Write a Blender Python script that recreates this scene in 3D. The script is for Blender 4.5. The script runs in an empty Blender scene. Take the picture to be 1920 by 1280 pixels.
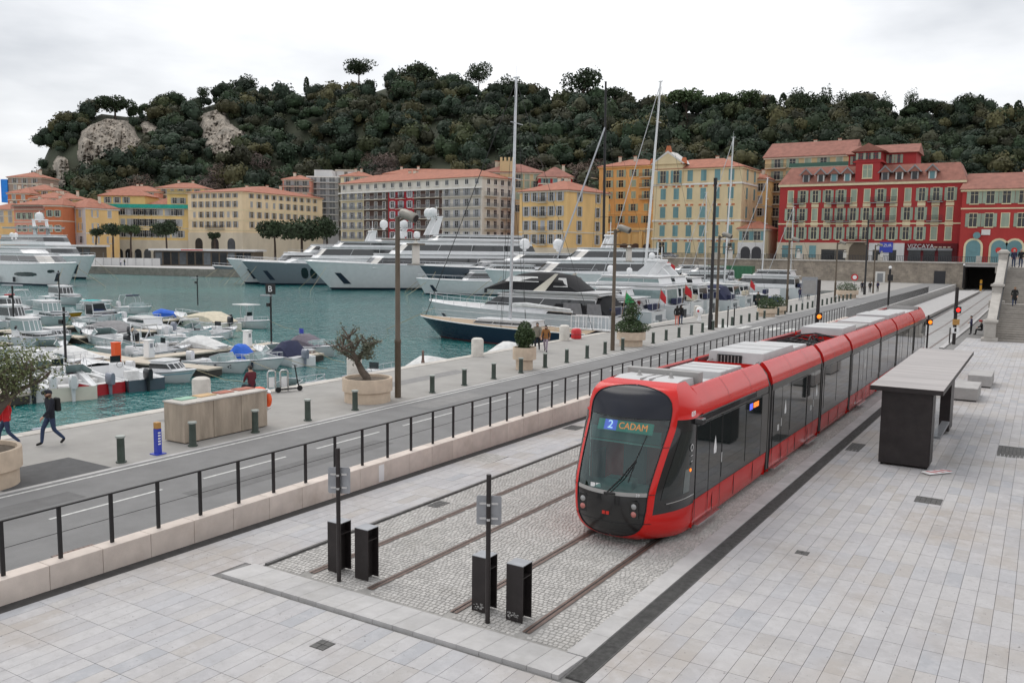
import bpy, bmesh, math, random
import numpy as np
from mathutils import Vector, Matrix
from math import sin, cos, pi, radians, sqrt, atan2, hypot
random.seed(7); rng = np.random.default_rng(7)
scene = bpy.context.scene
COL = scene.collection
# ------------------------------------------------------------------ camera
YAW, PITCH, ROLL, FPX, CZ = radians(-31.49), radians(-6.11), radians(0.70), 1625.0, 6.3
_F = np.array([sin(YAW)*cos(PITCH), cos(YAW)*cos(PITCH), sin(PITCH)])
_R = np.array([cos(YAW), -sin(YAW), 0.0]); _U = np.cross(_R, _F)
_r = cos(ROLL)*_R + sin(ROLL)*_U; _u = -sin(ROLL)*_R + cos(ROLL)*_U
cd = bpy.data.cameras.new('camera'); cam = bpy.data.objects.new('camera', cd); COL.objects.link(cam)
cd.sensor_width = 36.0; cd.lens = FPX/1920*36; cd.clip_start = 0.1; cd.clip_end = 6000
cam.matrix_world = Matrix(((_r[0], _u[0], -_F[0], 0), (_r[1], _u[1], -_F[1], 0), (_r[2], _u[2], -_F[2], CZ), (0, 0, 0, 1)))
scene.camera = cam
scene.render.resolution_x = 1024; scene.render.resolution_y = 682
# ------------------------------------------------------------------ sky, sun, exposure
SUN_EL, SUN_AZ = 54.0, 292.0          # degrees; azimuth clockwise from +Y
world = bpy.data.worlds.new('World'); scene.world = world; world.use_nodes = True
wn = world.node_tree; wn.nodes.clear()
def _n(nt, t, **k):
    n = nt.nodes.new(t)
    for a, b in k.items(): setattr(n, a, b)
    return n
wo = _n(wn, 'ShaderNodeOutputWorld'); bg = _n(wn, 'ShaderNodeBackground')
sky = _n(wn, 'ShaderNodeTexSky', sky_type='NISHITA', sun_disc=False)
sky.sun_elevation = radians(SUN_EL); sky.sun_rotation = radians(SUN_AZ); sky.air_density = 1.2; sky.dust_density = 2.0
tc = _n(wn, 'ShaderNodeTexCoord'); mp = _n(wn, 'ShaderNodeMapping'); mp.inputs['Scale'].default_value = (1.0, 1.0, 3.2)
mp.inputs['Location'].default_value = (2.3, 0.4, 0.9)
nz = _n(wn, 'ShaderNodeTexNoise'); nz.inputs['Scale'].default_value = 1.9; nz.inputs['Detail'].default_value = 6; nz.inputs['Roughness'].default_value = 0.52
rp = _n(wn, 'ShaderNodeValToRGB'); rp.color_ramp.elements[0].position = 0.34; rp.color_ramp.elements[1].position = 0.57
rp.color_ramp.elements[0].color = (0.58, 0.60, 0.635, 1); rp.color_ramp.elements[1].color = (1.0, 1.005, 1.02, 1)
mul = _n(wn, 'ShaderNodeMixRGB', blend_type='MULTIPLY'); mul.inputs['Fac'].default_value = 1; mul.inputs['Color2'].default_value = (1.1, 1.1, 1.1, 1)
sc = _n(wn, 'ShaderNodeMixRGB', blend_type='MULTIPLY'); sc.inputs['Fac'].default_value = 1; sc.inputs['Color2'].default_value = (0.1, 0.1, 0.1, 1)
mx = _n(wn, 'ShaderNodeMixRGB'); mx.inputs['Fac'].default_value = 0.9
L = wn.links.new
L(tc.outputs['Generated'], mp.inputs['Vector']); L(mp.outputs[0], nz.inputs['Vector']); L(nz.outputs['Fac'], rp.inputs['Fac'])
L(rp.outputs['Color'], mul.inputs['Color1']); L(sky.outputs[0], sc.inputs['Color1'])
L(sc.outputs[0], mx.inputs['Color1']); L(mul.outputs[0], mx.inputs['Color2']); L(mx.outputs[0], bg.inputs['Color'])
bg.inputs['Strength'].default_value = 1.0; L(bg.outputs[0], wo.inputs['Surface'])
sd = bpy.data.lights.new('sun', 'SUN'); sd.energy = 1.2; sd.angle = radians(40); sd.color = (1.0, 0.96, 0.9)
sun = bpy.data.objects.new('sun', sd); COL.objects.link(sun); sun.location = (-40, -40, 80)
_sd = Vector((sin(radians(SUN_AZ))*cos(radians(SUN_EL)), cos(radians(SUN_AZ))*cos(radians(SUN_EL)), sin(radians(SUN_EL))))
sun.rotation_euler = _sd.to_track_quat('Z', 'Y').to_euler()
vs = scene.view_settings; vs.view_transform = 'Standard'; vs.look = 'None'; vs.exposure = 0.12; vs.gamma = 1.0; vs.use_curve_mapping = False
# ------------------------------------------------------------------ survey helpers (calibrated from the photograph)
def _ray(px, py):
    a, b = px-960, -(py-640)
    return a*_r + b*_u + FPX*_F
def g(px, py, z=0.0):
    "ground point at height z"
    d = _ray(px, py); k = (z-CZ)/d[2]; return (d[0]*k, d[1]*k, z)
def at(px, py, dep):
    "point at distance dep in front of the camera"
    d = _ray(px, py)*dep/FPX; return (d[0], d[1], d[2]+CZ)
S = 0.0108
def pz(y): return -S*min(y, 100.0)          # the tram plaza falls gently away from the quay road
def pl(px, py):
    d = _ray(px, py); k = -CZ/(d[2]+S*d[1]); return (d[0]*k, d[1]*k, pz(d[1]*k))
# ------------------------------------------------------------------ mesh helpers
class MB:
    def __init__(s): s.v = []; s.f = []; s.m = []
    def add(s, vs, fs, m=0):
        o = len(s.v); s.v += [tuple(p) for p in vs]
        for q in fs: s.f.append(tuple(i+o for i in q)); s.m.append(m)
        return s
    def box(s, x0, y0, z0, x1, y1, z1, m=0):
        return s.add([(x0,y0,z0),(x1,y0,z0),(x1,y1,z0),(x0,y1,z0),(x0,y0,z1),(x1,y0,z1),(x1,y1,z1),(x0,y1,z1)],
                     [(0,3,2,1),(4,5,6,7),(0,1,5,4),(1,2,6,5),(2,3,7,6),(3,0,4,7)], m)
    def frus(s, x0, y0, x1, y1, z0, z1, ix, iy, m=0):
        return s.add([(x0,y0,z0),(x1,y0,z0),(x1,y1,z0),(x0,y1,z0),(x0+ix,y0+iy,z1),(x1-ix,y0+iy,z1),(x1-ix,y1-iy,z1),(x0+ix,y1-iy,z1)],
                     [(0,3,2,1),(4,5,6,7),(0,1,5,4),(1,2,6,5),(2,3,7,6),(3,0,4,7)], m)
    def tube(s, pts, r, n=6, caps=True, m=0):
        P = [Vector(p) for p in pts]; R = r if isinstance(r, (list, tuple)) else [r]*len(P)
        o = len(s.v); prev = None
        for i, p in enumerate(P):
            t = (P[min(i+1, len(P)-1)]-P[max(i-1, 0)])
            if t.length < 1e-9: t = Vector((0, 0, 1))
            t.normalize()
            a = t.orthogonal().normalized() if prev is None else (prev - t*prev.dot(t)).normalized()
            prev = a; b = t.cross(a)
            for k in range(n):
                w = 2*pi*k/n; q = p + (a*cos(w)+b*sin(w))*R[i]; s.v.append(tuple(q))
        for i in range(len(P)-1):
            for k in range(n):
                s.f.append((o+i*n+k, o+i*n+(k+1) % n, o+(i+1)*n+(k+1) % n, o+(i+1)*n+k)); s.m.append(m)
        if caps:
            s.f.append(tuple(o+k for k in reversed(range(n)))); s.m.append(m)
            s.f.append(tuple(o+(len(P)-1)*n+k for k in range(n))); s.m.append(m)
        return s
    def lathe(s, prof, n=16, c=(0, 0, 0), m=0):
        o = len(s.v)
        for r, z in prof:
            for k in range(n): s.v.append((c[0]+r*cos(2*pi*k/n), c[1]+r*sin(2*pi*k/n), c[2]+z))
        for i in range(len(prof)-1):
            for k in range(n):
                s.f.append((o+i*n+k, o+i*n+(k+1) % n, o+(i+1)*n+(k+1) % n, o+(i+1)*n+k)); s.m.append(m)
        s.f.append(tuple(o+k for k in reversed(range(n)))); s.m.append(m)
        s.f.append(tuple(o+(len(prof)-1)*n+k for k in range(n))); s.m.append(m)
        return s
    def ball(s, c, rx, ry=None, rz=None, n=10, m=0):
        ry = rx if ry is None else ry; rz = rx if rz is None else rz
        pr = [(max(1e-3, sin(pi*i/(n//2+2))), -cos(pi*i/(n//2+2))) for i in range(n//2+3)]
        t = MB().lathe(pr, n); return s.add([(c[0]+x*rx, c[1]+y*ry, c[2]+z*rz) for x, y, z in t.v], t.f, m)
    def prism(s, poly, a, b, axis='z', m=0):
        n = len(poly)
        def P(p, h): return {'z': (p[0], p[1], h), 'y': (p[0], h, p[1]), 'x': (h, p[0], p[1])}[axis]
        return s.add([P(p, a) for p in poly]+[P(p, b) for p in poly],
                     [tuple(reversed(range(n))), tuple(range(n, 2*n))]+[(i, (i+1) % n, n+(i+1) % n, n+i) for i in range(n)], m)
    def loft(s, secs, closed=False, caps=False, m=0):
        n = len(secs[0]); o = len(s.v)
        for sc_ in secs: s.v += [tuple(p) for p in sc_]
        for i in range(len(secs)-1):
            for k in range(n if closed else n-1):
                j = (k+1) % n; s.f.append((o+i*n+k, o+i*n+j, o+(i+1)*n+j, o+(i+1)*n+k)); s.m.append(m)
        if caps:
            s.f.append(tuple(o+k for k in reversed(range(n)))); s.m.append(m)
            s.f.append(tuple(o+(len(secs)-1)*n+k for k in range(n))); s.m.append(m)
        return s
    def xf(s, fn): s.v = [fn(*p) for p in s.v]; return s
    def mesh(s, name, mats, smooth=None):
        me = bpy.data.meshes.new(name); me.from_pydata(s.v, [], s.f)
        for mt in (mats if isinstance(mats, (list, tuple)) else [mats]): me.materials.append(MT[mt] if isinstance(mt, str) else mt)
        if max(s.m, default=0): me.polygons.foreach_set('material_index', s.m)
        bm = bmesh.new(); bm.from_mesh(me); bmesh.ops.recalc_face_normals(bm, faces=bm.faces); bm.to_mesh(me); bm.free()
        if smooth is not None:
            me.polygons.foreach_set('use_smooth', [True]*len(me.polygons)); me.set_sharp_from_angle(angle=radians(smooth))
        me.update(); return me
    def build(s, name, mats, parent=None, loc=(0, 0, 0), rz=0.0, smooth=None, bevel=0.0):
        return link(name, s.mesh(name, mats, smooth), parent, loc, rz, bevel)
def link(name, me, parent=None, loc=(0, 0, 0), rz=0.0, bevel=0.0):
    o = bpy.data.objects.new(name, me); COL.objects.link(o); o.location = loc; o.rotation_euler = (0, 0, rz)
    if parent is not None: o.parent = parent
    if bevel:
        b = o.modifiers.new('bevel', 'BEVEL'); b.width = bevel; b.segments = 2; b.limit_method = 'ANGLE'; b.angle_limit = radians(40)
    return o
def tag(o, label=None, cat=None, group=None, kind=None):
    if label: o['label'] = label
    if cat: o['category'] = cat
    if group: o['group'] = group
    if kind: o['kind'] = kind
    return o
def thing(name, label, cat, loc=(0, 0, 0), rz=0.0, group=None):
    o = bpy.data.objects.new(name, None); COL.objects.link(o); o.empty_display_size = 0.2
    o.location = loc; o.rotation_euler = (0, 0, rz); return tag(o, label, cat, group)
def dup(root, loc=None, rz=None, label=None, parent=None):
    c = root.copy(); COL.objects.link(c)
    if parent is not None: c.parent = parent
    if loc is not None: c.location = loc
    if rz is not None: c.rotation_euler = (0, 0, rz)
    if label: c['label'] = label
    for ch in list(root.children): dup(ch, parent=c)
    return c
_ws = bpy.data.scenes.new('workbench')                 # scratch scene for evaluating modifiers, removed at the end
def evaluated_mesh(o):
    _ws.collection.objects.link(o); vl = _ws.view_layers[0]; vl.update(); me = bpy.data.meshes.new_from_object(o.evaluated_get(vl.depsgraph)); bpy.data.objects.remove(o); return me
def text_mesh(name, body, size, mat, parent, loc, rot, extrude=0.004, align='CENTER', sx=1.0):
    cu = bpy.data.curves.new(name, 'FONT'); cu.body = body; cu.size = size; cu.extrude = extrude; cu.align_x = align; cu.align_y = 'CENTER'; cu.resolution_u = 3
    t = bpy.data.objects.new(name+'_curve', cu); me = evaluated_mesh(t); me.materials.clear(); me.materials.append(MT[mat])
    o = bpy.data.objects.new(name, me); COL.objects.link(o); o.parent = parent; o.location = loc; o.rotation_euler = rot; o.scale = (sx, 1, 1); return o
ORD = ['first', 'second', 'third', 'fourth', 'fifth', 'sixth', 'seventh', 'eighth', 'ninth', 'tenth', 'eleventh', 'twelfth', 'thirteenth', 'fourteenth', 'fifteenth', 'sixteenth', 'seventeenth', 'eighteenth', 'nineteenth', 'twentieth']
def ordw(i):
    if i < 20: return ORD[i]
    t, u = divmod(i+1, 10); tens = {2: 'twenty', 3: 'thirty', 4: 'forty', 5: 'fifty', 6: 'sixty', 7: 'seventy', 8: 'eighty'}[t]
    return {2: 'twentieth', 3: 'thirtieth', 4: 'fortieth', 5: 'fiftieth', 6: 'sixtieth', 7: 'seventieth', 8: 'eightieth'}[t] if u == 0 else tens+'-'+ORD[u-1]
# ------------------------------------------------------------------ materials
MT = {}
def mat(name, col, rough=0.6, metal=0.0, var=0.12, scale=2.0, bump=0.0, bscale=30.0, coat=0.0, orand=0.0, spec=0.5, emit=0.0, stain=0.0, stcol=(0.1, 0.09, 0.08), isl=False, sss=None, vcol=None, stretch=None):
    m = bpy.data.materials.new(name); m.use_nodes = True; nt = m.node_tree; b = nt.nodes['Principled BSDF']; Lk = nt.links.new
    b.inputs['Roughness'].default_value = rough; b.inputs['Metallic'].default_value = metal
    b.inputs['Specular IOR Level'].default_value = spec; b.inputs['Coat Weight'].default_value = coat; b.inputs['Coat Roughness'].default_value = 0.05
    ge = _n(nt, 'ShaderNodeNewGeometry'); vec = ge.outputs['Position']
    if stretch:
        mpn = _n(nt, 'ShaderNodeMapping'); mpn.inputs['Scale'].default_value = stretch; Lk(vec, mpn.inputs['Vector']); vec = mpn.outputs[0]
    n1 = _n(nt, 'ShaderNodeTexNoise'); n1.inputs['Scale'].default_value = scale; n1.inputs['Detail'].default_value = 5; n1.inputs['Roughness'].default_value = 0.6
    Lk(vec, n1.inputs['Vector'])
    mr = _n(nt, 'ShaderNodeMapRange'); mr.inputs['From Min'].default_value = 0.3; mr.inputs['From Max'].default_value = 0.7
    mr.inputs['To Min'].default_value = 1-var; mr.inputs['To Max'].default_value = 1+var; Lk(n1.outputs['Fac'], mr.inputs['Value'])
    val = mr.outputs[0]
    if orand or isl:
        mr2 = _n(nt, 'ShaderNodeMapRange'); mr2.inputs['To Min'].default_value = 1-orand; mr2.inputs['To Max'].default_value = 1+orand
        if isl: Lk(ge.outputs['Random Per Island'], mr2.inputs['Value'])
        else:
            oi = _n(nt, 'ShaderNodeObjectInfo'); Lk(oi.outputs['Random'], mr2.inputs['Value'])
        mm = _n(nt, 'ShaderNodeMath', operation='MULTIPLY'); Lk(val, mm.inputs[0]); Lk(mr2.outputs[0], mm.inputs[1]); val = mm.outputs[0]
    mu = _n(nt, 'ShaderNodeVectorMath', operation='SCALE')
    if vcol:
        at_ = _n(nt, 'ShaderNodeAttribute', attribute_name=vcol); Lk(at_.outputs['Color'], mu.inputs[0])
    else: mu.inputs[0].default_value = col
    Lk(val, mu.inputs['Scale']); out = mu.outputs[0]
    if stain:
        n2 = _n(nt, 'ShaderNodeTexNoise'); n2.inputs['Scale'].default_value = scale*0.35; n2.inputs['Detail'].default_value = 7; n2.inputs['Roughness'].default_value = 0.7; Lk(vec, n2.inputs['Vector'])
        m3 = _n(nt, 'ShaderNodeMapRange'); m3.inputs['From Min'].default_value = 0.52; m3.inputs['From Max'].default_value = 0.75; m3.inputs['To Max'].default_value = stain; Lk(n2.outputs['Fac'], m3.inputs['Value'])
        xx = _n(nt, 'ShaderNodeMixRGB'); Lk(m3.outputs[0], xx.inputs['Fac']); Lk(out, xx.inputs['Color1']); xx.inputs['Color2'].default_value = (*stcol, 1); out = xx.outputs[0]
    Lk(out, b.inputs['Base Color'])
    if bump:
        n4 = _n(nt, 'ShaderNodeTexNoise'); n4.inputs['Scale'].default_value = bscale; n4.inputs['Detail'].default_value = 4; Lk(vec, n4.inputs['Vector'])
        bp = _n(nt, 'ShaderNodeBump'); bp.inputs['Strength'].default_value = bump; bp.inputs['Distance'].default_value = 0.02; Lk(n4.outputs['Fac'], bp.inputs['Height']); Lk(bp.outputs[0], b.inputs['Normal'])
    if emit:
        b.inputs['Emission Color'].default_value = (*col, 1); b.inputs['Emission Strength'].default_value = emit
    MT[name] = m; return m
# ---- material set
mat('asphalt', (0.205, 0.203, 0.202), 0.92, var=0.10, scale=1.2, bump=0.5, bscale=220, stain=0.35, stcol=(0.145, 0.142, 0.138))
mat('asphalt_dark', (0.10, 0.10, 0.102), 0.95, var=0.15, scale=3, bump=0.5, bscale=200)
mat('quay_floor', (0.33, 0.318, 0.30), 0.9, var=0.10, scale=0.8, bump=0.35, bscale=160, stain=0.45, stcol=(0.225, 0.215, 0.2))
mat('quay_cap', (0.5, 0.47, 0.43), 0.85, var=0.14, scale=2.5, bump=0.25, bscale=60, orand=0.1, stain=0.3, stcol=(0.32, 0.3, 0.27))
mat('quay_wall', (0.26, 0.24, 0.21), 0.9, var=0.25, scale=1.5, bump=0.5, bscale=12, stain=0.6, stcol=(0.08, 0.085, 0.07))
mat('white_line', (0.55, 0.55, 0.53), 0.8, var=0.22, scale=7, stain=0.5, stcol=(0.3, 0.3, 0.3))
mat('mortar', (0.20, 0.195, 0.19), 0.95, var=0.2, scale=4)
mat('cobble_bed', (0.31, 0.30, 0.285), 0.95, var=0.2, scale=5)
mat('track_slab', (0.34, 0.335, 0.33), 0.9, var=0.14, scale=1.3, stain=0.4, stcol=(0.24, 0.235, 0.23))
mat('granite_kerb', (0.45, 0.44, 0.435), 0.8, var=0.10, scale=3, bump=0.15, bscale=120, orand=0.08, stain=0.5, stcol=(0.31, 0.295, 0.27))
mat('gutter', (0.045, 0.043, 0.042), 0.8, var=0.3, scale=6)
mat('rail_steel', (0.17, 0.115, 0.095), 0.5, metal=0.35, var=0.25, scale=6)
mat('rail_dark', (0.035, 0.025, 0.022), 0.7, var=0.3, scale=6)
mat('rail_shine', (0.42, 0.38, 0.36), 0.32, metal=0.9, var=0.15, scale=6)
mat('stone_wall', (0.61, 0.535, 0.48), 0.85, var=0.10, scale=2.5, bump=0.2, bscale=50, orand=0.07, stain=0.4, stcol=(0.36, 0.28, 0.22))
mat('black_metal', (0.022, 0.021, 0.022), 0.45, metal=0.3, var=0.2, scale=4)
mat('dark_brown_metal', (0.032, 0.027, 0.027), 0.42, metal=0.4, var=0.25, scale=3, stain=0.3, stcol=(0.055, 0.05, 0.048))
mat('grey_metal', (0.33, 0.34, 0.36), 0.45, metal=0.6, var=0.12, scale=5)
mat('cast_iron', (0.12, 0.118, 0.115), 0.75, metal=0.3, var=0.3, scale=9, bump=0.6, bscale=60)
mat('roof_zinc', (0.43, 0.40, 0.385), 0.42, metal=0.35, var=0.2, scale=1.6, stretch=(0.25, 2.2, 1))
mat('concrete', (0.42, 0.41, 0.40), 0.85, var=0.12, scale=2.2, bump=0.2, bscale=60, stain=0.3, stcol=(0.3, 0.29, 0.27))
mat('concrete_stained', (0.40, 0.335, 0.265), 0.88, var=0.24, scale=1.6, bump=0.35, bscale=40, stain=0.85, stcol=(0.16, 0.135, 0.105), stretch=(1.4, 1.4, 0.3))
mat('planter_stone', (0.58, 0.47, 0.36), 0.85, var=0.12, scale=3, bump=0.2, bscale=60, stain=0.35, stcol=(0.4, 0.3, 0.22))
mat('soil', (0.12, 0.095, 0.07), 0.95, var=0.3, scale=12, bump=0.8, bscale=30)
mat('bollard_green', (0.055, 0.075, 0.062), 0.5, var=0.2, scale=5)
mat('bollard_cap', (0.36, 0.39, 0.36), 0.5, var=0.15, scale=8)
mat('white_stone', (0.62, 0.59, 0.54), 0.8, var=0.14, scale=2.5, bump=0.2, bscale=40, stain=0.4, stcol=(0.42, 0.38, 0.33))
mat('lamp_brown', (0.115, 0.088, 0.062), 0.5, metal=0.2, var=0.12, scale=3)
mat('lamp_head', (0.27, 0.255, 0.225), 0.5, metal=0.3, var=0.12, scale=5)
mat('lantern_white', (0.62, 0.6, 0.55), 0.4, var=0.08)
mat('blue_paint', (0.03, 0.055, 0.42), 0.4, var=0.08)
mat('rust_cap', (0.45, 0.24, 0.07), 0.6, var=0.2, scale=10)
mat('orange', (0.85, 0.11, 0.02), 0.45, var=0.08)
mat('red', (0.55, 0.02, 0.025), 0.4, var=0.08)
mat('green', (0.03, 0.35, 0.11), 0.6, var=0.08)
mat('bark', (0.11, 0.088, 0.07), 0.95, var=0.3, scale=8, bump=0.8, bscale=25)
mat('light_red', (1.0, 0.02, 0.012), 0.4, var=0, emit=1.3)
mat('light_orange', (1.0, 0.2, 0.01), 0.4, var=0, emit=1.5)
mat('white_paint', (0.8, 0.8, 0.8), 0.45, var=0.05)
def slab_material(name, isl):
    m = bpy.data.materials.new(name); m.use_nodes = True; nt = m.node_tree; b = nt.nodes['Principled BSDF']; k = nt.links.new
    ge = _n(nt, 'ShaderNodeNewGeometry'); r = _n(nt, 'ShaderNodeValToRGB'); cr = r.color_ramp; cr.interpolation = 'CONSTANT'
    cols = [(0.435, 0.425, 0.43), (0.415, 0.405, 0.413), (0.455, 0.445, 0.447), (0.4, 0.393, 0.403), (0.43, 0.412, 0.402), (0.41, 0.408, 0.422), (0.445, 0.435, 0.437), (0.4, 0.378, 0.362), (0.365, 0.37, 0.39), (0.42, 0.41, 0.414), (0.45, 0.437, 0.43)]
    pos = [0, .12, .24, .36, .45, .54, .64, .76, .83, .87, .93]
    cr.elements[0].color = (*cols[0], 1); cr.elements[1].position = pos[1]; cr.elements[1].color = (*cols[1], 1)
    for c, p in list(zip(cols, pos))[2:]:
        e = cr.elements.new(p); e.color = (*c, 1)
    if isl: k(ge.outputs['Random Per Island'], r.inputs[0])
    else:
        oi = _n(nt, 'ShaderNodeObjectInfo'); k(oi.outputs['Random'], r.inputs[0])
    def noise(s, d, ro): 
        n = _n(nt, 'ShaderNodeTexNoise'); n.inputs['Scale'].default_value = s; n.inputs['Detail'].default_value = d; n.inputs['Roughness'].default_value = ro; k(ge.outputs['Position'], n.inputs['Vector']); return n.outputs['Fac']
    def mr(v, a, b_, c, d):
        n = _n(nt, 'ShaderNodeMapRange'); n.inputs[1].default_value = a; n.inputs[2].default_value = b_; n.inputs[3].default_value = c; n.inputs[4].default_value = d; k(v, n.inputs[0]); return n.outputs[0]
    def mix(f, c1, c2):
        n = _n(nt, 'ShaderNodeMixRGB'); k(f, n.inputs[0]); k(c1, n.inputs[1]); n.inputs[2].default_value = (*c2, 1); return n.outputs[0]
    c = mix(mr(noise(0.30, 4, 0.5), 0.50, 0.66, 0, 0.6), r.outputs[0], (0.36, 0.315, 0.275))
    c = mix(mr(noise(0.8, 6, 0.65), 0.50, 0.72, 0, 0.5), c, (0.33, 0.325, 0.335))
    c = mix(mr(noise(2.6, 7, 0.72), 0.48, 0.72, 0, 0.6), c, (0.53, 0.52, 0.525))
    c = mix(mr(noise(5.0, 7, 0.75), 0.52, 0.72, 0, 0.5), c, (0.29, 0.28, 0.275))
    c = mix(mr(noise(38, 4, 0.7), 0.58, 0.72, 0, 0.35), c, (0.25, 0.245, 0.24))
    c = mix(mr(noise(13, 3, 0.6), 0.69, 0.715, 0, 0.8), c, (0.12, 0.115, 0.11))
    k(c, b.inputs['Base Color']); b.inputs['Roughness'].default_value = 0.75
    bp = _n(nt, 'ShaderNodeBump'); bp.inputs['Strength'].default_value = 0.2; bp.inputs['Distance'].default_value = 0.01; k(noise(90, 4, 0.6), bp.inputs['Height']); k(bp.outputs[0], b.inputs['Normal'])
    MT[name] = m
slab_material('slab', False); slab_material('slab_stuff', True)
mat('cobble', (0.46, 0.445, 0.425), 0.85, var=0.10, scale=2.0, isl=True, orand=0.13, bump=0.3, bscale=60, stain=0.4, stcol=(0.32, 0.30, 0.265))
def water_material():
    m = bpy.data.materials.new('water'); m.use_nodes = True; nt = m.node_tree; b = nt.nodes['Principled BSDF']; k = nt.links.new
    ge = _n(nt, 'ShaderNodeNewGeometry')
    n0 = _n(nt, 'ShaderNodeTexNoise'); n0.inputs['Scale'].default_value = 0.035; n0.inputs['Detail'].default_value = 4; k(ge.outputs['Position'], n0.inputs['Vector'])
    r = _n(nt, 'ShaderNodeValToRGB'); r.color_ramp.elements[0].position = 0.35; r.color_ramp.elements[1].position = 0.65
    r.color_ramp.elements[0].color = (0.001, 0.088, 0.092, 1); r.color_ramp.elements[1].color = (0.004, 0.15, 0.145, 1); k(n0.outputs['Fac'], r.inputs[0]); k(r.outputs[0], b.inputs['Base Color'])
    b.inputs['Roughness'].default_value = 0.06; b.inputs['IOR'].default_value = 1.33; b.inputs['Specular IOR Level'].default_value = 0.5
    mp_ = _n(nt, 'ShaderNodeMapping'); mp_.inputs['Rotation'].default_value = (0, 0, radians(35)); mp_.inputs['Scale'].default_value = (1.0, 1.7, 1); k(ge.outputs['Position'], mp_.inputs['Vector'])
    n1 = _n(nt, 'ShaderNodeTexNoise'); n1.inputs['Scale'].default_value = 0.9; n1.inputs['Detail'].default_value = 3; n1.inputs['Roughness'].default_value = 0.55; n1.inputs['Distortion'].default_value = 0.4; k(mp_.outputs[0], n1.inputs['Vector'])
    n2 = _n(nt, 'ShaderNodeTexNoise'); n2.inputs['Scale'].default_value = 3.2; n2.inputs['Detail'].default_value = 2; k(mp_.outputs[0], n2.inputs['Vector'])
    ad = _n(nt, 'ShaderNodeMath', operation='MULTIPLY_ADD'); ad.inputs[1].default_value = 0.28; k(n2.outputs['Fac'], ad.inputs[0]); k(n1.outputs['Fac'], ad.inputs[2])
    bp = _n(nt, 'ShaderNodeBump'); bp.inputs['Strength'].default_value = 1.0; bp.inputs['Distance'].default_value = 0.42; k(ad.outputs[0], bp.inputs['Height']); k(bp.outputs[0], b.inputs['Normal'])
    MT['water'] = m
water_material()
# ---- ground sheets
WZ = -1.3                                   # water level
WX1, WX0 = -15.35, -15.72                   # low retaining wall, plaza face and road face
QX = -28.7                                  # quay edge
def sheet(name, x0, x1, y0, y1, zf, m, ny=1, parent=None):
    b = MB(); ys = [y0+(y1-y0)*i/ny for i in range(ny+1)]
    b.loft([[(x0, y, zf(y)), (x1, y, zf(y))] for y in ys]); return b.build(name, m, parent)
plaza = sheet('plaza', WX1, 26, -14, 262, lambda y: pz(y)-0.02, 'mortar', 60); tag(plaza, kind='structure')
def boxes(name, C, HX, HY, zt, zb, inset, m, parent, tilt=True, rot=None):
    "many little blocks as one mesh: C centres (n,2), half sizes, top heights above the plaza plane"
    n = len(C); HX = np.broadcast_to(HX, n); HY = np.broadcast_to(HY, n); zt = np.broadcast_to(zt, n)
    sx = np.array([-1, 1, 1, -1]); sy = np.array([-1, -1, 1, 1])
    lx = np.concatenate([HX[:, None]*sx, (HX-inset)[:, None]*sx], 1); ly = np.concatenate([HY[:, None]*sy, (HY-inset)[:, None]*sy], 1)
    if rot is not None:
        c, s_ = np.cos(rot)[:, None], np.sin(rot)[:, None]; lx, ly = lx*c-ly*s_, lx*s_+ly*c
    X = C[:, 0:1]+lx; Y = C[:, 1:2]+ly
    Z = np.concatenate([np.full((n, 4), zb), np.repeat(zt[:, None], 4, 1)], 1)
    if tilt: Z = Z - S*np.minimum(Y, 100)
    V = np.stack([X, Y, Z], 2).reshape(-1, 3)
    q = np.array([(4, 5, 6, 7), (0, 1, 5, 4), (1, 2, 6, 5), (2, 3, 7, 6), (3, 0, 4, 7)])
    F = (q[None]+8*np.arange(n)[:, None, None]).reshape(-1, 4)
    return bigmesh(name, V, F, m, parent)
def bigmesh(name, V, F, m, parent=None, cols=None):
    me = bpy.data.meshes.new(name); nv, nf = len(V), len(F); k = F.shape[1]
    me.vertices.add(nv); me.vertices.foreach_set('co', np.ascontiguousarray(V, dtype=np.float32).ravel())
    me.loops.add(nf*k); me.loops.foreach_set('vertex_index', np.ascontiguousarray(F, dtype=np.int32).ravel())
    me.polygons.add(nf); me.polygons.foreach_set('loop_start', np.arange(0, nf*k, k, dtype=np.int32)); me.polygons.foreach_set('loop_total', np.full(nf, k, dtype=np.int32))
    me.polygons.foreach_set('use_smooth', np.zeros(nf, bool)); me.update(calc_edges=True); me.materials.append(MT[m])
    if cols is not None:
        a = me.color_attributes.new('tint', 'FLOAT_COLOR', 'POINT'); a.data.foreach_set('color', np.ascontiguousarray(cols, dtype=np.float32).ravel())
    return link(name, me, parent)
# paving slabs: 0.305 x 0.855 m planks laid along the tracks
SW, SL = 0.305, 0.855
cand = []
for i in range(-60, 50):
    xc = -12.30+SW*(i+0.5)
    for j in range(-20, 90):
        yc = 10.055+SL*(j+0.5)
        a, b_ = xc-SW/2, xc+SW/2; y0, y1 = yc-SL/2, yc+SL/2
        if b_ < -15.02 or a > 9 or y0 > 84: continue
        if y1 < 10.98: ok = True
        else:
            ok = (b_ < -13.09+0.05) or (b_ > -5.40)
            if a < -5.46 < b_: a = -5.46
            if b_ > -13.10 and a < -13.2: b_ = -13.10; ok = True
            if y0 < 10.98 < y1 and -13.4 < xc < -5.8:
                y1 = 10.96; ok = True
        if ok and y1-y0 > 0.1: cand.append((max(a, -15.02), min(b_, -13.10) if (xc < -13 and y1 > 11) else b_, y0, y1))
cand = np.array(cand); ctr = np.stack([(cand[:, 0]+cand[:, 1])/2, (cand[:, 2]+cand[:, 3])/2], 1)
d3 = np.stack([ctr[:, 0], ctr[:, 1], -CZ-S*ctr[:, 1]], 1)
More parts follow.
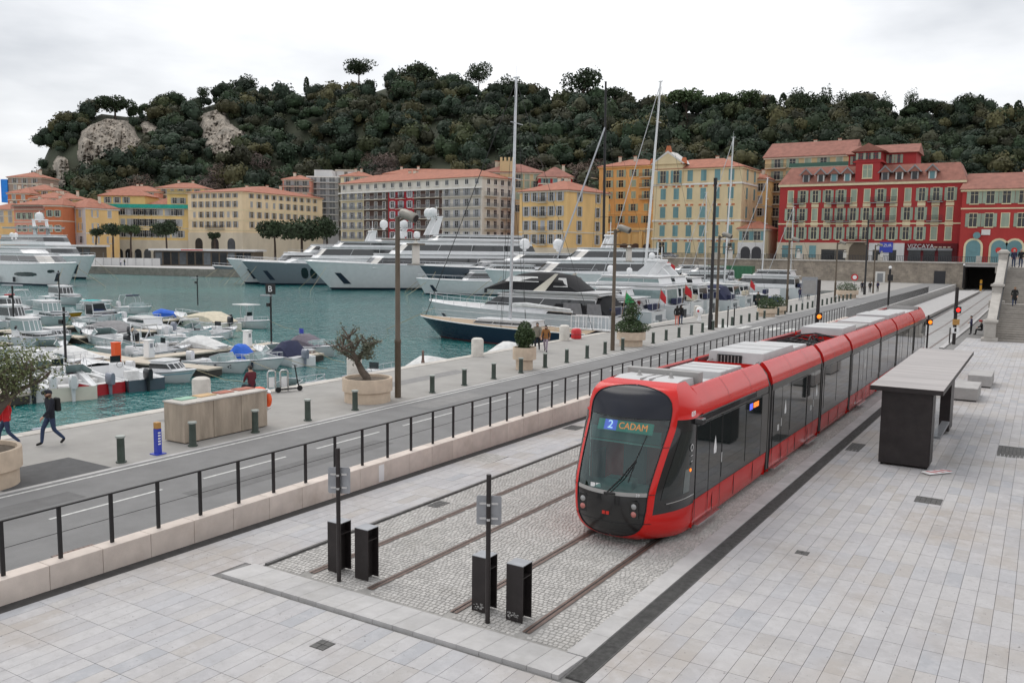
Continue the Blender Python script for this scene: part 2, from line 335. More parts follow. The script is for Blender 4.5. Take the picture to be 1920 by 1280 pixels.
dep = d3@_F; pxs = 960+FPX*(d3@_r)/dep; pys = 640-FPX*(d3@_u)/dep
vis = (dep > 1) & (pxs > -30) & (pxs < 1950) & (pys < 1300)
key = np.where(vis, dep, 1e9); near = np.argsort(key)[:300]; isn = np.zeros(len(cand), bool); isn[near] = True
_slabm = {}
for a, b_, y0, y1 in cand[isn]:
    k = (round(b_-a, 3), round(y1-y0, 3))
    if k not in _slabm:
        hx, hy = k[0]/2-0.004, k[1]/2-0.004
        t = MB().box(-hx, -hy, -0.04, hx, hy, 0.0).xf(lambda x, y, z: (x, y, z-S*y)); _slabm[k] = t.mesh('paving_slab', 'slab')
    yc = (y0+y1)/2; link('paving_slab', _slabm[k], plaza, ((a+b_)/2, yc, pz(yc)+random.uniform(-0.0015, 0.0015)))
rs = cand[~isn]
o = boxes('paving_slabs', np.stack([(rs[:, 0]+rs[:, 1])/2, (rs[:, 2]+rs[:, 3])/2], 1), (rs[:, 1]-rs[:, 0])/2-0.004, (rs[:, 3]-rs[:, 2])/2-0.004, rng.uniform(-.0015, .0015, len(rs)), -0.04, 0.0, 'slab_stuff', plaza); tag(o, kind='stuff')
# track bed: granite setts
bed = sheet('track_bed', -13.06, -6.16, 11.84, 262, lambda y: pz(y)-0.012, 'cobble_bed', 60); tag(bed, kind='structure')
RAILX = (-12.01, -10.51, -8.57, -7.07)
Cx = []; 
yy = 11.9; row = 0
while yy < 40:
    xx = -13.0+(0.06 if row % 2 else 0.0)
    while xx < -6.2:
        w = random.uniform(0.08, 0.115)
        if all(abs(xx+w/2-rx) > 0.125 for rx in RAILX): Cx.append((xx+w/2, yy+0.052+random.uniform(-.008, .008), w/2-0.004, random.uniform(0.041, 0.0465), random.uniform(-0.003, 0.003), random.uniform(-.06, .06)))
        xx += w
    yy += 0.1; row += 1
Cx = np.array(Cx); o = boxes('granite_setts', Cx[:, :2], Cx[:, 2], Cx[:, 3], Cx[:, 4], -0.03, 0.008, 'cobble', bed, rot=Cx[:, 5]); tag(o, kind='stuff')
o = sheet('concrete_bed', -13.0, -6.2, 40, 262, lambda y: pz(y)-0.004, 'track_slab', 40, bed)
# kerb slabs round the track bed
kb = tag(bpy.data.objects.new('platform_kerb', None), kind='structure'); COL.objects.link(kb)
xk = -13.32
while xk < -5.9:
    w = 0.44 if xk > -12.6 else 0.6
    w = min(w, -5.84-xk)
    MB().box(xk+.003, 10.985, -0.04, xk+w-.003, 11.835, 0.06).xf(lambda x, y, z: (x, y, pz(y)+z-(0.055*(y-10.985)/0.85 if z > 0 else 0))).build('kerb_slab', 'granite_kerb', kb, bevel=0.006); xk += w
yk = 11.845
while yk < 62:
    ll = 0.86
    MB().box(-6.155, yk+.003, -0.04, -5.80, yk+ll-.003, 0.012).xf(lambda x, y, z: (x, y, pz(y)+z)).build('kerb_slab', 'granite_kerb', kb); yk += ll
t = MB()
for k_ in range(60): t.box(-13.10, 11.9+k_, -0.03, -13.03, 12.895+k_, 0.035)
t.xf(lambda x, y, z: (x, y, pz(y)+z)).build('edge_strip', 'cast_iron', kb)
# tram tracks
for nm, xa, xb in (('tram track beside the low wall, empty', -12.01, -10.51), ('tram track under the red tram', -8.57, -7.07)):
    tr = thing('tram_track', nm, 'track', ((xa+xb)/2, 12.1, pz(12.1)), group='tram tracks'); O = Vector(tr.location)
    for rx in (xa, xb):
        rl = MB()
        for m_, a, b_, zt_ in ((0, -0.075, -0.03, 0.006), (1, -0.03, 0.012, -0.008), (2, 0.012, 0.04, 0.008), (0, 0.04, 0.075, 0.006)):
            rl.loft([[(rx+a, y, pz(y)+zt_), (rx+b_, y, pz(y)+zt_)] for y in (12.1, 40, 100, 262)], m=m_)
        rl.xf(lambda x, y, z: (x-O.x, y-O.y, z-O.z)).build('rail', ['rail_steel', 'rail_dark', 'rail_steel'], tr)
# slot drain with its grating
dg_ = thing('drain_grating', 'long dark slotted drain grating beside the tram platform kerb', 'drain', (-5.63, 11.1, pz(11.1)))
t = MB(); t.loft([[(-5.79, y, pz(y)-0.012), (-5.47, y, pz(y)-0.012)] for y in (11.1, 40, 66)]); t.xf(lambda x, y, z: (x+5.63, y-11.1, z-pz(11.1))).build('channel', 'gutter', dg_)
n = 1500; yb = 11.13+np.arange(n)*0.022; C = np.stack([np.full(n, 0.0), yb-11.1], 1)
sl = boxes('grating_bars', C, 0.15, 0.005, 0.002, -0.011, 0.0, 'cast_iron', dg_, tilt=False); sl.data.vertices.foreach_get
co = np.empty(len(sl.data.vertices)*3, np.float32); sl.data.vertices.foreach_get('co', co); co = co.reshape(-1, 3); co[:, 2] -= S*co[:, 1]; sl.data.vertices.foreach_set('co', co.ravel()); tag(sl, kind='stuff')
t = MB()
for xo in (-0.165, 0.145): t.loft([[(xo, y, -S*y+0.004), (xo+0.02, y, -S*y+0.004)] for y in (0, 29, 55)])
t.build('frame', 'cast_iron', dg_)
# gutter along the wall
o = sheet('gutter', WX1+0.001, -15.03, -4, 84, lambda y: pz(y)-0.006, 'gutter', 20); tag(o, kind='structure')
# inspection covers
for lb, x0, x1, y0, y1, mt_ in (('dark grey paved cover in front of the shelter', -2.6, -1.95, 24.85, 25.5, 'cast_iron'), ('large dark paved cover at the right beside the shelter', -1.0, -0.1, 32.5, 34.5, 'cast_iron'),
        ('small square iron cover in the near paving', -9.72, -9.42, 9.72, 10.02, 'cast_iron'), ('small iron cover beside the empty track', -12.95, -12.62, 17.1, 17.65, 'cast_iron'),
        ('wide stone filled cover between wall and track', -15.0, -14.1, 21.7, 22.9, 'cobble'), ('narrow dark cover close to the low wall near the tram', -14.9, -14.3, 27.9, 28.7, 'cast_iron'),
        ('dark cover between drain and tram shelter', -5.4, -4.95, 30.4, 31.8, 'cast_iron'), ('tiny iron cover in the paving right of the tram nose', -4.25, -3.98, 18.8, 19.05, 'cast_iron'), ('brown iron drain cover in the road behind the low wall', -16.75, -16.05, 9.6, 10.5, 'rail_steel')):
    xc, yc = (x0+x1)/2, (y0+y1)/2; hx, hy = (x1-x0)/2, (y1-y0)/2
    cv = thing('inspection_cover', lb, 'cover', (xc, yc, pz(yc) if xc > -15.5 else 0.004), group='inspection covers')
    MB().box(-hx, -hy, -0.01, hx, hy, 0.004).build('frame', 'gutter', cv); nx = max(2, int(hx*2/0.11)); t = MB()
    for i in range(nx):
        for j in range(max(2, int(hy*2/0.11))):
            sx_, sy_ = 2*hx/nx, 2*hy/max(2, int(hy*2/0.11)); t.box(-hx+sx_*i+.008, -hy+sy_*j+.008, 0, -hx+sx_*(i+1)-.008, -hy+sy_*(j+1)-.008, 0.009)
    t.build('lid', mt_, cv)
# low stone wall with block joints
wall = thing('low_stone_wall', 'low pale pink stone wall under the black railing', 'wall', (WX1, 8, 0))
yk = -3.0
while yk < 84:
    ll = 1.07
    MB().box(WX0, yk+.004, -1.1, WX1, yk+ll-.004, 0.37).xf(lambda x, y, z: (x-WX1, y-8, z)).build('stone_block', 'stone_wall', wall, bevel=0.012 if yk < 30 else 0); yk += ll
MB().box(WX0-WX1, 76.2, -1.4, 0, 190, 0.2).build('end_wall', 'concrete', wall)
MB().box(0.002, 10.2-0.11, -0.17, 0.006, 10.2+0.11, 0.3).build('white_paint_mark', 'white_paint', wall)
# black railing
rail = thing('metal_railing', 'black metal railing along the low wall', 'railing', (-15.55, 8.04, 0.37))
pm = MB().box(-0.022, -0.035, 0, 0.022, 0.035, 0.98).mesh('post', 'black_metal')
for k in range(-6, 72): link('post', pm, rail, (0, 1.067*k, 0))
MB().box(-0.03, -7, 0.985, 0.03, 76.5, 1.015).build('top_rail', 'black_metal', rail)
MB().tube([(0, -7, 0.5), (0, 76.5, 0.5)], 0.007, 5).build('wire', 'black_metal', rail)
r2 = thing('bar_railing', 'dense vertical bar railing at the far end of the tram plaza', 'railing', (-15.55, 85, 0))
t = MB()
for k in range(220): t.box(-0.012, 0.3*k, 0, 0.012, 0.3*k+0.024, 1.1)
tag(t.build('bars', 'black_metal', r2), kind='stuff'); MB().box(-0.03, 0, 1.1, 0.03, 66, 1.14).build('top_rail', 'black_metal', r2)
# quay: road, pavement, edge, water
o = sheet('road', -22.05, WX0, -60, 262, lambda y: 0.0, 'asphalt'); tag(o, kind='structure')
o = sheet('quay', QX+0.55, -22.05, -90, 262, lambda y: 0.0, 'quay_floor'); tag(o, kind='structure')
t = MB()
for k in range(0, 120): t.box(-22.13, 8+1.2*k, -0.05, -21.98, 9.192+1.2*k, 0.006)
tag(t.build('kerb', 'granite_kerb'), kind='structure')
ln = tag(bpy.data.objects.new('road_markings', None), kind='structure'); COL.objects.link(ln)
sheet('edge_line', -21.78, -21.68, -20, 84, lambda y: 0.004, 'white_line', 1, ln)
for k in range(-3, 24): sheet('lane_dash', -19.15, -19.06, 15.25+4.29*k, 18.25+4.29*k, lambda y: 0.004, 'white_line', 1, ln)
for k in range(5): sheet('crossing_stripe', -21.5+1.25*k, -20.9+1.25*k, 70.2, 73.2, lambda y: 0.005, 'white_line', 1, ln)
sheet('bay_marking', -24.2, -21.9, 69.6, 72.8, lambda y: 0.004, 'white_line', 1, ln)
o = sheet('asphalt_patch', -24.3, -22.2, 11.6, 14.6, lambda y: 0.003, 'asphalt_dark'); tag(o, kind='structure')
mat('asphalt_new', (0.16, 0.158, 0.157), 0.95, var=0.12, scale=3, bump=0.5, bscale=200); mat('asphalt_old', (0.245, 0.24, 0.235), 0.95, var=0.12, scale=3, bump=0.5, bscale=200)
for x0_, x1_, y0_, y1_, m_ in ((-18.4, -17.6, 14, 21.5, 'asphalt_new'), (-21.3, -20.3, 27, 31, 'asphalt_old'), (-17.3, -16.2, 30, 44, 'asphalt_old'), (-20.9, -20.1, 9, 12.5, 'asphalt_new'), (-25.8, -24.9, 30, 36.5, 'asphalt_old'), (-26.9, -25.2, 19.5, 23, 'asphalt_old')):
    o = sheet('asphalt_patch', x0_, x1_, y0_, y1_, lambda y: 0.003, m_); tag(o, kind='structure')
qe = tag(bpy.data.objects.new('quay_edge', None), kind='structure'); COL.objects.link(qe)
yk = -4.0
capm = MB().box(0, 0.006, -0.35, 0.58, 1.494, 0.03).mesh('edge_stone', 'quay_cap')
while yk < 150: link('edge_stone', capm, qe, (QX, yk, random.uniform(-.004, .004)), bevel=0.02); yk += 1.5
MB().box(QX+0.03, -90, -5, QX+0.58, 205, -0.02).build('quay_face', 'quay_wall', qe)
t = MB(); t.add([(-900, -300, WZ), (QX+0.2, -300, WZ), (QX+0.2, 205, WZ), (-900, 600, WZ)], [(0, 1, 2, 3)])
tag(t.build('water', 'water'), kind='structure')
t = MB(); t.add([(-1500, -700, -6), (1500, -700, -6), (1500, 2500, -6), (-1500, 2500, -6)], [(0, 1, 2, 3)]); tag(t.build('terrain', 'soil'), kind='structure')
# ------------------------------------------------------------------ the tram
mat('tram_red', (0.60, 0.016, 0.013), 0.24, var=0.06, scale=1.0, coat=0.12, spec=0.3)
mat('tram_maroon', (0.11, 0.01, 0.014), 0.45, var=0.1, scale=2)
mat('tram_black', (0.012, 0.012, 0.013), 0.22, var=0.05, coat=0.35)
mat('tram_band', (0.026, 0.025, 0.024), 0.14, var=0.1, coat=0.2)
mat('tram_glass', (0.014, 0.019, 0.019), 0.03, var=0.0, coat=0.0, spec=0.62)
mat('tram_lowglass', (0.05, 0.075, 0.072), 0.03, var=0.0, coat=0.5, spec=0.9)
mat('rubber', (0.008, 0.008, 0.009), 0.7)
mat('joint_grey', (0.13, 0.125, 0.12), 0.4, metal=0.3)
mat('roof_white', (0.52, 0.52, 0.52), 0.45, var=0.07, scale=1.5, stain=0.3, stcol=(0.45, 0.44, 0.42))
mat('roof_grey', (0.33, 0.32, 0.31), 0.5, var=0.1, scale=2.5)
mat('chrome', (0.6, 0.6, 0.6), 0.22, metal=0.9, var=0.05)
mat('cab_teal', (0.10, 0.19, 0.185), 0.6, var=0.1); mat('cab_dark', (0.025, 0.04, 0.05), 0.7); mat('cab_pale', (0.34, 0.5, 0.46), 0.6)
mat('lens', (0.3, 0.3, 0.3), 0.12, coat=0.8); mat('lens_red', (0.45, 0.14, 0.12), 0.15, coat=0.8); mat('tail_red', (0.6, 0.03, 0.02), 0.25)
mat('led_blue', (0.13, 0.16, 0.85), 0.5, var=0, emit=0.55); mat('led_orange', (1.0, 0.22, 0.03), 0.5, var=0, emit=0.9); mat('led_white', (0.75, 0.85, 1.0), 0.5, var=0, emit=0.9); mat('led_green', (0.05, 0.25, 0.2), 0.5, var=0, emit=0.3)
def windshield_material():
    m = bpy.data.materials.new('windshield'); m.use_nodes = True; nt = m.node_tree; nt.nodes.clear(); k = nt.links.new
    o = _n(nt, 'ShaderNodeOutputMaterial'); t = _n(nt, 'ShaderNodeBsdfTransparent'); t.inputs[0].default_value = (0.50, 0.72, 0.68, 1)
    gl = _n(nt, 'ShaderNodeBsdfGlossy'); gl.inputs['Roughness'].default_value = 0.02; gl.inputs[0].default_value = (0.8, 0.95, 0.95, 1)
    f_ = _n(nt, 'ShaderNodeFresnel'); f_.inputs[0].default_value = 1.7; mx_ = _n(nt, 'ShaderNodeMixShader'); k(f_.outputs[0], mx_.inputs[0]); k(t.outputs[0], mx_.inputs[1]); k(gl.outputs[0], mx_.inputs[2]); k(mx_.outputs[0], o.inputs[0]); MT['windshield'] = m
windshield_material()
TY = 16.75
tram = thing('tram', 'long red and black articulated tram on the right-hand track', 'tram', (-7.82, TY, pz(TY))); tram.rotation_euler = (-S, 0, 0)
ip = np.interp
ZK = [.14, .22, .35, .5, .7, .95, 1.28, 1.7, 2.2, 2.78, 3.1, 3.3, 3.42, 3.5]
YK = [.46, .30, .15, .06, .01, 0., .03, .21, .48, .84, 1.08, 1.28, 1.48, 1.8]
def _sm(zs, ys):
    "smooth interpolation (Catmull-Rom through the knots)"
    zs = np.array(zs); ys = np.array(ys); m_ = np.gradient(ys, zs)
    def f(z):
        z = min(max(z, zs[0]), zs[-1]); i = min(max(int(np.searchsorted(zs, z)-1), 0), len(zs)-2); h = zs[i+1]-zs[i]; t = (z-zs[i])/h
        return float((2*t**3-3*t**2+1)*ys[i]+(t**3-2*t**2+t)*h*m_[i]+(-2*t**3+3*t**2)*ys[i+1]+(t**3-t**2)*h*m_[i+1])
    return f
yf = _sm(ZK, YK)
xo = _sm([.14, .2, .3, .5, .9, 1.28, 2.0, 2.78, 3.1, 3.3, 3.42, 3.5], [.50, .64, .76, .87, .94, .965, 1.03, 1.09, 1.08, 1.02, .94, .84])
_xi = ([.24, .255, .29, .35, .45, .6, .9, 1.28, 2.0, 2.6, 2.85, 3.0, 3.14, 3.25, 3.33, 3.385, 3.415, 3.43], [.02, .25, .42, .56, .68, .77, .82, .84, .91, .96, .975, .97, .93, .84, .69, .46, .25, .02])
def xi(z): return float(ip(z, *_xi))
def fy(x, z, off=0.0): return yf(z)+0.28*min(1.0, max(0.15, (3.6-z)/1.0))*(abs(x)/0.82)**2.2-off
def xs(z): return float(ip(z, [.14, .3, .86, 2.78, 2.9, 3.08, 3.24, 3.36, 3.5], [1.19, 1.28, 1.325, 1.325, 1.31, 1.25, 1.14, 1.02, .86]))
def yend(z): return 1.85 if z < 2.77 else 2.3
def side(t, z, off=0.0):
    x0 = xo(z); y0 = fy(x0, z); x1 = xs(z); y1 = yend(z); return (x1-(x1-x0)*(1-t)**2.3+off, y0+(y1-y0)*t, z)
cab = MB()                                        # red shell of the cab
zr = list(np.linspace(.14, .24, 4))
cab.loft([[(x, fy(x, z), z) for x in np.linspace(-xo(z), xo(z), 19)] for z in zr])
cab.loft([[(x, fy(x, z), z) for x in np.linspace(-xo(z), xo(z), 19)] for z in np.linspace(3.43, 3.5, 5)])
zf = sorted(set(list(np.linspace(.24, 3.43, 74))+[.25, .26, 3.40, 3.41, 3.42]))
for sg in (-1, 1):
    cab.loft([[(sg*(xi(z)+(xo(z)-xi(z))*k/5), fy(xi(z)+(xo(z)-xi(z))*k/5, z, 0.014*sin(pi*k/5)), z) for k in range(6)] for z in zf])
    for z0, z1, k in ((.14, .80, 12), (2.76, 3.5, 14)):
        cab.loft([[(sg*side(t, z)[0], side(t, z)[1], z) for t in np.linspace(0, 1, 9)] for z in np.linspace(z0, z1, k)])
front_parts = []
def fp(b, name, m, smooth=50, parent=tram): o = b.build(name, m, parent, smooth=smooth); front_parts.append(o); return o
cabo = fp(cab, 'cab_shell', 'tram_red')
for sg in (-1, 1):
    b = MB().loft([[(sg*side(t, z)[0], side(t, z)[1], z) for t in np.linspace(0, 1, 10)] for z in np.linspace(.80, 2.76, 20)])
    cabside = fp(b, 'cab_side', 'tram_black')
    b = MB().loft([[(sg*(side(t, z)[0]+.008), side(t, z)[1]-.002, z) for t in np.linspace(.10+0.07*(z-1.05), .80, 8)] for z in np.linspace(1.10, 2.5, 10)])
    fp(b, 'cab_side_window', 'tram_glass', parent=cabside)
    b = MB().loft([[(sg*(side(t, z)[0]+.012), side(t, z)[1]-.002, z) for t in (.58, .68, .78)] for z in np.linspace(1.14, 1.66, 3)])
    fp(b, 'sliding_pane', 'tram_lowglass', parent=cabside)
b = MB(); b.tube([(side(t, 1.0)[0]+.012, side(t, 1.0)[1], 1.0+.02*t) for t in np.linspace(.2, .95, 6)], 0.014, 6); fp(b, 'grab_rail', 'chrome', parent=cabside)
def inner(z0, z1, k, name, m, off=0.0, n=15, shrink=0.0, parent=tram):
    b = MB(); b.loft([[(x, fy(x, z, off), z) for x in np.linspace(-xi(z)+shrink, xi(z)-shrink, n)] for z in np.linspace(z0, z1, k)]); return fp(b, name, m, parent=parent)
bump_ = inner(.241, .60, 16, 'bumper', 'tram_black', 0.004)
mask = inner(.612, 1.20, 10, 'nose_panel', 'tram_black', 0.004)
inner(1.20, 1.285, 3, 'nose_trim', 'roof_grey', 0.0, parent=mask)
ws = inner(1.285, 2.76, 20, 'windshield', 'windshield', 0.002)
mat('brow_glass', (.016, .018, .026), .18, var=.1, spec=.25)
inner(2.775, 3.429, 34, 'brow_panel', 'brow_glass', 0.004)
b = MB()
for sg in (-1, 1): b.tube([(sg*xi(z), fy(xi(z), z, 0.012), z) for z in zf], 0.013, 5)
b.tube([(x, fy(x, 2.768, .004), 2.768) for x in np.linspace(-.95, .95, 15)], .012, 5); b.tube([(x, fy(x, .606, .004), .606) for x in np.linspace(-.77, .77, 13)], .009, 5)
for sg in (-1, 1):
    for z in (.606, 1.25, 2.2): b.tube([(sg*x, fy(x, z, .016), z) for x in np.linspace(xi(z), xo(z), 4)], .007, 4)
fp(b, 'window_seal', 'rubber', parent=ws)
# wiper
b = MB(); W = lambda x, z: (x, fy(x, z, 0.03), z)
b.tube([W(.02, 1.26), W(.26, 1.55), W(.5, 1.95)], .016, 6); b.tube([W(.08, 1.24), W(.33, 1.55), W(.52, 1.93)], .012, 6); b.tube([W(.44, 1.5), W(.5, 1.95), W(.6, 2.45)], .012, 5); b.tube([W(-.05, 1.235), W(.2, 1.24)], .03, 6)
fp(b, 'wiper', 'rubber', parent=ws)
# lights on the nose panel
for sg in (-1, 1):
    b = MB(); b.prism([(sg*.5+x*sg, z) for x, z in ((0, .72), (.2, .72), (.23, .76), (.22, 1.08), (.18, 1.12), (.03, 1.12), (.0, 1.05))], fy(.58, .9, .035), fy(.58, .9, .0), 'y'); h = fp(b, 'headlight', 'tram_black', parent=mask)
    for z, m_ in ((1.0, 'lens'), (.83, 'lens_red')):
        t = MB(); t.lathe([(.001, -.05), (.03, -.045), (.058, -.03), (.07, -.01), (.07, 0.02)], 16); t.xf(lambda x, y, zz: (x+sg*.61, zz+fy(.61, z, .03), y+z)); fp(t, 'headlamp', m_, parent=mask)
b = MB()
for x in (-.045, .045): b.box(x-.035, fy(x, .8, .022), .77, x+.035, fy(x, .8, -.01), .84)
fp(b, 'marker_lamp', 'tail_red', None, parent=mask)
# destination display
dsp = MB().box(-.66, 0, -.125, .66, .06, .125).build('destination_display', 'led_green', tram); dsp.location = (0, yf(2.6)+.17, 2.56); dsp.rotation_euler = (radians(-26), 0, 0)
bb = MB().box(-.5, -.006, -.118, -.2, -.001, .118).build('route_panel', 'led_blue', dsp)
text_mesh('route_number', '2', .27, 'led_white', dsp, (-.35, -.012, 0), (radians(90), 0, 0)); text_mesh('destination_text', 'CADAM', .215, 'led_orange', dsp, (.2, -.008, 0), (radians(90), 0, 0), sx=.92)
text_mesh('fleet_number_front', '39', .09, 'white_paint', tram, (.66, fy(.66, 1.24, .02), 1.235), (radians(80), 0, radians(22)))
for x in (-.42, -.29): MB().box(x, fy(-.4, 1.33, .02)-.002, 1.31, x+.11, fy(-.4, 1.33, .02), 1.40).build('notice', 'white_paint', ws)
# cab interior
b = MB(); b.box(-1.05, 2.0, .4, 1.05, 2.05, 3.2); b.build('cab_back_wall', 'cab_dark', tram)
b = MB(); b.loft([[(-.8, .45, 1.12), (.8, .45, 1.12)], [(-.95, .9, 1.30), (.95, .9, 1.30)], [(-.95, 1.05, 1.1), (.95, 1.05, 1.1)], [(-.95, 1.05, .4), (.95, 1.05, .4)]]); b.box(-.3, .55, 1.2, .35, .9, 1.42); b.build('dashboard', 'cab_teal', tram, smooth=40)
b = MB(); b.box(-.27, 1.45, .95, .27, 1.6, 2.05); b.box(-.27, 1.15, .9, .27, 1.55, 1.05); b.box(-.15, 1.48, 2.07, .15, 1.58, 2.28); b.build('driver_seat', 'cab_dark', tram, bevel=.03)
b = MB(); b.box(-.85, .92, 2.18, .85, .94, 2.21); b.box(-.85, .94, 2.22, .85, .945, 2.5); b.build('sun_blind', 'cab_teal', tram); MB().box(-.85, .9, 2.165, .85, .935, 2.185).build('blind_bar', 'cab_pale', tram)
b = MB(); b.box(-.95, 1.2, .5, -.9, 1.95, 1.8); b.box(.9, 1.2, .5, .95, 1.95, 1.4); b.build('cab_console', 'cab_teal', tram)
# cab side details
text_mesh('fleet_number', '039', .17, 'white_paint', tram, (1.333, 1.62, 2.88), (radians(90), 0, radians(90)))
b = MB()
for k in range(24):
    a0, a1 = 2*pi*k/24, 2*pi*(k+1)/24; b.add([(1.333, 1.6+r*cos(a), 2.12+r*sin(a)) for r in (.055, .085) for a in (a0, a1)], [(0, 1, 3, 2)])
b.box(1.331, 1.53, 1.93, 1.333, 1.68, 1.945); b.box(1.331, 1.55, 1.80, 1.333, 1.66, 1.82); b.build('operator_logo', 'roof_white', tram)
t = MB().lathe([(.035, 0), (.04, .012), (.02, .02)], 12).xf(lambda x, y, z: (1.325+z, 1.55+x, 1.62+y)).build('side_marker', 'light_orange', tram)
MB().box(1.3, 1.72, 2.62, 1.5, 2.0, 2.76).build('camera_housing', 'tram_black', tram, bevel=.03)
# body modules
JT = [8.05, 14.85, 20.25, 27.55, 32.85, 39.85]; END = 47.65
edges = [1.85]+JT+[END-1.85]
LAY = [[('door', 1.9, 3.7), ('win', 3.78, 5.7), ('win', 5.76, 7.2), ('pan', 7.24, 7.85)], [('door', 8.45, 10.35), ('win', 10.5, 12.5), ('door', 12.7, 14.55)], [('win', 15.3, 17.4), ('win', 17.46, 19.9)],
       [('win', 20.6, 22.0), ('door', 22.1, 24.0), ('win', 24.1, 25.3), ('win', 25.4, 27.3)], [('win', 27.9, 30.0), ('win', 30.06, 32.6)], [('door', 33.2, 35.1), ('win', 35.2, 37.4), ('door', 37.6, 39.5)], [('win', 40.2, 42.0), ('win', 42.1, 44.0), ('door', 44.1, 45.75)]]
lowp = [(1.19, .14), (1.28, .30), (1.31, .55), (1.325, .86)]
cove = [(1.325, 2.78), (1.31, 2.9), (1.25, 3.08), (1.14, 3.24), (1.05, 3.345), (1.0, 3.385), (.96, 3.385), (.94, 3.34)]
stk = MB().add([(0, 0, .42), (0, .11, .10), (0, .085, -.02), (0, -.085, -.02), (0, -.11, .10), (0, 0, .36)], [(0, 4, 3, 2, 1)]).mesh('door_sticker', 'white_paint')
for i in range(7):
    a, e = edges[i]+(0.22 if i else 0), edges[i+1]-(0.22 if i < 6 else 0)
    ca = 2.3 if i == 0 else a; ce = END-2.3 if i == 6 else e
    md = MB().loft([[(x, y, z) for x, z in [(-p, q) for p, q in lowp[::-1]]+lowp] for y in (a, e)])
    for y in (a, e): md.add([(-1.3, y, .2), (1.3, y, .2), (1.3, y, 2.8), (.9, y, 3.3), (-.9, y, 3.3), (-1.3, y, 2.8)], [tuple(range(6))])
    mod = md.build('car_module', ['tram_red'], tram, smooth=40)
    for sg in (-1, 1):
        t = MB().loft([[(sg*x, y, z) for x, z in cove] for y in np.linspace(ca, ce, 3)])
        for y in (ca, ce): t.add([(sg*x, y, z) for x, z in cove]+[(sg*.94, y, 2.9), (sg*1.2, y, 2.78)], [tuple(range(10))])
        cv_ = t.build('roof_cove', 'tram_red', mod, smooth=50)
        MB().box(sg*.92, ca, 3.0, sg*.937, ce, 3.35).build('cove_lining', 'tram_maroon', mod)
        MB().box(sg*1.30, a, .86, sg*1.32, e, 2.78).build('window_band', 'tram_band', mod)
        if i: MB().box(sg*1.322, a+.02, 2.60, sg*1.327, e-.02, 2.77).build('cantrail', 'joint_grey', mod)
        else:
            MB().box(sg*1.322, a+.02, 2.63, sg*1.34, 6.6, 2.76).build('cantrail', 'tram_black', mod); MB().box(sg*1.322, 6.62, 2.60, sg*1.327, e-.02, 2.77).build('cantrail', 'joint_grey', mod)
            MB().box(sg*1.335, a+.2, 2.60, sg*1.35, 7.0, 2.625).build('gutter_strip', 'joint_grey', mod)
    for kd, y0, y1 in LAY[i]:
        for sg in (-1, 1):
            X0, X1 = sorted((sg*1.318, sg*1.331))
            if kd == 'door':
                dr = MB(); ym = (y0+y1)/2
                for p, q in ((y0, ym-.008), (ym+.008, y1)):
                    dr.loft([[(sg*(float(ip(z, [.3, .86, 2.6], [1.292, 1.333, 1.333]))), y, z) for z in (.33, .55, .86)] for y in (p+.01, q-.01)], m=0)
                dd = dr.build('door', 'tram_red', mod)
                for p, q in ((y0, ym-.008), (ym+.008, y1)):
                    MB().box(X0, p+.012, .87, X1+(.002 if sg > 0 else 0), q-.012, 2.56).build('door_glass', 'tram_glass', dd, bevel=.004)
                if sg > 0:
                    MB().box(1.30, y0+.1, .20, 1.40, y1-.1, .25).build('door_step', 'chrome', dd)
                    if i in (0, 1, 3, 5): link('door_sticker', stk, dd, (1.337, ym+.42, 1.72)); 
                    if i < 3: MB().box(1.334, ym-.03 if i else y1+.02, 1.38, 1.339, ym+.03 if i else y1+.07, 1.62).build('door_button', 'roof_white', dd)
                    if i in (1, 3): MB().box(1.334, ym-.45, 1.30, 1.337, ym-.25, 1.48).build('notice', 'roof_white', dd)
                b = MB()
                for y in (y0, ym, y1): b.box(sg*1.333, y-.008, .3, sg*1.336, y+.008, 2.6)
                b.build('door_seal', 'rubber', dd)
            elif kd == 'win':
                w = MB().box(X0, y0, 1.08 if i else 1.0, X1, y1, 2.56).build('window', 'tram_glass', mod, bevel=.006)
                MB().box(X0, y0-.004, 2.56, X1, y1+.004, 2.575).build('seal', 'rubber', w)
            else: MB().box(X0, y0, .88, X1, y1, 2.56).build('end_panel', 'joint_grey', mod)
    for y in np.arange(a+1.3, e-.3, 1.7):
        for sg in (-1, 1): MB().box(sg*1.315, y-.006, .32, sg*1.3285, y+.006, .855).build('panel_seam', 'rubber', mod)
    for y in (ca+(ce-ca)*.36, ca+(ce-ca)*.7):
        for sg in (-1, 1): MB().loft([[(sg*(x+.004), yy_, z+.003) for x, z in cove[:6]] for yy_ in (y-.006, y+.006)]).build('cove_seam', 'tram_maroon', mod)
    t = MB().box(-.935, ca if i else 2.0, 2.95, .935, ce if i < 6 else END-2.0, 3.04).build('roof_deck', 'roof_white', mod)
b = MB().box(1.332, 6.0, 2.33, 1.336, 6.28, 2.5).build('side_route_panel', 'led_blue', tram); MB().box(1.332, 6.36, 2.35, 1.336, 6.85, 2.49).build('side_destination', 'led_orange', tram)
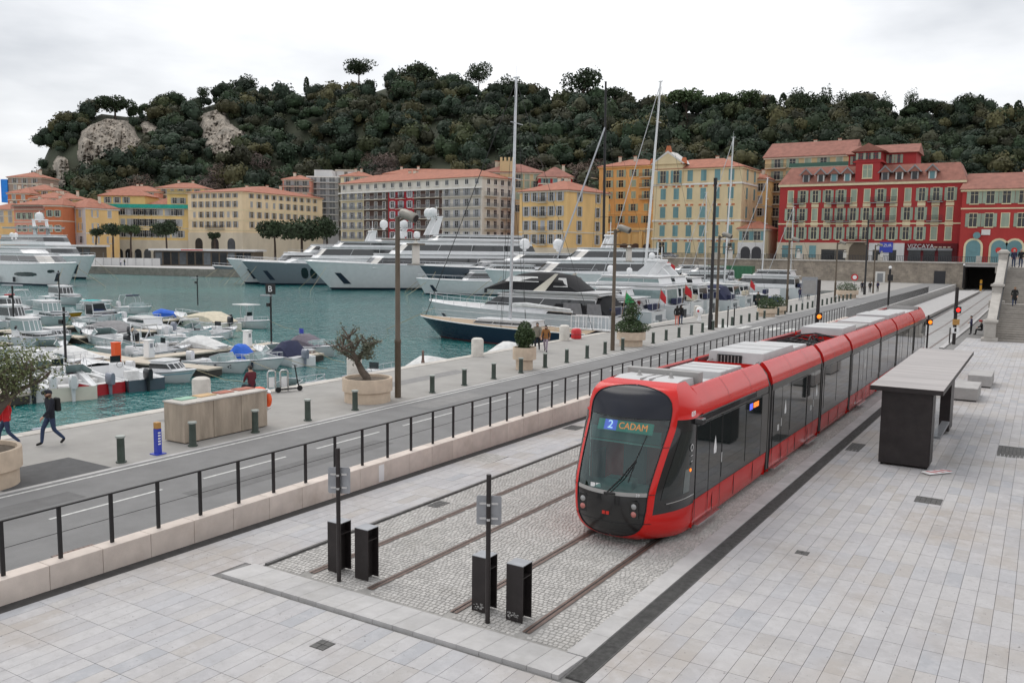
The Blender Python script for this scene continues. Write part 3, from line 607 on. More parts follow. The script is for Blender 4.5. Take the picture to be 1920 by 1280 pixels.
# bellows between the modules
for j in JT:
    t = MB()
    for k in range(5):
        y = j-.22+.11*k; r = 1.27 if k % 2 else 1.31
        t.add([(-r, y, .3), (r, y, .3), (r, y, 2.7), (1.05, y, 3.2), (-1.05, y, 3.2), (-r, y, 2.7)], [])
    o0 = [range(6*k, 6*k+6) for k in range(5)]
    for k in range(4):
        for q in range(6): t.f.append((6*k+q, 6*k+(q+1) % 6, 6*k+6+(q+1) % 6, 6*k+6+q)); t.m.append(0)
    t.build('bellows', 'rubber', tram)
    for sg in (-1, 1): MB().tube([(sg*1.32, j-.1, .35), (sg*1.33, j-.1, 2.7), (sg*1.2, j-.1, 3.1), (sg*.95, j-.1, 3.36)], .03, 6).build('bellows_frame', 'joint_grey', tram, smooth=60)
# undercarriage
t = MB(); t.box(-1.05, 1.7, .12, 1.05, END-1.7, .5); t.build('underframe', 'rubber', tram)
for yb in (4.6, 11.4, 17.5, 24, 30.2, 36.5, 43):
    t = MB()
    for y in (yb-.85, yb+.85):
        t.tube([(-.81, y, .28), (.81, y, .28)], .28, 16)
    t.build('bogie', 'rubber', tram)
# roof equipment
def rbox(x0, y0, x1, y1, h, m='roof_white', name='roof_unit', lines=0, ch=.04):
    u = MB().frus(x0, y0, x1, y1, 3.04, 3.04+h, ch, ch).build(name, m, tram, bevel=.02)
    for k in range(lines):
        y = y0+(y1-y0)*(k+1)/(lines+1); MB().box(x0+.05, y-.012, 3.04+h-.002, x1-.05, y+.012, 3.045+h+.004).build('panel_joint', 'roof_grey', u)
    return u
t = MB(); t.loft([[(-.86, y, 3.04), (-.8, y, z), (.8, y, z), (.86, y, 3.04)] for y, z in ((1.75, 3.46), (2.3, 3.52), (3.0, 3.5), (3.02, 3.04))]); fair = t.build('roof_fairing', 'roof_white', tram, smooth=30)
for x in (-.35, .45): MB().lathe([(.1, 0), (.05, .05), (.03, .12), (.01, .14)], 8, (x, 2.45, 3.5)).build('antenna', 'roof_grey', fair)
for x in (-.1, .12): MB().box(x, 1.9, 3.49, x+.02, 2.95, 3.53).build('panel_joint', 'roof_grey', fair)
MB().box(-.93, 3.05, 3.04, .93, 3.32, 3.62).build('roof_baffle', 'roof_grey', tram, bevel=.015)
rbox(-.8, 3.6, .8, 5.2, .16, lines=1); rbox(-.75, 5.3, .75, 7.2, .34, lines=2); rbox(-.85, 7.3, .85, 7.8, .2, 'roof_grey')
hv = rbox(-.86, 8.9, .86, 12.6, .52, lines=2, name='air_conditioner'); rbox(-.86, 12.7, .86, 14.5, .4, lines=1)
t = MB(); t.box(-.55, 8.86, 3.12, .2, 8.93, 3.46); gq = t.build('intake_frame', 'rubber', hv)
t = MB()
for k in range(7): t.box(-.53+.105*k, 8.84, 3.14, -.51+.105*k, 8.86, 3.44)
t.build('intake_bars', 'roof_grey', gq)
pt = MB().box(-.9, 15.2, 3.04, .9, 20.0, 3.1).build('pantograph_deck', 'rubber', tram); t = MB()
for x in (-.55, .55): t.tube([(x, 15.6, 3.2), (x*.4, 17.8, 3.45), (x, 19.6, 3.35)], .03, 6); t.tube([(x, 15.4, 3.15), (x, 19.8, 3.15)], .035, 6)
for y in (15.6, 16.6, 17.8, 19.4, 19.7): t.tube([(-.75, y, 3.3), (0, y, 3.42), (.75, y, 3.3)], .025, 6)
for k in range(7): t.tube([(random.uniform(-.8, .8), 15.4+.6*k, 3.1), (random.uniform(-.5, .5), 15.8+.6*k, 3.4), (random.uniform(-.8, .8), 16.2+.5*k, 3.15)], .022, 5)
t.build('pantograph', 'rubber', tram, smooth=60)
rbox(-.86, 20.7, .86, 23.8, .55, lines=1); rbox(-.86, 23.9, .86, 27.2, .4, 'roof_grey'); rbox(-.8, 27.9, .8, 32.5, .42, lines=2); rbox(-.86, 33.2, .86, 36.4, .5, lines=1, name='air_conditioner'); rbox(-.86, 36.6, .86, 39.5, .45, lines=1); rbox(-.8, 40.2, .8, 44.5, .3, lines=2); MB().box(-.93, 44.6, 3.04, .93, 44.85, 3.55).build('roof_baffle', 'roof_grey', tram)
t = MB()
for x in (-.72, .7): t.tube([(x, 3.6, 3.12), (x, 7.8, 3.12), (x, 8.6, 3.3), (x, 14.6, 3.3)], .02, 5)
t.build('roof_conduit', 'roof_grey', tram)
# the other cab is the same, turned round
for o in front_parts:
    if o.name.split('.')[0] in ('wiper',): continue
    c = o.copy(); COL.objects.link(c); c.parent = tram; c.scale = (1, -1, 1); c.location = (0, END, 0)
# ------------------------------------------------------------------ things on the tram plaza
def stop_post(x, y, lb):
    t = thing('stop_post', lb, 'sign post', (x, y, pz(y)), group='track end sign posts')
    MB().tube([(0, 0, 0), (0, 0, 2.62)], 0.042, 10).build('pole', 'dark_brown_metal', t, smooth=50)
    pts = [(-.19, 1.72), (.19, 1.72), (.215, 1.745), (.215, 2.205), (.19, 2.23), (-.19, 2.23), (-.215, 2.205), (-.215, 1.745)]
    p = MB().prism(pts, 0.075, 0.088, 'y').build('sign_plate', 'grey_metal', t)
    for z in (1.84, 2.1):
        MB().box(-.16, .045, z-.02, .16, .075, z+.02).build('bracket', 'chrome', p); MB().tube([(0, -.02, z-.02), (0, -.02, z+.02)], .035, 8).build('clamp', 'chrome', p)
    t.rotation_euler = (0, 0, radians(28)); return t
stop_post(-11.25, 12.07, 'thin dark post with sign seen from behind at the left track end')
stop_post(-7.82, 12.07, 'thin dark post with sign seen from behind at the right track end')
for x, lb in ((-11.63, 'left bin at the empty track end'), (-10.92, 'right bin at the empty track end'), (-8.17, 'left bin in front of the tram, scratched foot'), (-7.45, 'right bin in front of the tram, scratched foot')):
    t = thing('buffer_cabinet', 'tall narrow dark steel '+lb.replace('bin', 'buffer stop'), 'buffer stop', (x, 12.5, pz(12.5)), group='dark steel buffer stops')
    MB().box(-.165, -.16, .02, .165, -.14, 1.02).build('front_plate', 'dark_brown_metal', t); MB().box(-.165, .14, .02, .165, .16, 1.02).build('back_plate', 'dark_brown_metal', t)
    MB().box(-.03, -.139, .02, .03, .139, .99).build('web', 'dark_brown_metal', t); MB().box(-.165, -.16, 1.021, .165, .16, 1.033).build('top_plate', 'grey_metal', t); MB().box(.031, -.138, .80, .16, .138, .815).build('shelf', 'dark_brown_metal', t)
    if 'scratched' in lb:
        b = MB()
        for k in range(26):
            a = random.uniform(-.14, .06); z = random.uniform(.06, .17); b.box(a, -.1615, z, a+random.uniform(.01, .05), -.1605, z+random.uniform(.003, .02))
        b.build('scratches', 'concrete', t)
# shelter
sh = thing('tram_shelter', 'dark brown tram stop shelter with flat zinc roof', 'shelter', (-3.4, 28.95, pz(29)))
MB().box(-.72, 0, .07, .72, .9, 2.35).build('cabinet', 'dark_brown_metal', sh, bevel=.01)
MB().box(.722, .03, .12, .74, .42, 2.3).build('cabinet_door', 'dark_brown_metal', sh); MB().box(.722, .46, .12, .74, .87, 2.3).build('cabinet_door', 'dark_brown_metal', sh); MB().box(.741, .5, 1.55, .75, .6, 1.68).build('notice', 'grey_metal', sh)
for x, y in ((-.66, .05), (.6, .05), (-.66, .8), (.6, .8)): MB().box(x, y, 0, x+.08, y+.08, .07).build('foot', 'rubber', sh)
MB().box(.58, .92, .3, .62, 3.6, 2.35).build('glass_panel', 'tram_lowglass', sh)
MB().box(-.05, 6.6, .05, .72, 7.9, 2.3).build('rear_panel', 'dark_brown_metal', sh)
MB().box(-.68, 11.2, .05, -.5, 12.0, 2.35).build('column', 'dark_brown_metal', sh)
rf = MB().box(-1.03, -.3, 2.38, 1.03, 12.4, 2.52).build('roof', 'dark_brown_metal', sh)
for k in range(14): MB().box(-1.025, -.29+.907*k, 2.522, 1.025, .612+.907*k, 2.53).build('roof_sheet', 'roof_zinc', rf)
MB().box(.5, 3.0, .42, .75, 6.2, .5).build('seat', 'grey_metal', sh)
for k, (x, y, lb) in enumerate(((-2.85, 44.9, 'nearer grey concrete block bench behind the shelter'), (-2.55, 50.5, 'farther grey concrete block bench behind the shelter'))):
    t = thing('concrete_bench', lb, 'bench', (x, y, pz(y)), group='concrete block benches')
    MB().box(-.55, 0, .06, .55, 2.6, .62).build('block', 'concrete', t, bevel=.025); MB().box(-.5, .05, 0, .5, 2.55, .06).build('plinth', 'gutter', t)
# fallen hazard panel
hp = thing('hazard_panel', 'red and white striped hazard panel lying flat by the shelter', 'hazard panel', pl(1756, 887)[:2]+(pz(28)+.02,), rz=radians(-38))
MB().box(-.17, -.45, 0, .17, .45, .03).build('board', 'white_paint', hp, bevel=.01)
for k in range(3):
    y = -.34+.27*k; MB().add([(-.13, y, .032), (.13, y+.18, .032), (.13, y+.30, .032), (-.13, y+.12, .032)], [(0, 1, 2, 3)]).build('stripe', 'red', hp)
# tram signals
def signal(p, h, lb, head_z, lens, extra=False, two=None):
    t = thing('tram_signal', lb, 'signal', p, group='tram signal posts')
    MB().tube([(0, 0, 0), (0, 0, h)], .13, 12).build('post', 'dark_brown_metal', t, smooth=50)
    hd = MB().box(-.24, -.42, head_z-.26, .24, -.13, head_z+.26).build('lamp_head', 'black_metal', t, bevel=.02)
    l = MB().lathe([(.16, 0), (.15, .04), (.08, .07), (.01, .08)], 16).xf(lambda x, y, z: (x, -.42-z, head_z+y)).build('lens', lens, hd, smooth=60)
    if extra:
        MB().box(-.26, -.20, 1.55, .26, -.13, 2.0).build('yellow_plate', 'rust_cap', t); MB().box(-.27, -.22, .9, .27, -.13, 1.35).build('notice_plate', 'white_paint', t); MB().box(-.12, -.225, 1.0, .05, -.221, 1.3).build('notice_print', 'black_metal', t)
        MB().tube([(-.3, .1, 0), (-.3, .1, 1.3)], .05, 8).build('side_post', 'dark_brown_metal', t)
    t.rotation_euler = (0, 0, radians(28)); return t
q = pl(1788, 645); signal(q, 4.5, 'black signal post with red light and yellow plate beyond the shelter', 2.75, 'light_red', True)
q = g(1533, 640, -.7); signal((-14.2, 66.5, -.7), 5.0, 'black signal post with orange light between railing and tram', 2.3, 'light_orange')
t = thing('signal_lamp', 'small orange signal light beside the far end of the tram', 'signal', (-6.1, 60.2, pz(60)))
MB().tube([(0, 0, 0), (0, 0, 3.1)], .06, 8).build('post', 'dark_brown_metal', t); hd = MB().box(-.15, -.3, 2.5, .15, -.05, 2.86).build('lamp_head', 'black_metal', t); MB().lathe([(.12, 0), (.09, .05), (.01, .06)], 14).xf(lambda x, y, z: (x, -.3-z, 2.68+y)).build('lens', 'light_orange', hd)
t.rotation_euler = (0, 0, radians(28))
t = thing('camera_mast', 'dark mast with camera at the far end of the tram', 'mast', (-13.0, 92, pz(92))); MB().tube([(0, 0, 0), (0, 0, 5.8)], .1, 8).build('pole', 'black_metal', t); MB().ball((0, 0, 5.9), .16).build('camera', 'white_paint', t)
MB().box(-.18, -.1, 4.6, .3, .1, 5.2).build('box', 'black_metal', t)
t = thing('tunnel_mast', 'slim dark mast in front of the tunnel mouth', 'mast', at(1805, 540, 120)); MB().tube([(0, 0, 0), (0, 0, 3.2)], .1, 8).build('pole', 'black_metal', t); MB().ball((0, 0, 3.2), .14).build('camera', 'white_paint', t)
# far platform
pf = MB(); pf.add([(-14.6, 88, -.9), (-10.9, 96, -.9), (-10.6, 190, -1.0), (-14.6, 190, -1.0), (-14.6, 88, -.55), (-10.9, 96, -.55), (-10.6, 190, -.75), (-14.6, 190, -.75)], [(4, 5, 6, 7), (0, 1, 5, 4), (1, 2, 6, 5), (3, 0, 4, 7)])
tag(pf.build('far_platform', 'granite_kerb'), kind='structure')
t = MB()
t.loft([[(-6.45, y, pz(y)), (-6.45, y, pz(y)+.07), (-6.15, y, pz(y)+.07), (-6.15, y, pz(y))] for y in (72, 100, 150)]); tag(t.build('far_kerb', 'granite_kerb'), kind='structure')
# grand staircase at the right
mat('stair_stone', (0.31, 0.287, 0.26), 0.85, var=0.12, scale=2, bump=0.25, bscale=30, orand=0.08, stain=0.5, stcol=(0.15, 0.14, 0.12))
mat('stair_pale', (0.44, 0.415, 0.38), 0.85, var=0.12, scale=2, bump=0.25, bscale=30, stain=0.5, stcol=(0.32, 0.3, 0.27))
st = thing('stone_staircase', 'wide stone staircase with balustrade climbing at the right edge', 'staircase', (-3.3, 82.3, pz(82)))
nst = 0; z = 0.0; y = 0.0; H = 4.9-pz(82)
stepm = MB().box(0, 0, -.8, 11, .5, .165).mesh('step', 'stair_stone')
while z < H:
    link('step', stepm, st, (0, y, z)); z += .165; y += .40; nst += 1
    if nst == 17: MB().box(0, y, -.6+z, 11, y+1.6, z).build('landing', 'stair_stone', st); y += 1.6
STY = y; STZ = z
MB().box(0, y, z-.8, 40, y+110, z).build('terrace', 'stair_stone', st)
bl = [( -.95, -1.0, 0, .95, 1.0), (-.9, 7.9, 2.9, .8, .9), (-.9, STY, STZ, .8, 1.0)]
MB().prism([(0.0, -.3), (STY, STZ-.3), (STY, STZ+.75), (8.4, 2.9+.7), (7.6, 2.9+.7), (0, .9)], -.62, -.05, 'x').build('balustrade', 'stair_pale', st)
MB().prism([(.2, .95), (7.7, 3.62), (7.7, 3.8), (.2, 1.13)], -.7, .02, 'x').build('coping', 'stair_pale', st); MB().prism([(8.5, 3.62), (STY, STZ+.78), (STY, STZ+.95), (8.5, 3.8)], -.7, .02, 'x').build('coping', 'stair_pale', st)
MB().tube([(.15, .3, 1.5), (.15, 7.7, 4.2)], .05, 6).build('handrail', 'black_metal', st); MB().tube([(.15, 8.6, 4.2), (.15, STY, STZ+1.3)], .05, 6).build('handrail', 'black_metal', st)
for yy_, zz_ in ((-.6, 0), (7.5, 2.75), (STY-.5, STZ-.2)):
    b = MB(); w = .62
    b.box(-.33-w, yy_-w+.5, zz_-.4, -.33+w, yy_+w+.5, zz_+.28); b.box(-.33-.42, yy_+.08, zz_+.28, -.33+.42, yy_+.92, zz_+1.55); b.box(-.33-.55, yy_-.05, zz_+1.55, -.33+.55, yy_+1.05, zz_+1.75); b.frus(-.33-.45, yy_+.05, -.33+.45, yy_+.95, zz_+1.75, zz_+1.95, .2, .2)
    b.build('pedestal', 'stair_pale', st, bevel=.03)
MB().box(-.75, STY, STZ-7, -.1, STY+110, STZ).build('side_wall', 'stair_stone', st); MB().box(-.7, STY+1, STZ, -.15, STY+110, STZ+1.0).build('parapet', 'stair_pale', st)

# terrace wall that closes the plaza on its right
tw_ = thing('terrace_wall', 'long stone terrace wall closing the tram plaza on the right', 'wall', (8.0, -30, -1.2))
for k in range(14): MB().box(0, 8*k+.01, 0, .7, 8*k+7.99, 6.1).build('wall_bay', 'stair_stone', tw_); MB().box(-.1, 8*k-.35, 0, .0, 8*k+.35, 6.1).build('pilaster', 'stair_pale', tw_)
MB().box(-.25, -1, 6.1, .95, 113, 6.35).build('coping', 'stair_pale', tw_); MB().box(.7, -1, 5.6, 40, 113, 6.05).build('terrace', 'stair_stone', tw_)
# ------------------------------------------------------------------ quay furniture
bo = thing('bollard', 'x', 'bollard', (-22.5, 15.1, 0), group='green steel bollards along the road edge')
MB().lathe([(.15, 0), (.15, .04), (.11, .05), (.105, .72), (.11, .73)], 14).build('shaft', 'bollard_green', bo, smooth=40); MB().lathe([(.135, .73), (.14, .75), (.13, .785), (.02, .79)], 14).build('cap', 'bollard_cap', bo, smooth=40)
ys = [15.1+2.5*k for k in range(46) if k not in (5, 15)]
for i, y in enumerate(ys):
    lb = 'short green steel bollard on the road edge, %s from the left' % ordw(i)
    if i == 0: bo['label'] = lb; bo.location.y = y
    else: dup(bo, (-22.5+random.uniform(-.03, .03), y, 0), random.uniform(0, 6), lb)
for x, y, lb in ((-28.15, 31.4, 'pale stone mooring post behind the potted olive tree'), (-28.1, 42.0, 'pale stone mooring post left of the tub with bush'), (-28.2, 53.0, 'pale stone mooring post beside the stern of the blue sailboat'), (-28.3, 22.6, 'pale stone mooring post behind the concrete block'), (-28.2, 80.0, 'pale stone mooring post far along the quay'), (-28.2, 64.5, 'pale stone mooring post beyond the conical shrub')):
    t = thing('mooring_post', lb, 'mooring post', (x, y, 0), group='pale stone mooring posts'); MB().lathe([(.4, 0), (.4, .03), (.36, .05), (.36, .92), (.33, 1.02), (.22, 1.08), (.02, 1.1)], 18).build('shaft', 'white_stone', t, smooth=40); MB().lathe([(.42, 0), (.42, .04), (.37, .05)], 18).build('base', 'quay_cap', t)
t = thing('mooring_pin', 'rusty iron mooring pin on the quay edge', 'mooring pin', g(793, 680)); MB().lathe([(.11, 0), (.1, .05), (.07, .2), (.06, .55), (.08, .58), (.05, .68), (.01, .7)], 10).build('pin', 'rail_steel', t)
# lamp posts
def lamp(y, lb, first=None, h=7.55):
    if first: return dup(first, (-22.95, y, 0), None, lb)
    t = thing('lamp_post', lb, 'lamp post', (-22.95, y, 0), group='tall brown quay lamp posts')
    MB().lathe([(.135, 0), (.13, 2.3), (.145, 2.33), (.14, 2.45), (.11, 2.5), (.1, h), (.02, h+.01)], 14).build('pole', 'lamp_brown', t, smooth=40)
    a = MB().tube([(-.85, 0, 6.62), (1.15, 0, 6.62)], .035, 8).build('arm', 'lamp_brown', t)
    p = MB().tube([(.1, 0, h-.15), (.42, 0, h-.05)], .06, 8).build('projector_arm', 'lamp_brown', t)
    MB().tube([(.28, -.1, h+.16), (.42, -.1, h+.12), (1.0, -.1, h-.08), (1.02, -.1, h-.09)], [.15, .2, .2, .17], 14).build('projector', 'lamp_head', p, smooth=40)
    MB().tube([(1.03, -.1, h-.093), (1.05, -.1, h-.10)], .15, 14).build('projector_glass', 'black_metal', p)
    l = MB().lathe([(.19, 0), (.2, .04), (.2, .74), (.22, .76), (.22, .8), (.1, .88), (.03, 1.0)], 4).xf(lambda x, y_, z: (x+.95, y_, z+5.62)).build('lantern', 'lantern_white', a)
    MB().box(.7, -.25, 5.585, 1.2, .25, 5.62).build('lantern_base', 'lamp_brown', a); MB().box(.68, -.27, 6.40, 1.22, .27, 6.46).build('lantern_top', 'lamp_brown', a)
    return t
lp = lamp(28.3, 'tall brown lamp post behind the potted olive tree')
for y, lb in ((49.6, 'tall brown lamp post left of the conical shrub'), (69.8, 'tall brown lamp post beside the tall black pole'), (92.6, 'tall brown lamp post beyond the pair of shrub tubs'), (117, 'slim brown lamp post, second farthest of the quay row'), (146, 'slim brown lamp post, farthest of the quay row')): lamp(y, lb, lp)
for x, y, h, lb in ((-22.75, 67.7, 11.8, 'very tall thin black pole beside the road'), (-23.2, 140, 11, 'thin black pole far along the quay before the stone wall')):
    t = thing('black_pole', lb, 'pole', (x, y, 0)); MB().lathe([(.2, 0), (.19, 1.2), (.15, 1.3), (.11, h-.3), (.16, h-.28), (.14, h), (.02, h+.05)], 10).build('shaft', 'black_metal', t, smooth=40); MB().box(-.12, -.12, h+.0, .12, .12, h+.25).build('cap', 'black_metal', t)
for p, lb in ((g(1364, 613), 'left one of two slim black posts at the crossing'), (g(1376, 610), 'right one of two slim black posts at the crossing')):
    t = thing('crossing_post', lb, 'post', p); MB().tube([(0, 0, 0), (0, 0, 1.75)], .055, 8).build('shaft', 'black_metal', t); MB().tube([(0, 0, 1.5), (0, 0, 1.6)], .058, 8).build('band', 'grey_metal', t)
# marker post
t = thing('marker_post', 'blue marker post with wooden top on the road edge', 'marker post', (-22.5, 16.33, 0)); MB().box(-.08, -.08, .03, .08, .08, .78).build('shaft', 'blue_paint', t); MB().box(-.081, -.081, .781, .081, .081, .98).build('top', 'rust_cap', t, bevel=.015); MB().box(-.17, -.17, 0, .17, .17, .03).build('base', 'blue_paint', t)
b = MB()
for k in range(5): b.box(.081, -.045, .3+.085*k, .084, .045, .345+.085*k)
b.build('white_print', 'white_paint', t)
# concrete container block with boards on top
mat('sh_green_', (.25, .42, .32), .8, var=.2); mat('tan_', (.5, .34, .18), .8, var=.2); mat('terra_', (.36, .13, .09), .8, var=.2)
cb = thing('concrete_block', 'long stained concrete box on the quay beside the road', 'concrete box', (-23.9, 17.6, 0))
for k in range(3): MB().box(0, 1.15*k+.006, .03, 1.0, 1.15*k+1.144, 1.26).build('panel', 'concrete_stained', cb, bevel=.02)
MB().box(-.02, -.02, 1.262, 1.02, 3.47, 1.31).build('coping', 'quay_cap', cb); MB().box(.08, .08, 0, .92, 3.37, .03).build('plinth', 'gutter', cb)
for k, (y0, y1, m_) in enumerate(((.3, .9, 'sh_green_'), (1.05, 1.7, 'tan_'), (1.85, 2.45, 'terra_'), (2.65, 3.35, 'terra_'))): MB().box(.06, y0, 1.311, .5, y1, 1.34).build('board', m_, cb)
t = thing('lifebuoy', 'orange lifebuoy hanging on the end of the concrete box', 'lifebuoy', (-23.35, 21.12, 1.0)); b = MB(); n1, n2 = 20, 8
b.loft([[((.36+.1*cos(2*pi*q/n2))*cos(2*pi*k/n1), .1*sin(2*pi*q/n2), (.36+.1*cos(2*pi*q/n2))*sin(2*pi*k/n1)-.1) for q in range(n2)] for k in range(n1+1)], closed=True); b.build('ring', 'orange', t, smooth=60)
for a in (45, 135, 225, 315): MB().tube([((.36-.1)*cos(radians(a)), 0, .26*sin(radians(a))-.1), (.47*cos(radians(a)), 0, .47*sin(radians(a))-.1)], .112, 8).build('band', 'white_paint', t)
t.rotation_euler = (0, 0, radians(20))
# planters
def leaves(n, fn, size, name, m, parent, up=0.3, cols=None):
    "n small leaf faces, fn(k)->(centres (n,3)) ; returns one crown mesh"
    C = np.array(fn(n)); n = len(C); d = rng.normal(size=(n, 3)); d[:, 2] += up; d /= np.linalg.norm(d, axis=1)[:, None]
    a = np.cross(d, rng.normal(size=(n, 3))); a /= np.linalg.norm(a, axis=1)[:, None]; b = np.cross(d, a)
    s = size*rng.uniform(.6, 1.3, (n, 1)); V = np.stack([C-a*s-b*s*.5, C+a*s-b*s*.5, C+a*s*.6+b*s*.6, C-a*s*.6+b*s*.6], 1).reshape(-1, 3)
    return bigmesh(name, V, np.arange(4*n).reshape(-1, 4), m, parent, cols if cols is None else np.repeat(cols, 4, 0))
mat('olive_leaf', (0.13, 0.14, 0.095), 0.7, var=0.5, scale=5); mat('olive_green', (0.15, 0.175, 0.075), 0.7, var=0.5, scale=4); mat('shrub_leaf', (0.05, 0.085, 0.03), 0.6, var=0.5, scale=6); mat('shrub_dark', (0.035, 0.06, 0.022), 0.6, var=0.5, scale=5)
def tub(p, r, h, lb, neck=.0, name='planter'):
    t = thing(name, lb, 'planter', p)
    rb = r*.92 if not neck else r*neck
    MB().lathe([(rb, 0), (rb, h*.42), (r, h*.46), (r, h*.96), (r*.99, h), (r*.9, h), (r*.88, h-.12), (.02, h-.12)], 36).build('pot', 'planter_stone', t, smooth=35)
    MB().lathe([(.02, h-.08), (r*.87, h-.1), (r*.87, h-.3)], 30).build('soil', 'soil', t); return t
def branch_tree(root, base, lean, levels, r0, ln, seed, tips, spread=.55, kids=3, m='bark', name='trunk', keep=.65, gnarl=.12):
    R = random.Random(seed); b = MB()
    def grow(p, d, r, l, lev):
        pts = [p]; q = p.copy(); dd = d.copy(); n = 4
        for k in range(n):
            dd = (dd+Vector((R.gauss(0, gnarl), R.gauss(0, gnarl), R.gauss(0.02, gnarl*.6)))).normalized(); q = q+dd*(l/n); pts.append(q.copy())
        b.tube(pts, [r*(1-.38*k/n) for k in range(n+1)], 7 if lev < 2 else 5)
        if lev >= levels: tips.append((q.copy(), dd.copy())); return
        for c in range(kids+(1 if R.random() < .35 else 0)):
            az = 2*pi*(c+R.random()*.7)/kids; sd = Vector((cos(az), sin(az), R.uniform(-.1, .4)))
            grow(q if c < 2 else pts[3], (dd*(1-spread)+sd*spread+Vector((0, 0, .18))).normalized(), r*.62*(.8+.4*R.random()), l*keep*R.uniform(.8, 1.2), lev+1)
            if lev >= 1: tips.append((pts[2].copy(), dd.copy()))
    grow(Vector(base), Vector(lean).normalized(), r0, ln, 0)
    return b.build(name, m, root, smooth=60)
# potted olive behind the second bollard group
p1 = tub((-23.45, 26.95, 0), 1.02, .98, 'round pale stone planter holding the bare pruned olive tree')
ot = thing('olive_tree', 'gnarled pruned olive tree with sparse grey foliage in a round planter', 'tree', (-23.45, 26.95, .88)); tips = []
branch_tree(ot, (0, 0, -.1), (.02, .05, 1), 3, .19, 1.0, 5, tips, spread=.66, kids=3, keep=.72, gnarl=.2)
pts = []
for q, d in tips:
    for k in range(15): pts.append((q.x+random.gauss(0, .085), q.y+random.gauss(0, .085), q.z+random.gauss(.0, .085)))
for k in range(700):
    a = random.uniform(0, 2*pi); r = abs(random.gauss(0, .22)); pts.append((r*cos(a), r*sin(a), random.uniform(.85, 1.5)))
leaves(0, lambda n: pts, .038, 'crown', 'olive_leaf', ot)
# left potted olive
p2 = tub((-23.35, 11.55, 0), 1.05, .98, 'round pale stone planter at the left edge holding a leafy olive tree')
ot = thing('olive_tree', 'leaning olive tree with dense green foliage at the left edge', 'tree', (-23.35, 11.55, .88)); tips = []
branch_tree(ot, (0, 0, -.1), (-.1, .42, 1), 3, .17, 1.35, 12, tips, spread=.55, kids=3, keep=.74, gnarl=.16)
pts = []
for q, d in tips:
    if q.z < 1.3: continue
    for k in range(75):
        pts.append((q.x+random.gauss(0, .26), q.y+random.gauss(0, .26), q.z+random.gauss(.1, .17)))
leaves(0, lambda n: pts, .033, 'crown', 'olive_green', ot)
def shell(c, rx, ry, rz, thick=.35, lump=.22, seed=1):
    R = np.random.default_rng(seed); ph = R.uniform(0, 6, (6, 3)); fr = R.uniform(1.5, 4, (6, 3))
    def f(n):
        d = rng.normal(size=(n, 3)); d /= np.linalg.norm(d, axis=1)[:, None]
        l = sum(np.sin(d@np.diag(fr[k])@np.ones(3)+ph[k, 0])*np.cos(d[:, 0]*fr[k, 1]*2+ph[k, 1]) for k in range(6))/3
        r = (1+lump*l)*(1-thick*rng.random(n)**1.6); return np.array(c)+d*r[:, None]*np.array([rx, ry, rz])
    return f
tub((-23.05, 38.9, 0), .62, 1.18, 'tall round pale tub with upright dark green bush', neck=.72)
t = thing('potted_bush', 'upright dark green bush growing in the tall round tub', 'bush', (-23.05, 38.9, 1.05)); MB().tube([(0, 0, 0), (.05, 0, .7), (0, .05, 1.2)], [.05, .04, .01], 6).build('stem', 'bark', t); leaves(2600, shell((0, 0, .72), .5, .5, .72, .5), .05, 'foliage', 'shrub_leaf', t)
tub((-23.1, 52.8, 0), .95, .95, 'wide pale pink tub with cone-shaped shrub', neck=.8)
t = thing('potted_bush', 'cone-shaped shrub with wide leafy base in the wide pink tub', 'bush', (-23.1, 52.8, .8)); MB().tube([(0, 0, 0), (.05, 0, .9), (-.05, .05, 2.0)], [.07, .05, .01], 6).build('stem', 'bark', t)
f1, f2 = shell((0, 0, .45), 1.15, 1.15, .5, .5), shell((0, 0, 1.3), .6, .6, .95, .7, .35); leaves(0, lambda n: np.concatenate([f1(2200), f2(1300)]), .055, 'foliage', 'shrub_leaf', t)
for p, r, h, lb, bl_ in (((-23.0, 85.3, 0), .95, .8, 'low pink tub, nearer of the far pair on the quay', 'rounded shrub in the nearer tub of the far pair'), ((-23.2, 89.6, 0), .95, .8, 'low pink tub, farther of the far pair on the quay', 'rounded shrub in the farther tub of the far pair'), ((-23.5, 128, 0), 1.5, 1.1, 'long pale planter near the stone wall', 'yellow-green shrubs in the long planter near the stone wall')):
    tub(p, r, h, lb, neck=.8); t = thing('potted_bush', bl_, 'bush', (p[0], p[1], h-.1)); MB().tube([(0, 0, 0), (0, 0, .6)], .04, 5).build('stem', 'bark', t); leaves(1500, shell((0, 0, .45), r, r, .75, .5, .3), .06, 'foliage', 'shrub_leaf', t)
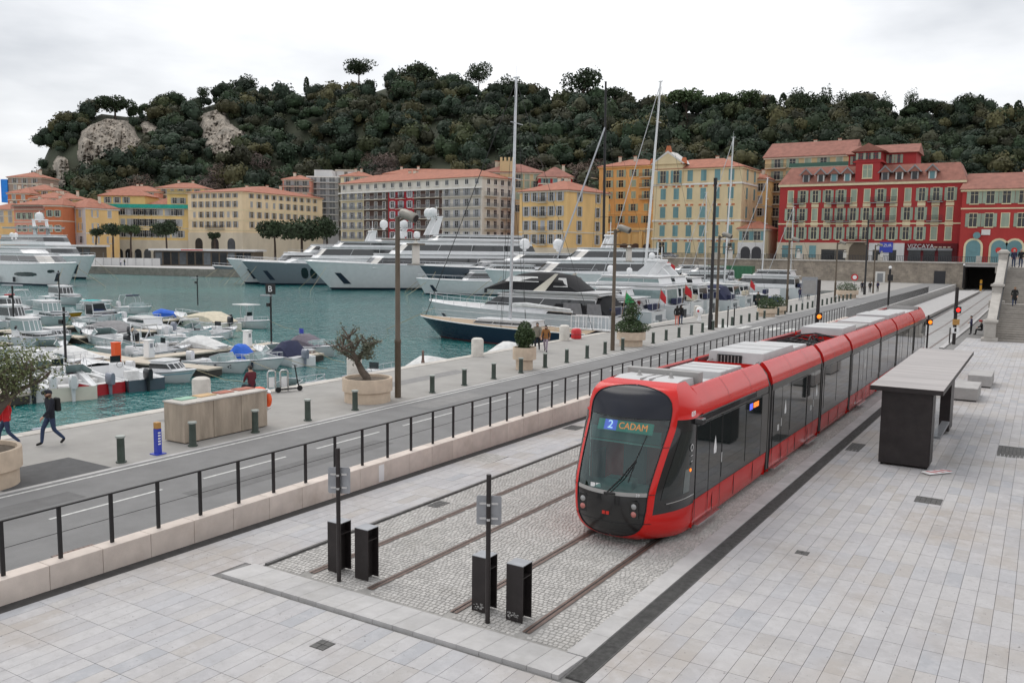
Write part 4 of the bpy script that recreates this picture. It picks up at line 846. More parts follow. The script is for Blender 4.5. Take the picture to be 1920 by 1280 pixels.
# information boards, sign
t = thing('info_board', 'grey framed information board facing the quay', 'board', (-23.6, 105.5, 0)); MB().box(-.9, -.04, 1.3, .9, .04, 3.4).build('panel', 'grey_metal', t); MB().box(-.75, -.05, 1.45, .75, -.041, 3.0).build('screen', 'roof_grey', t)
for x in (-.7, .7): MB().box(x-.04, -.03, 0, x+.04, .03, 1.3).build('leg', 'grey_metal', t)
t.rotation_euler = (0, 0, radians(25))
t = thing('info_board', 'small blue and white notice board on two legs', 'board', (-25.2, 96, 0)); MB().box(-.6, -.03, .75, .6, .03, 2.3).build('panel', 'white_paint', t); MB().box(-.58, -.034, .78, .58, -.031, 1.4).build('print', 'blue_paint', t)
for x in (-.5, .5): MB().box(x-.03, -.02, 0, x+.03, .02, .75).build('leg', 'grey_metal', t)
t.rotation_euler = (0, 0, radians(25))
t = thing('no_entry_sign', 'round red and white road sign far along the quay', 'sign', (-24, 136, 0)); MB().tube([(0, 0, 0), (0, 0, 2.6)], .04, 6).build('pole', 'grey_metal', t); d_ = MB().tube([(0, -.05, 2.7), (0, -.08, 2.7)], .5, 18).build('disc', 'red', t); MB().tube([(0, -.085, 2.7), (0, -.09, 2.7)], .3, 16).build('centre', 'white_paint', d_)
t = thing('water_post', 'white rounded service post on the quay edge beyond the couple', 'service post', g(1311, 601)); MB().lathe([(.2, 0), (.18, .1), (.13, .3), (.14, .5), (.32, .75), (.34, 1.0), (.2, 1.2), (.02, 1.24)], 14).build('body', 'white_paint', t, smooth=40); MB().box(-.08, -.36, .8, .08, -.3, .98).build('socket', 'red', t)
t = thing('hose', 'dark hose lying curved on the quay', 'hose', g(1230, 622)); q0 = Vector(g(1230, 622)); MB().tube([tuple(Vector(g(*q))-q0+Vector((0, 0, .03))) for q in ((1205, 619), (1230, 613), (1260, 609), (1285, 607), (1305, 605), (1318, 606))], .03, 6).build('coil', 'rubber', t)
# scooter and trolley by the quay edge
sc_ = thing('kick_scooter', 'black electric kick scooter parked near the quay edge', 'scooter', (-27.7, 26.7, 0), radians(68))
for x in (-.48, .5):
    w = MB().tube([(x, -.03, .12), (x, .03, .12)], .12, 16).build('wheel', 'rubber', sc_)
MB().box(-.38, -.08, .11, .36, .08, .16).build('deck', 'black_metal', sc_); MB().tube([(.48, 0, .14), (.40, 0, .4), (.28, 0, 1.15)], .03, 8).build('stem', 'black_metal', sc_); MB().tube([(.28, -.24, 1.15), (.28, .24, 1.15)], .02, 6).build('handlebar', 'black_metal', sc_)
tr_ = thing('hand_trolley', 'pair of pale steel hoops standing behind the scooter', 'rack', (-28.05, 26.5, 0), radians(65))
for x in (-.35, .2): MB().tube([(x-.17, 0, 0), (x-.17, 0, .85), (x-.12, 0, .93), (x+.12, 0, .93), (x+.17, 0, .85), (x+.17, 0, 0)], .035, 8).build('hoop', 'chrome', tr_, smooth=60); MB().box(x-.12, -.01, .2, x+.12, .01, .65).build('plate', 'white_paint', tr_)
# ------------------------------------------------------------------ people
mat('skin', (0.48, 0.29, 0.21), 0.6, var=0.05); mat('hair_dark', (0.018, 0.013, 0.01), 0.7); mat('hair_blond', (0.22, 0.12, 0.05), 0.7); mat('hair_grey', (0.3, 0.29, 0.28), 0.7)
for nm, c in dict(c_red=(.5, .015, .02), c_navy=(.012, .014, .024), c_jean=(.03, .05, .105), c_white=(.65, .62, .66), c_black=(.012, .012, .013), c_khaki=(.22, .2, .16), c_brown=(.26, .115, .035), c_pink=(.62, .2, .15), c_green=(.035, .045, .03), c_beige=(.33, .24, .15), c_maroon=(.10, .012, .022), c_lilac=(.3, .25, .3), c_indigo=(.03, .028, .07)).items(): mat(nm, c, .85, var=.2, scale=7)
def person(p, face, lb, top, legs, shoes='c_black', hair='hair_dark', pose='walk', h=1.75, longcoat=False, cap=None, bag=None, phase=1, sex='m'):
    t = thing('person', lb, 'person', p, radians(face)); s = h/1.75
    J = {}; E = []
    sw = .25 if pose == 'walk' else .05
    if pose == 'sit':
        J.update(pel=(0, 0, .5), sp=(0, .02, .72), ch=(0, .05, .95), nk=(0, .07, 1.12), hd=(0, .1, 1.22), tp=(0, .1, 1.33))
        hz = .5
        for sg, k in ((-1, 'l'), (1, 'r')): J.update({'h'+k: (sg*.1, .02, .48), 'k'+k: (sg*.14, .46, .50), 'a'+k: (sg*.13, .5, .08), 't'+k: (sg*.14, .68, .04), 's'+k: (sg*.19, .05, 1.02), 'e'+k: (sg*.25, .14, .78), 'w'+k: (sg*.14, .36, .68)})
    else:
        J.update(pel=(0, 0, .95), sp=(0, .0, 1.15), ch=(0, .01, 1.36), nk=(0, .02, 1.50), hd=(0, .045, 1.6), tp=(0, .045, 1.70))
        for sg, k in ((-1, 'l'), (1, 'r')):
            f = sg*phase; J['h'+k] = (sg*.095, 0, .92)
            if pose == 'walk':
                J['k'+k] = (sg*.1, .5*sw*f+.08, .52 if f > 0 else .5); J['a'+k] = (sg*.1, sw*f-(0 if f > 0 else .1), .09 if f > 0 else .17); J['t'+k] = (sg*.11, sw*f+(.17 if f > 0 else .03), .05 if f > 0 else .05)
                J['s'+k] = (sg*.19, .01, 1.43); J['e'+k] = (sg*.25, -.12*f, 1.16); J['w'+k] = (sg*.23, -.2*f+.12, .95)
            else:
                J['k'+k] = (sg*.105, .02*f, .5); J['a'+k] = (sg*.11, .0, .09); J['t'+k] = (sg*.13, .17, .04); J['s'+k] = (sg*.19, .01, 1.43); J['e'+k] = (sg*.25, -.03, 1.16)
                J['w'+k] = (sg*.12, .2, 1.1) if pose == 'phone' else (sg*.22, .08, .93)
    names = list(J); ix = {n_: i for i, n_ in enumerate(names)}
    chain = ['pel', 'sp', 'ch', 'nk', 'hd', 'tp']; E += [(a, b, 'top' if b in ('sp', 'ch') else 'skin') for a, b in zip(chain, chain[1:])]
    for k in 'lr': E += [('pel', 'h'+k, 'leg'), ('h'+k, 'k'+k, 'leg'), ('k'+k, 'a'+k, 'leg'), ('a'+k, 't'+k, 'shoe'), ('ch', 's'+k, 'top'), ('s'+k, 'e'+k, 'top'), ('e'+k, 'w'+k, 'top')]
    wf = .9 if sex == 'f' else 1.0
    rad = dict(pel=(.155, .115), sp=(.15*wf, .11), ch=(.17*wf, .125), nk=(.058, .058), hd=(.082, .098), tp=(.072, .085))
    for k in 'lr': rad.update({'h'+k: (.1, .1), 'k'+k: (.066, .066), 'a'+k: (.05, .05), 't'+k: (.04, .032), 's'+k: (.075, .075), 'e'+k: (.056, .056), 'w'+k: (.042, .042)})
    if longcoat: rad['pel'] = (.19, .15)
    me = bpy.data.meshes.new('body'); me.from_pydata([tuple(c*s for c in J[n_]) for n_ in names], [(ix[a], ix[b]) for a, b, _ in E], [])
    o = bpy.data.objects.new('body_src', me); o.modifiers.new('s', 'SKIN'); sv = me.skin_vertices[0].data
    for n_ in names: sv[ix[n_]].radius = (rad[n_][0]*s, rad[n_][1]*s)
    sv[ix['pel']].use_root = True; u_ = o.modifiers.new('u', 'SUBSURF'); u_.levels = 2; u_.render_levels = 2
    m2 = evaluated_mesh(o)
    V = [tuple(v.co) for v in m2.vertices]; F = [tuple(q.vertices) for q in m2.polygons]; bpy.data.meshes.remove(m2)
    mi = {'top': 0, 'leg': 1, 'skin': 2, 'shoe': 3}; segs = [(Vector(J[a])*s, Vector(J[b])*s, mi[c]) for a, b, c in E]; M_ = []
    for q in F:
        c = sum((Vector(V[i]) for i in q), Vector())/len(q); best = (9, 0)
        for a, b, k in segs:
            ab = b-a; tt = max(0, min(1, (c-a).dot(ab)/max(ab.length_squared, 1e-9))); d = (c-a-ab*tt).length
            if d < best[0]: best = (d, k)
        k = best[1]
        if k == 1 and c.z > (.62 if longcoat else .86)*s*(1 if pose != 'sit' else .57) and pose != 'sit': k = 0
        if k == 2 and c.z < (J['nk'][2]-.01)*s: k = 0
        M_.append(k)
    b = MB(); b.add(V, F); b.m = M_
    for k in 'lr':                                  # hands: palm and five fingers
        w = Vector(J['w'+k])*s; e = Vector(J['e'+k])*s; d = (w-e).normalized(); sd = Vector((1, 0, 0)) if abs(d.x) < .8 else Vector((0, 1, 0)); sd = (sd-d*sd.dot(d)).normalized(); nn = d.cross(sd)
        b.tube([w-d*.02, w+d*.04, w+d*.09], [.03, .042, .036], 6, m=2)
        for q, (of, l) in enumerate(((-.030, .065), (-.010, .08), (.010, .075), (.028, .06))): b.tube([w+d*.08+sd*of, w+d*(.08+l*.5)+sd*of+nn*.012, w+d*(.08+l*.9)+sd*of+nn*.035], [.0095, .0088, .0075], 5, m=2)
        b.tube([w+d*.03+sd*.035, w+d*.06+sd*.062, w+d*.09+sd*.065+nn*.015], [.011, .01, .008], 5, m=2)
    hd = Vector(J['hd'])*s; b.tube([hd+Vector((0, .085, .03))*s, hd+Vector((0, .118, -.005))*s], [.012, .017], 5, m=2)
    b.build('body', [top, legs, 'skin', shoes], t, smooth=70)
    hp_ = hd+Vector((0, -.012, .05))*s; hb = MB().ball(tuple(hp_), .1*s, .115*s, .105*s, 12); hb.f = [q for q in hb.f if sum(hb.v[i][2]-hp_.z+.25*(-(hb.v[i][1]-hp_.y)) for i in q)/len(q) > -.005 or sum(hb.v[i][1]-hp_.y for i in q)/len(q) < -.03]; hb.m = [0]*len(hb.f)
    if sex == 'f': hb.tube([hp_+Vector((0, -.09, .0)), hp_+Vector((0, -.12, -.15)), hp_+Vector((0, -.11, -.3))], [.085, .095, .05], 8)
    hb.build('hair' if not cap else 'cap', cap or hair, t, smooth=60)
    if cap: MB().tube([hp_+Vector((0, .07, .03)), hp_+Vector((0, .2, .015))], [.085, .05], 8).build('cap_peak', cap, t)
    if longcoat: MB().lathe([(.2, 0), (.21, .2), (.17, .55), (.15, .62)], 12).xf(lambda x, y, z: (x*1.05*s, y*.8*s, (.55+z)*s)).build('coat_skirt', top, t, smooth=60)
    if bag == 'backpack': MB().frus(-.15, -.30, .15, -.12, 1.05*s, 1.48*s, .02, .02).build('backpack', 'c_black', t, bevel=.05)
    if bag == 'red': MB().box(.2, -.12, .78, .3, .3, 1.12).build('shoulder_bag', 'c_red', t, bevel=.03)
    if bag == 'dark': MB().box(.2, -.14, .7, .28, .12, .95).build('handbag', 'c_black', t, bevel=.03)
    return t
# heading 0 faces +y; 180 walks back along the quay
person(g(14, 838), 150, 'person in red jacket and blue jeans behind the left olive tree', 'c_red', 'c_jean', 'c_white', 'hair_blond', 'walk', 1.7, bag='red', sex='f')
person(g(97, 834), 172, 'person in dark jacket, jeans and cap with backpack walking left', 'c_navy', 'c_jean', 'c_black', cap='c_navy', bag='backpack', h=1.76)
person((-28.0, 24.9, -.05), 80, 'person in maroon top seated by the quay edge beside the scooter', 'c_maroon', 'c_navy', pose='sit')
person(g(1007, 658), 205, 'person in grey vest walking, left one of the quay couple', 'c_khaki', 'c_black', h=1.78, bag='backpack'); person(g(1023, 660), 200, 'person in brown jacket and lilac trousers walking, right of the couple', 'c_brown', 'c_lilac', h=1.66, phase=-1, sex='f', bag='dark')
person(g(1269, 610), 20, 'person in black top and pink trousers standing on the quay', 'c_black', 'c_pink', 'c_pink', pose='stand', h=1.7, sex='f'); person(g(1276, 608), 350, 'person in black jacket and jeans beside the one in pink trousers', 'c_black', 'c_jean', pose='stand', h=1.7, sex='f', bag='dark')
person(g(1421, 576), 160, 'person in long dark green coat by the moored boats', 'c_green', 'c_black', pose='stand', h=1.8, longcoat=True)
person(g(1500, 564), 10, 'person in indigo jacket walking away along the far quay', 'c_indigo', 'c_jean', h=1.75); person(g(1515, 563), 10, 'person in beige jacket walking away along the far quay', 'c_beige', 'c_black', h=1.7)
person((-25.0, 148.5, 0), 180, 'person in dark coat, left of three far away near the stone wall', 'c_navy', 'c_black', pose='stand', h=1.8); person((-23.9, 149, 0), 180, 'person in dark coat, middle of three far away near the stone wall', 'c_black', 'c_black', pose='stand', h=1.75); person((-23.2, 152, 0), 150, 'person in dark coat, right of three far away near the stone wall', 'c_indigo', 'c_black', pose='stand', h=1.75)
q = pl(1820, 627); person((q[0], q[1], pz(q[1])), 100, 'person in dark indigo jacket standing near the staircase foot', 'c_indigo', 'c_black', pose='phone', h=1.72)
q = pl(1847, 628); person((q[0]-.3, q[1]+.4, pz(q[1])-.05), 100, 'person in black sitting against the staircase pedestal', 'c_black', 'c_black', hair='hair_grey', pose='sit', cap='c_red')
person((-2.2, 82.3+16*.4, pz(82)+16*.165), 180, 'person in long black coat walking down the staircase', 'c_black', 'c_jean', hair='hair_blond', longcoat=True, h=1.72, sex='f')
person((-2.75, 82.3+STY+.5, pz(82)+STZ), 200, 'person in dark blue jacket at the top of the stairs, left one', 'c_indigo', 'c_jean', hair='hair_grey', pose='stand'); person((-2.15, 82.3+STY+.6, pz(82)+STZ), 160, 'person in black jacket at the top of the stairs, right one', 'c_black', 'c_jean', hair='hair_grey', pose='stand', h=1.8)
# ------------------------------------------------------------------ boats
mat('gel_white', (0.72, 0.725, 0.73), 0.28, var=0.05, scale=1.5, coat=0.2, stain=.15, stcol=(.5, .5, .48)); mat('gel_cream', (0.66, 0.62, 0.53), 0.35, var=0.06); mat('gel_blue', (0.30, 0.47, 0.56), 0.3, var=0.05); mat('hull_navy', (0.012, 0.02, 0.045), 0.2, var=0.05, coat=0.4)
mat('hull_slate', (0.075, 0.095, 0.12), 0.25, var=0.04, coat=0.3); mat('hull_grey', (0.19, 0.215, 0.24), 0.3, var=0.04, coat=0.3); mat('hull_red', (0.48, 0.02, 0.03), 0.3, coat=0.3); mat('hull_yellow', (0.55, 0.27, 0.02), 0.5, var=.15); mat('hull_dark', (0.03, 0.033, 0.04), 0.35)
mat('antifoul', (0.10, 0.02, 0.025), 0.7); mat('boot', (0.02, 0.03, 0.05), 0.5); mat('boat_glass', (0.012, 0.015, 0.018), 0.06, coat=0.4, spec=.7); mat('pale_glass', (0.22, 0.3, 0.3), 0.08, coat=0.4); mat('teak', (0.36, 0.27, 0.18), 0.7, var=.15, scale=5); mat('cockpit', (0.5, 0.49, 0.46), 0.6, var=.12, scale=4)
for nm, c in dict(cv_grey=(.22, .215, .22), cv_white=(.6, .6, .59), cv_blue=(.025, .12, .55), cv_navy=(.025, .03, .07), cv_beige=(.58, .52, .40), cv_black=(.012, .012, .014), cv_teal=(.03, .42, .42), cv_maroon=(.2, .015, .05), cv_plum=(.13, .115, .14), cv_tan=(.42, .33, .25)).items(): mat(nm, c, .85, var=.15, scale=3, bump=.4, bscale=7)
mat('ob_white', (0.62, 0.62, 0.63), 0.3, coat=.3); mat('ob_black', (0.015, 0.016, 0.02), 0.3, coat=.3); mat('ob_grey', (0.2, 0.22, 0.27), 0.35, coat=.3); mat('alu', (0.55, 0.56, 0.58), 0.35, metal=.7); mat('rope', (0.4, 0.34, 0.22), .9); mat('pontoon', (0.52, 0.46, 0.38), 0.85, var=.12, scale=2, orand=.08); mat('pile', (0.05, 0.045, 0.04), 0.9)
def hullfn(L, B, hb, hs, rake=.5, full=.5, tw=.86, flare=.8):
    def bd(u): 
        return B/2*(tw+(1-tw)*min(1, u/.35)) if u < .35 else B/2*max(0.0, 1-((u-.35)/.65)**(1.6+full*1.6))**.75
    def bw(u): 
        k = 1-.16*flare*(u > .0)-.55*flare*max(0, (u-.45)/.55)**1.3; return bd(u)*max(.0, k)
    def h(u): return hs+(hb-hs)*u**1.8
    def sec(u, zs):
        out = []
        for z in zs:
            hh = h(u); f = max(0, z*hh)/hh if z >= 0 else z
            y = bw(u)+(bd(u)-bw(u))*(f**.8 if f > 0 else 0) if z >= 0 else bw(u)*(1+z)
            zz = z*hh if z >= 0 else z*.55
            x = -L/2+L*u-rake*(1-max(f, -.5))*max(0, (u-.55)/.45)**1.5
            out.append((x, y, zz))
        return out
    return sec, bd, h
US = [0, .1, .22, .35, .47, .58, .68, .77, .85, .91, .955, .985, 1.0]
def make_hull(t, L, B, hb, hs, m='gel_white', rake=.5, rubm='gel_white', boot=None, deckm='gel_white', open_to=0.0, full=.5, floor=.4, flare=.8, stripe=None):
    sec, bd, h = hullfn(L, B, hb, hs, rake, full, flare=flare); ZS = [-1, -.5, 0, .08, .3, .55, .8, 1.0]
    b = MB()
    right = [sec(u, ZS) for u in US]; left = [[(x, -y, z) for x, y, z in s_] for s_ in right]
    secs = [list(reversed(l))+r[1:] for l, r in zip(left, right)]
    b.loft(secs); b.add(secs[0], [tuple(range(len(secs[0])))])
    if boot:
        n = len(secs[0]); k0 = len(ZS)-1
        for i, f in enumerate(b.f[:-1]):
            c = (i % (n-1)); 
            if k0-3 <= c <= k0+2: b.m[i] = 1
    hu = b.build('hull', [m, boot or m], t, smooth=45)
    dk = MB(); us = [u for u in US if u >= open_to]
    dk.loft([[(-L/2+L*u, -bd(u)*.97, h(u)-.02), (-L/2+L*u, 0, h(u)+.03*B), (-L/2+L*u, bd(u)*.97, h(u)-.02)] for u in us])
    if open_to:
        uo = [u for u in US if u <= open_to]+[open_to]; dk.loft([[(-L/2+L*u, -bd(u)*.8, h(u)*floor), (-L/2+L*u, bd(u)*.8, h(u)*floor)] for u in uo])
        for sg in (-1, 1): dk.loft([[(-L/2+L*u, sg*bd(u)*.99, h(u)-.01), (-L/2+L*u, sg*bd(u)*.8, h(u)-.03), (-L/2+L*u, sg*bd(u)*.8, h(u)*floor)] for u in uo])
        u = open_to; dk.add([(-L/2+L*u, -bd(u)*.85, h(u)*floor), (-L/2+L*u, bd(u)*.85, h(u)*floor), (-L/2+L*u, bd(u)*.85, h(u)), (-L/2+L*u, -bd(u)*.85, h(u))], [(0, 1, 2, 3)])
    dk.build('deck', deckm, t, smooth=30)
    rb = MB()
    pts = [(-L/2+L*u, bd(u), h(u)) for u in US]; rb.tube(pts+[(x, -y, z) for x, y, z in reversed(pts)], .035+.004*L/6, 5, caps=False); rb.build('rubrail', rubm, t, smooth=60)
    if stripe:
        s_ = MB()
        for sg in (-1, 1): s_.loft([[(x, sg*(y+.012), z) for x, y, z in sec(u, [.72, .82])] for u in US[:-1]])
        s_.build('stripe', stripe, hu)
    return sec, bd, h, hu
def outboard(t, x, z, m, y=0, s=1.0, tilt=0.0):
    o = MB(); o.loft([[(x-.05*s+dx*s, y+dy*s*w, z+zz*s) for dx, dy in ((.14, -.14), (.14, .14), (-.2, .17), (-.34, .1), (-.34, -.1), (-.2, -.17))] for zz, w in ((.12, .8), (.25, 1.05), (.5, 1.1), (.62, .9), (.68, .5))], closed=True, caps=True)
    e = o.build('outboard_motor', m, t, smooth=50); MB().tube([(x-.1*s, y, z+.15*s), (x-.12*s-tilt, y, z-.7*s+tilt)], [.1*s, .06*s], 8).build('motor_leg', m, e); MB().tube([(x-.12*s-tilt, y, z-.62*s+tilt), (x-.38*s-tilt, y, z-.62*s+tilt)], [.07*s, .03*s], 8).build('propeller_hub', 'ob_black', e); return e
def rails(t, pts, hgt, m='alu', r=.014, name='guard_rail'):
    b = MB(); top = [(x, y, z+hgt) for x, y, z in pts]; b.tube(top, r, 5); 
    for p, q in zip(pts, top): b.tube([p, q], r*.9, 4)
    return b.build(name, m, t, smooth=60)
def canopy(t, x0, x1, w, z0, z1, m, name='canvas_cover', front=.6, back=.25, n=7):
    b = MB(); S_ = []
    for i in range(n):
        u = i/(n-1); x = x0+(x1-x0)*u; k = min(1, u/back if back else 1, (1-u)/front if front else 1); hh = z0+(z1-z0)*max(.04, k)**.7
        S_.append([(x, -w, z0), (x, -w*.96, z0+(hh-z0)*.55), (x, -w*.6, z0+(hh-z0)*.93), (x, 0, hh), (x, w*.6, z0+(hh-z0)*.93), (x, w*.96, z0+(hh-z0)*.55), (x, w, z0)])
    b.loft(S_); 
    for s_ in (S_[0], S_[-1]): b.add(s_, [tuple(range(7))])
    return b.build(name, m, t, smooth=35)
def windscreen(t, x, w, z0, z1, rk=.35, m='pale_glass', side=.7):
    p = [(x-side, -w), (x, -w*.82), (x+.12, 0), (x, w*.82), (x-side, w)]
    b = MB(); b.loft([[(a, c, z0) for a, c in p], [(a-rk, c*.9, z1 if i in (1, 2, 3) else z0+(z1-z0)*.5) for i, (a, c) in enumerate(p)]]); o = b.build('windscreen', m, t)
    f = MB(); f.tube([(a-rk, c*.9, z1 if i in (1, 2, 3) else z0+(z1-z0)*.5) for i, (a, c) in enumerate(p)], .018, 5); f.build('screen_frame', 'alu', o, smooth=60); return o
def archbar(t, x, w, z0, z1, lean=.3, m='alu', r=.025, top=None):
    b = MB().tube([(x, -w, z0), (x-lean*.6, -w*.97, z0+(z1-z0)*.7), (x-lean, -w*.7, z1), (x-lean, w*.7, z1), (x-lean*.6, w*.97, z0+(z1-z0)*.7), (x, w, z0)], r, 6).build('arch_bar', m, t, smooth=60)
    if top: MB().tube([(x-lean, -w*.75, z1+.03), (x-lean, w*.75, z1+.03)], .08, 8).build('folded_bimini', top, b)
def cabin(t, x0, x1, w, z0, z1, rf, rb, m='gel_white', wz=(.35, .85), win='boat_glass', roofo=.06, bevel=.05, inset=.12, name='cabin'):
    "superstructure tier with raked ends, window band and roof"
    b = MB(); dz = z1-z0; wi = w*(1-inset*min(1, dz/2.2))
    bot = [(x0, -w), (x1-.12*w, -w*.92), (x1+.1*w, -w*.45), (x1+.18*w, 0), (x1+.1*w, w*.45), (x1-.12*w, w*.92), (x0, w)]
    def lay(f, o=0.0):
        k = wi/w; return [((x0+rb*f-o if i in (0, 6) else x-rf*f+o), (y*(1+(k-1)*f))*(1+o/w), z0+dz*f) for i, (x, y) in enumerate(bot)]
    b.loft([lay(0), lay(1)], closed=True, caps=True); c = b.build(name, m, t, bevel=bevel)
    g_ = MB(); g_.loft([[(x-.0, y, z) for x, y, z in lay(wz[0], .012)][0:], lay(wz[1], .012)]); g_.build('window_band', win, c)
    p_ = MB(); cols = lay(wz[0], .02), lay(wz[1], .02)
    for k in range(1, 6): 
        if .5 < dz < 1.5: p_.tube([cols[0][k], cols[1][k]], .02+.012*dz, 4)
    nb = max(1, int((x1-x0)/1.8)) if dz < 1.0 else max(1, int((x1-x0)/6))
    for sg in (0, 1):
        i0, i1 = (0, 1) if sg == 0 else (6, 5)
        for q in range(1, nb):
            a = Vector(cols[0][i0]).lerp(Vector(cols[0][i1]), q/nb); e = Vector(cols[1][i0]).lerp(Vector(cols[1][i1]), q/nb); p_.tube([a, e], .015+.01*dz, 4)
    if p_.v: tag(p_.build('mullions', m, c), kind='stuff')
    if dz > 1.0: l0, l1 = lay(.1, .015), lay(.82, .015); MB().add([(l0[0][0], l0[0][1]*.72, l0[0][2]), (l0[6][0], l0[6][1]*.72, l0[6][2]), (l1[6][0], l1[6][1]*.72, l1[6][2]), (l1[0][0], l1[0][1]*.72, l1[0][2])], [(0, 1, 2, 3)]).build('rear_glass', win if dz < 3 else win, c)
    if roofo:
        r_ = MB(); l1 = lay(1.0, roofo); r_.loft([[(x, y, z) for x, y, z in l1], [(x, y, z+.05+.03*dz) for x, y, z in l1]], closed=True, caps=True); r_.build('roof', m, c, bevel=.02)
    return c
def dome(t, x, y, z, r, post=.6):
    d = MB().tube([(x, y, z-post-r*.8), (x, y, z-r*.6)], r*.35, 8).build('dome_post', 'gel_white', t); MB().lathe([(r*.5, -r*1.0), (r*.9, -r*.75), (r, -r*.2), (r, .1*r), (r*.85, .6*r), (r*.5, .9*r), (.02, r)], 16, (x, y, z)).build('radar_dome', 'gel_white', d, smooth=60)
def place(bow, stern, z=WZ):
    a, b = Vector(g(*bow, z)), Vector(g(*stern, z)); d = a-b; return (a+b)/2, atan2(d.y, d.x), d.length
SB = 'small boats in the marina'
def sboat(bow, stern, lb, kind, hull='gel_white', cover='cv_grey', motor=None, extra=None, Lmin=4.2, stripe=None, B=None, boot=None, name='motorboat'):
    c, rz, L = place(bow, stern); L = max(L+.5, Lmin); B = B or (1.25+.13*L); hb, hs = .55+.05*L, .40+.028*L
    t = thing(name, lb, 'boat', c, rz, SB); op = {'open': .62, 'console': .7, 'arch': .62, 'ttop': .72, 'row': .85, 'windscreen': .6}.get(kind, 0.0)
    sec, bd, h, hu = make_hull(t, L, B, hb, hs, hull, rake=.13*L, deckm='gel_white', open_to=op, boot=boot, stripe=stripe, rubm='gel_white' if hull != 'gel_white' else 'alu')
    X = lambda u: -L/2+L*u
    if kind in ('open', 'windscreen', 'arch'):
        windscreen(t, X(.66), B*.4, h(.6)+.02, h(.6)+.5); 
        for y in (-B*.2, B*.2): MB().box(X(.36), y-.22, h(.3)*.4, X(.36)+.4, y+.22, h(.3)*.9).build('seat', 'cv_white', t, bevel=.05)
        MB().box(X(.04), -B*.36, h(.1)*.4, X(.12), B*.36, h(.1)*.95).build('stern_bench', 'cv_white', t, bevel=.05)
    if kind == 'arch': archbar(t, X(.3), B*.45, h(.2), h(.2)+1.35, .5); archbar(t, X(.42), B*.45, h(.2), h(.2)+1.3, -.1, top=cover)
    if kind in ('console', 'ttop'):
        cs = MB().box(X(.42), -.32, h(.3)*.4, X(.42)+.55, .32, h(.3)+.5).build('console', 'gel_white', t, bevel=.06); MB().box(X(.42)+.4, -.28, h(.3)+.5, X(.42)+.44, .28, h(.3)+.85).build('console_screen', 'boat_glass', cs)
        w_ = MB(); n1, n2 = 14, 5
        w_.loft([[(X(.42)-.1, (.17+.018*cos(2*pi*q/n2))*cos(2*pi*k/n1), h(.3)+.42+(.17+.018*cos(2*pi*q/n2))*sin(2*pi*k/n1)) if q % 2 else (X(.42)-.08, .17*cos(2*pi*k/n1), h(.3)+.42+.17*sin(2*pi*k/n1)) for q in range(n2)] for k in range(n1+1)], closed=True); w_.build('steering_wheel', 'ob_black', cs)
        MB().box(X(.2), -.35, h(.2)*.4, X(.2)+.45, .35, h(.2)+.25).build('helm_seat', 'cv_white', t, bevel=.05)
    if kind == 'ttop':
        for x in (X(.36), X(.5)):
            for y in (-.4, .4): MB().tube([(x, y, h(.3)*.5), (x, y, h(.3)+1.5)], .025, 5).build('top_post', 'alu', t)
        MB().box(X(.22), -.75, h(.3)+1.5, X(.62), .75, h(.3)+1.58).build('t_top', 'gel_white', t, bevel=.03)
    if kind == 'cabin':
        cabin(t, X(.38), X(.78), B*.36, h(.6)-.03, h(.6)+.55, .55, .1, wz=(.35, .8)); MB().box(X(.06), -B*.36, h(.1)-.25, X(.36), B*.36, h(.1)+.02).build('cockpit_well', 'cockpit', t)
    if kind == 'pilot':
        cabin(t, X(.45), X(.85), B*.34, h(.6)-.03, h(.6)+.4, .5, .05, wz=(.3, .75)); cabin(t, X(.28), X(.6), B*.36, h(.5)+.05, h(.5)+1.35, .45, -.1, wz=(.35, .9), win='pale_glass' if extra == 'pale' else 'boat_glass', roofo=.12)
        MB().box(X(.04), -B*.36, h(.1)-.2, X(.26), B*.36, h(.1)+.02).build('cockpit_well', 'cockpit', t)
    if kind == 'canvas': windscreen(t, X(.66), B*.42, h(.6)+.02, h(.6)+.45); canopy(t, X(.06), X(.70), B*.44, h(.4), h(.4)+.85, cover)
    if kind == 'tarp': canopy(t, X(.02), X(.93), B*.47, h(.4)-.02, h(.4)+.8, cover, front=.7, back=.3)
    if kind == 'hood': canopy(t, X(.12), X(.48), B*.40, h(.3), h(.3)+.95, cover, front=.45, back=.3); windscreen(t, X(.66), B*.4, h(.6)+.02, h(.6)+.45)
    if kind == 'row':
        for u in (.25, .5): MB().box(X(u)-.12, -bd(u)*.85, h(u)*.7, X(u)+.12, bd(u)*.85, h(u)*.76).build('thwart', 'teak', t)
    for sg in (-1, 1):
        for u_ in (.3, .6): MB().tube([(X(u_), sg*(bd(u_)+.07), h(u_)-.45), (X(u_), sg*(bd(u_)+.08), h(u_)-.1)], [.07, .075], 7).build('fender', 'hull_navy' if len(lb) % 3 == 0 else 'cv_white', t)
    MB().tube([(X(.97), 0, h(1)), (X(.97)+1.6, .5, .2), (X(.97)+2.6, .8, .1)], .018, 4).build('mooring_line', 'rope', t)
    if motor: outboard(t, -L/2-.02, h(0)-.15, motor, s=.85+.03*L)
    u = [.62, .74, .85, .94, 1.0]
    if kind not in ('row', 'tarp') and extra != 'norail': rails(t, [(X(q)-.1, bd(q)*.86, h(q)) for q in u]+[(X(q)-.1, -bd(q)*.86, h(q)) for q in reversed(u[:-1])], .34, name='bow_rail')
    if extra == 'bimini': archbar(t, X(.5), B*.45, h(.3), h(.3)+1.35, .55, r=.03, top=cover)
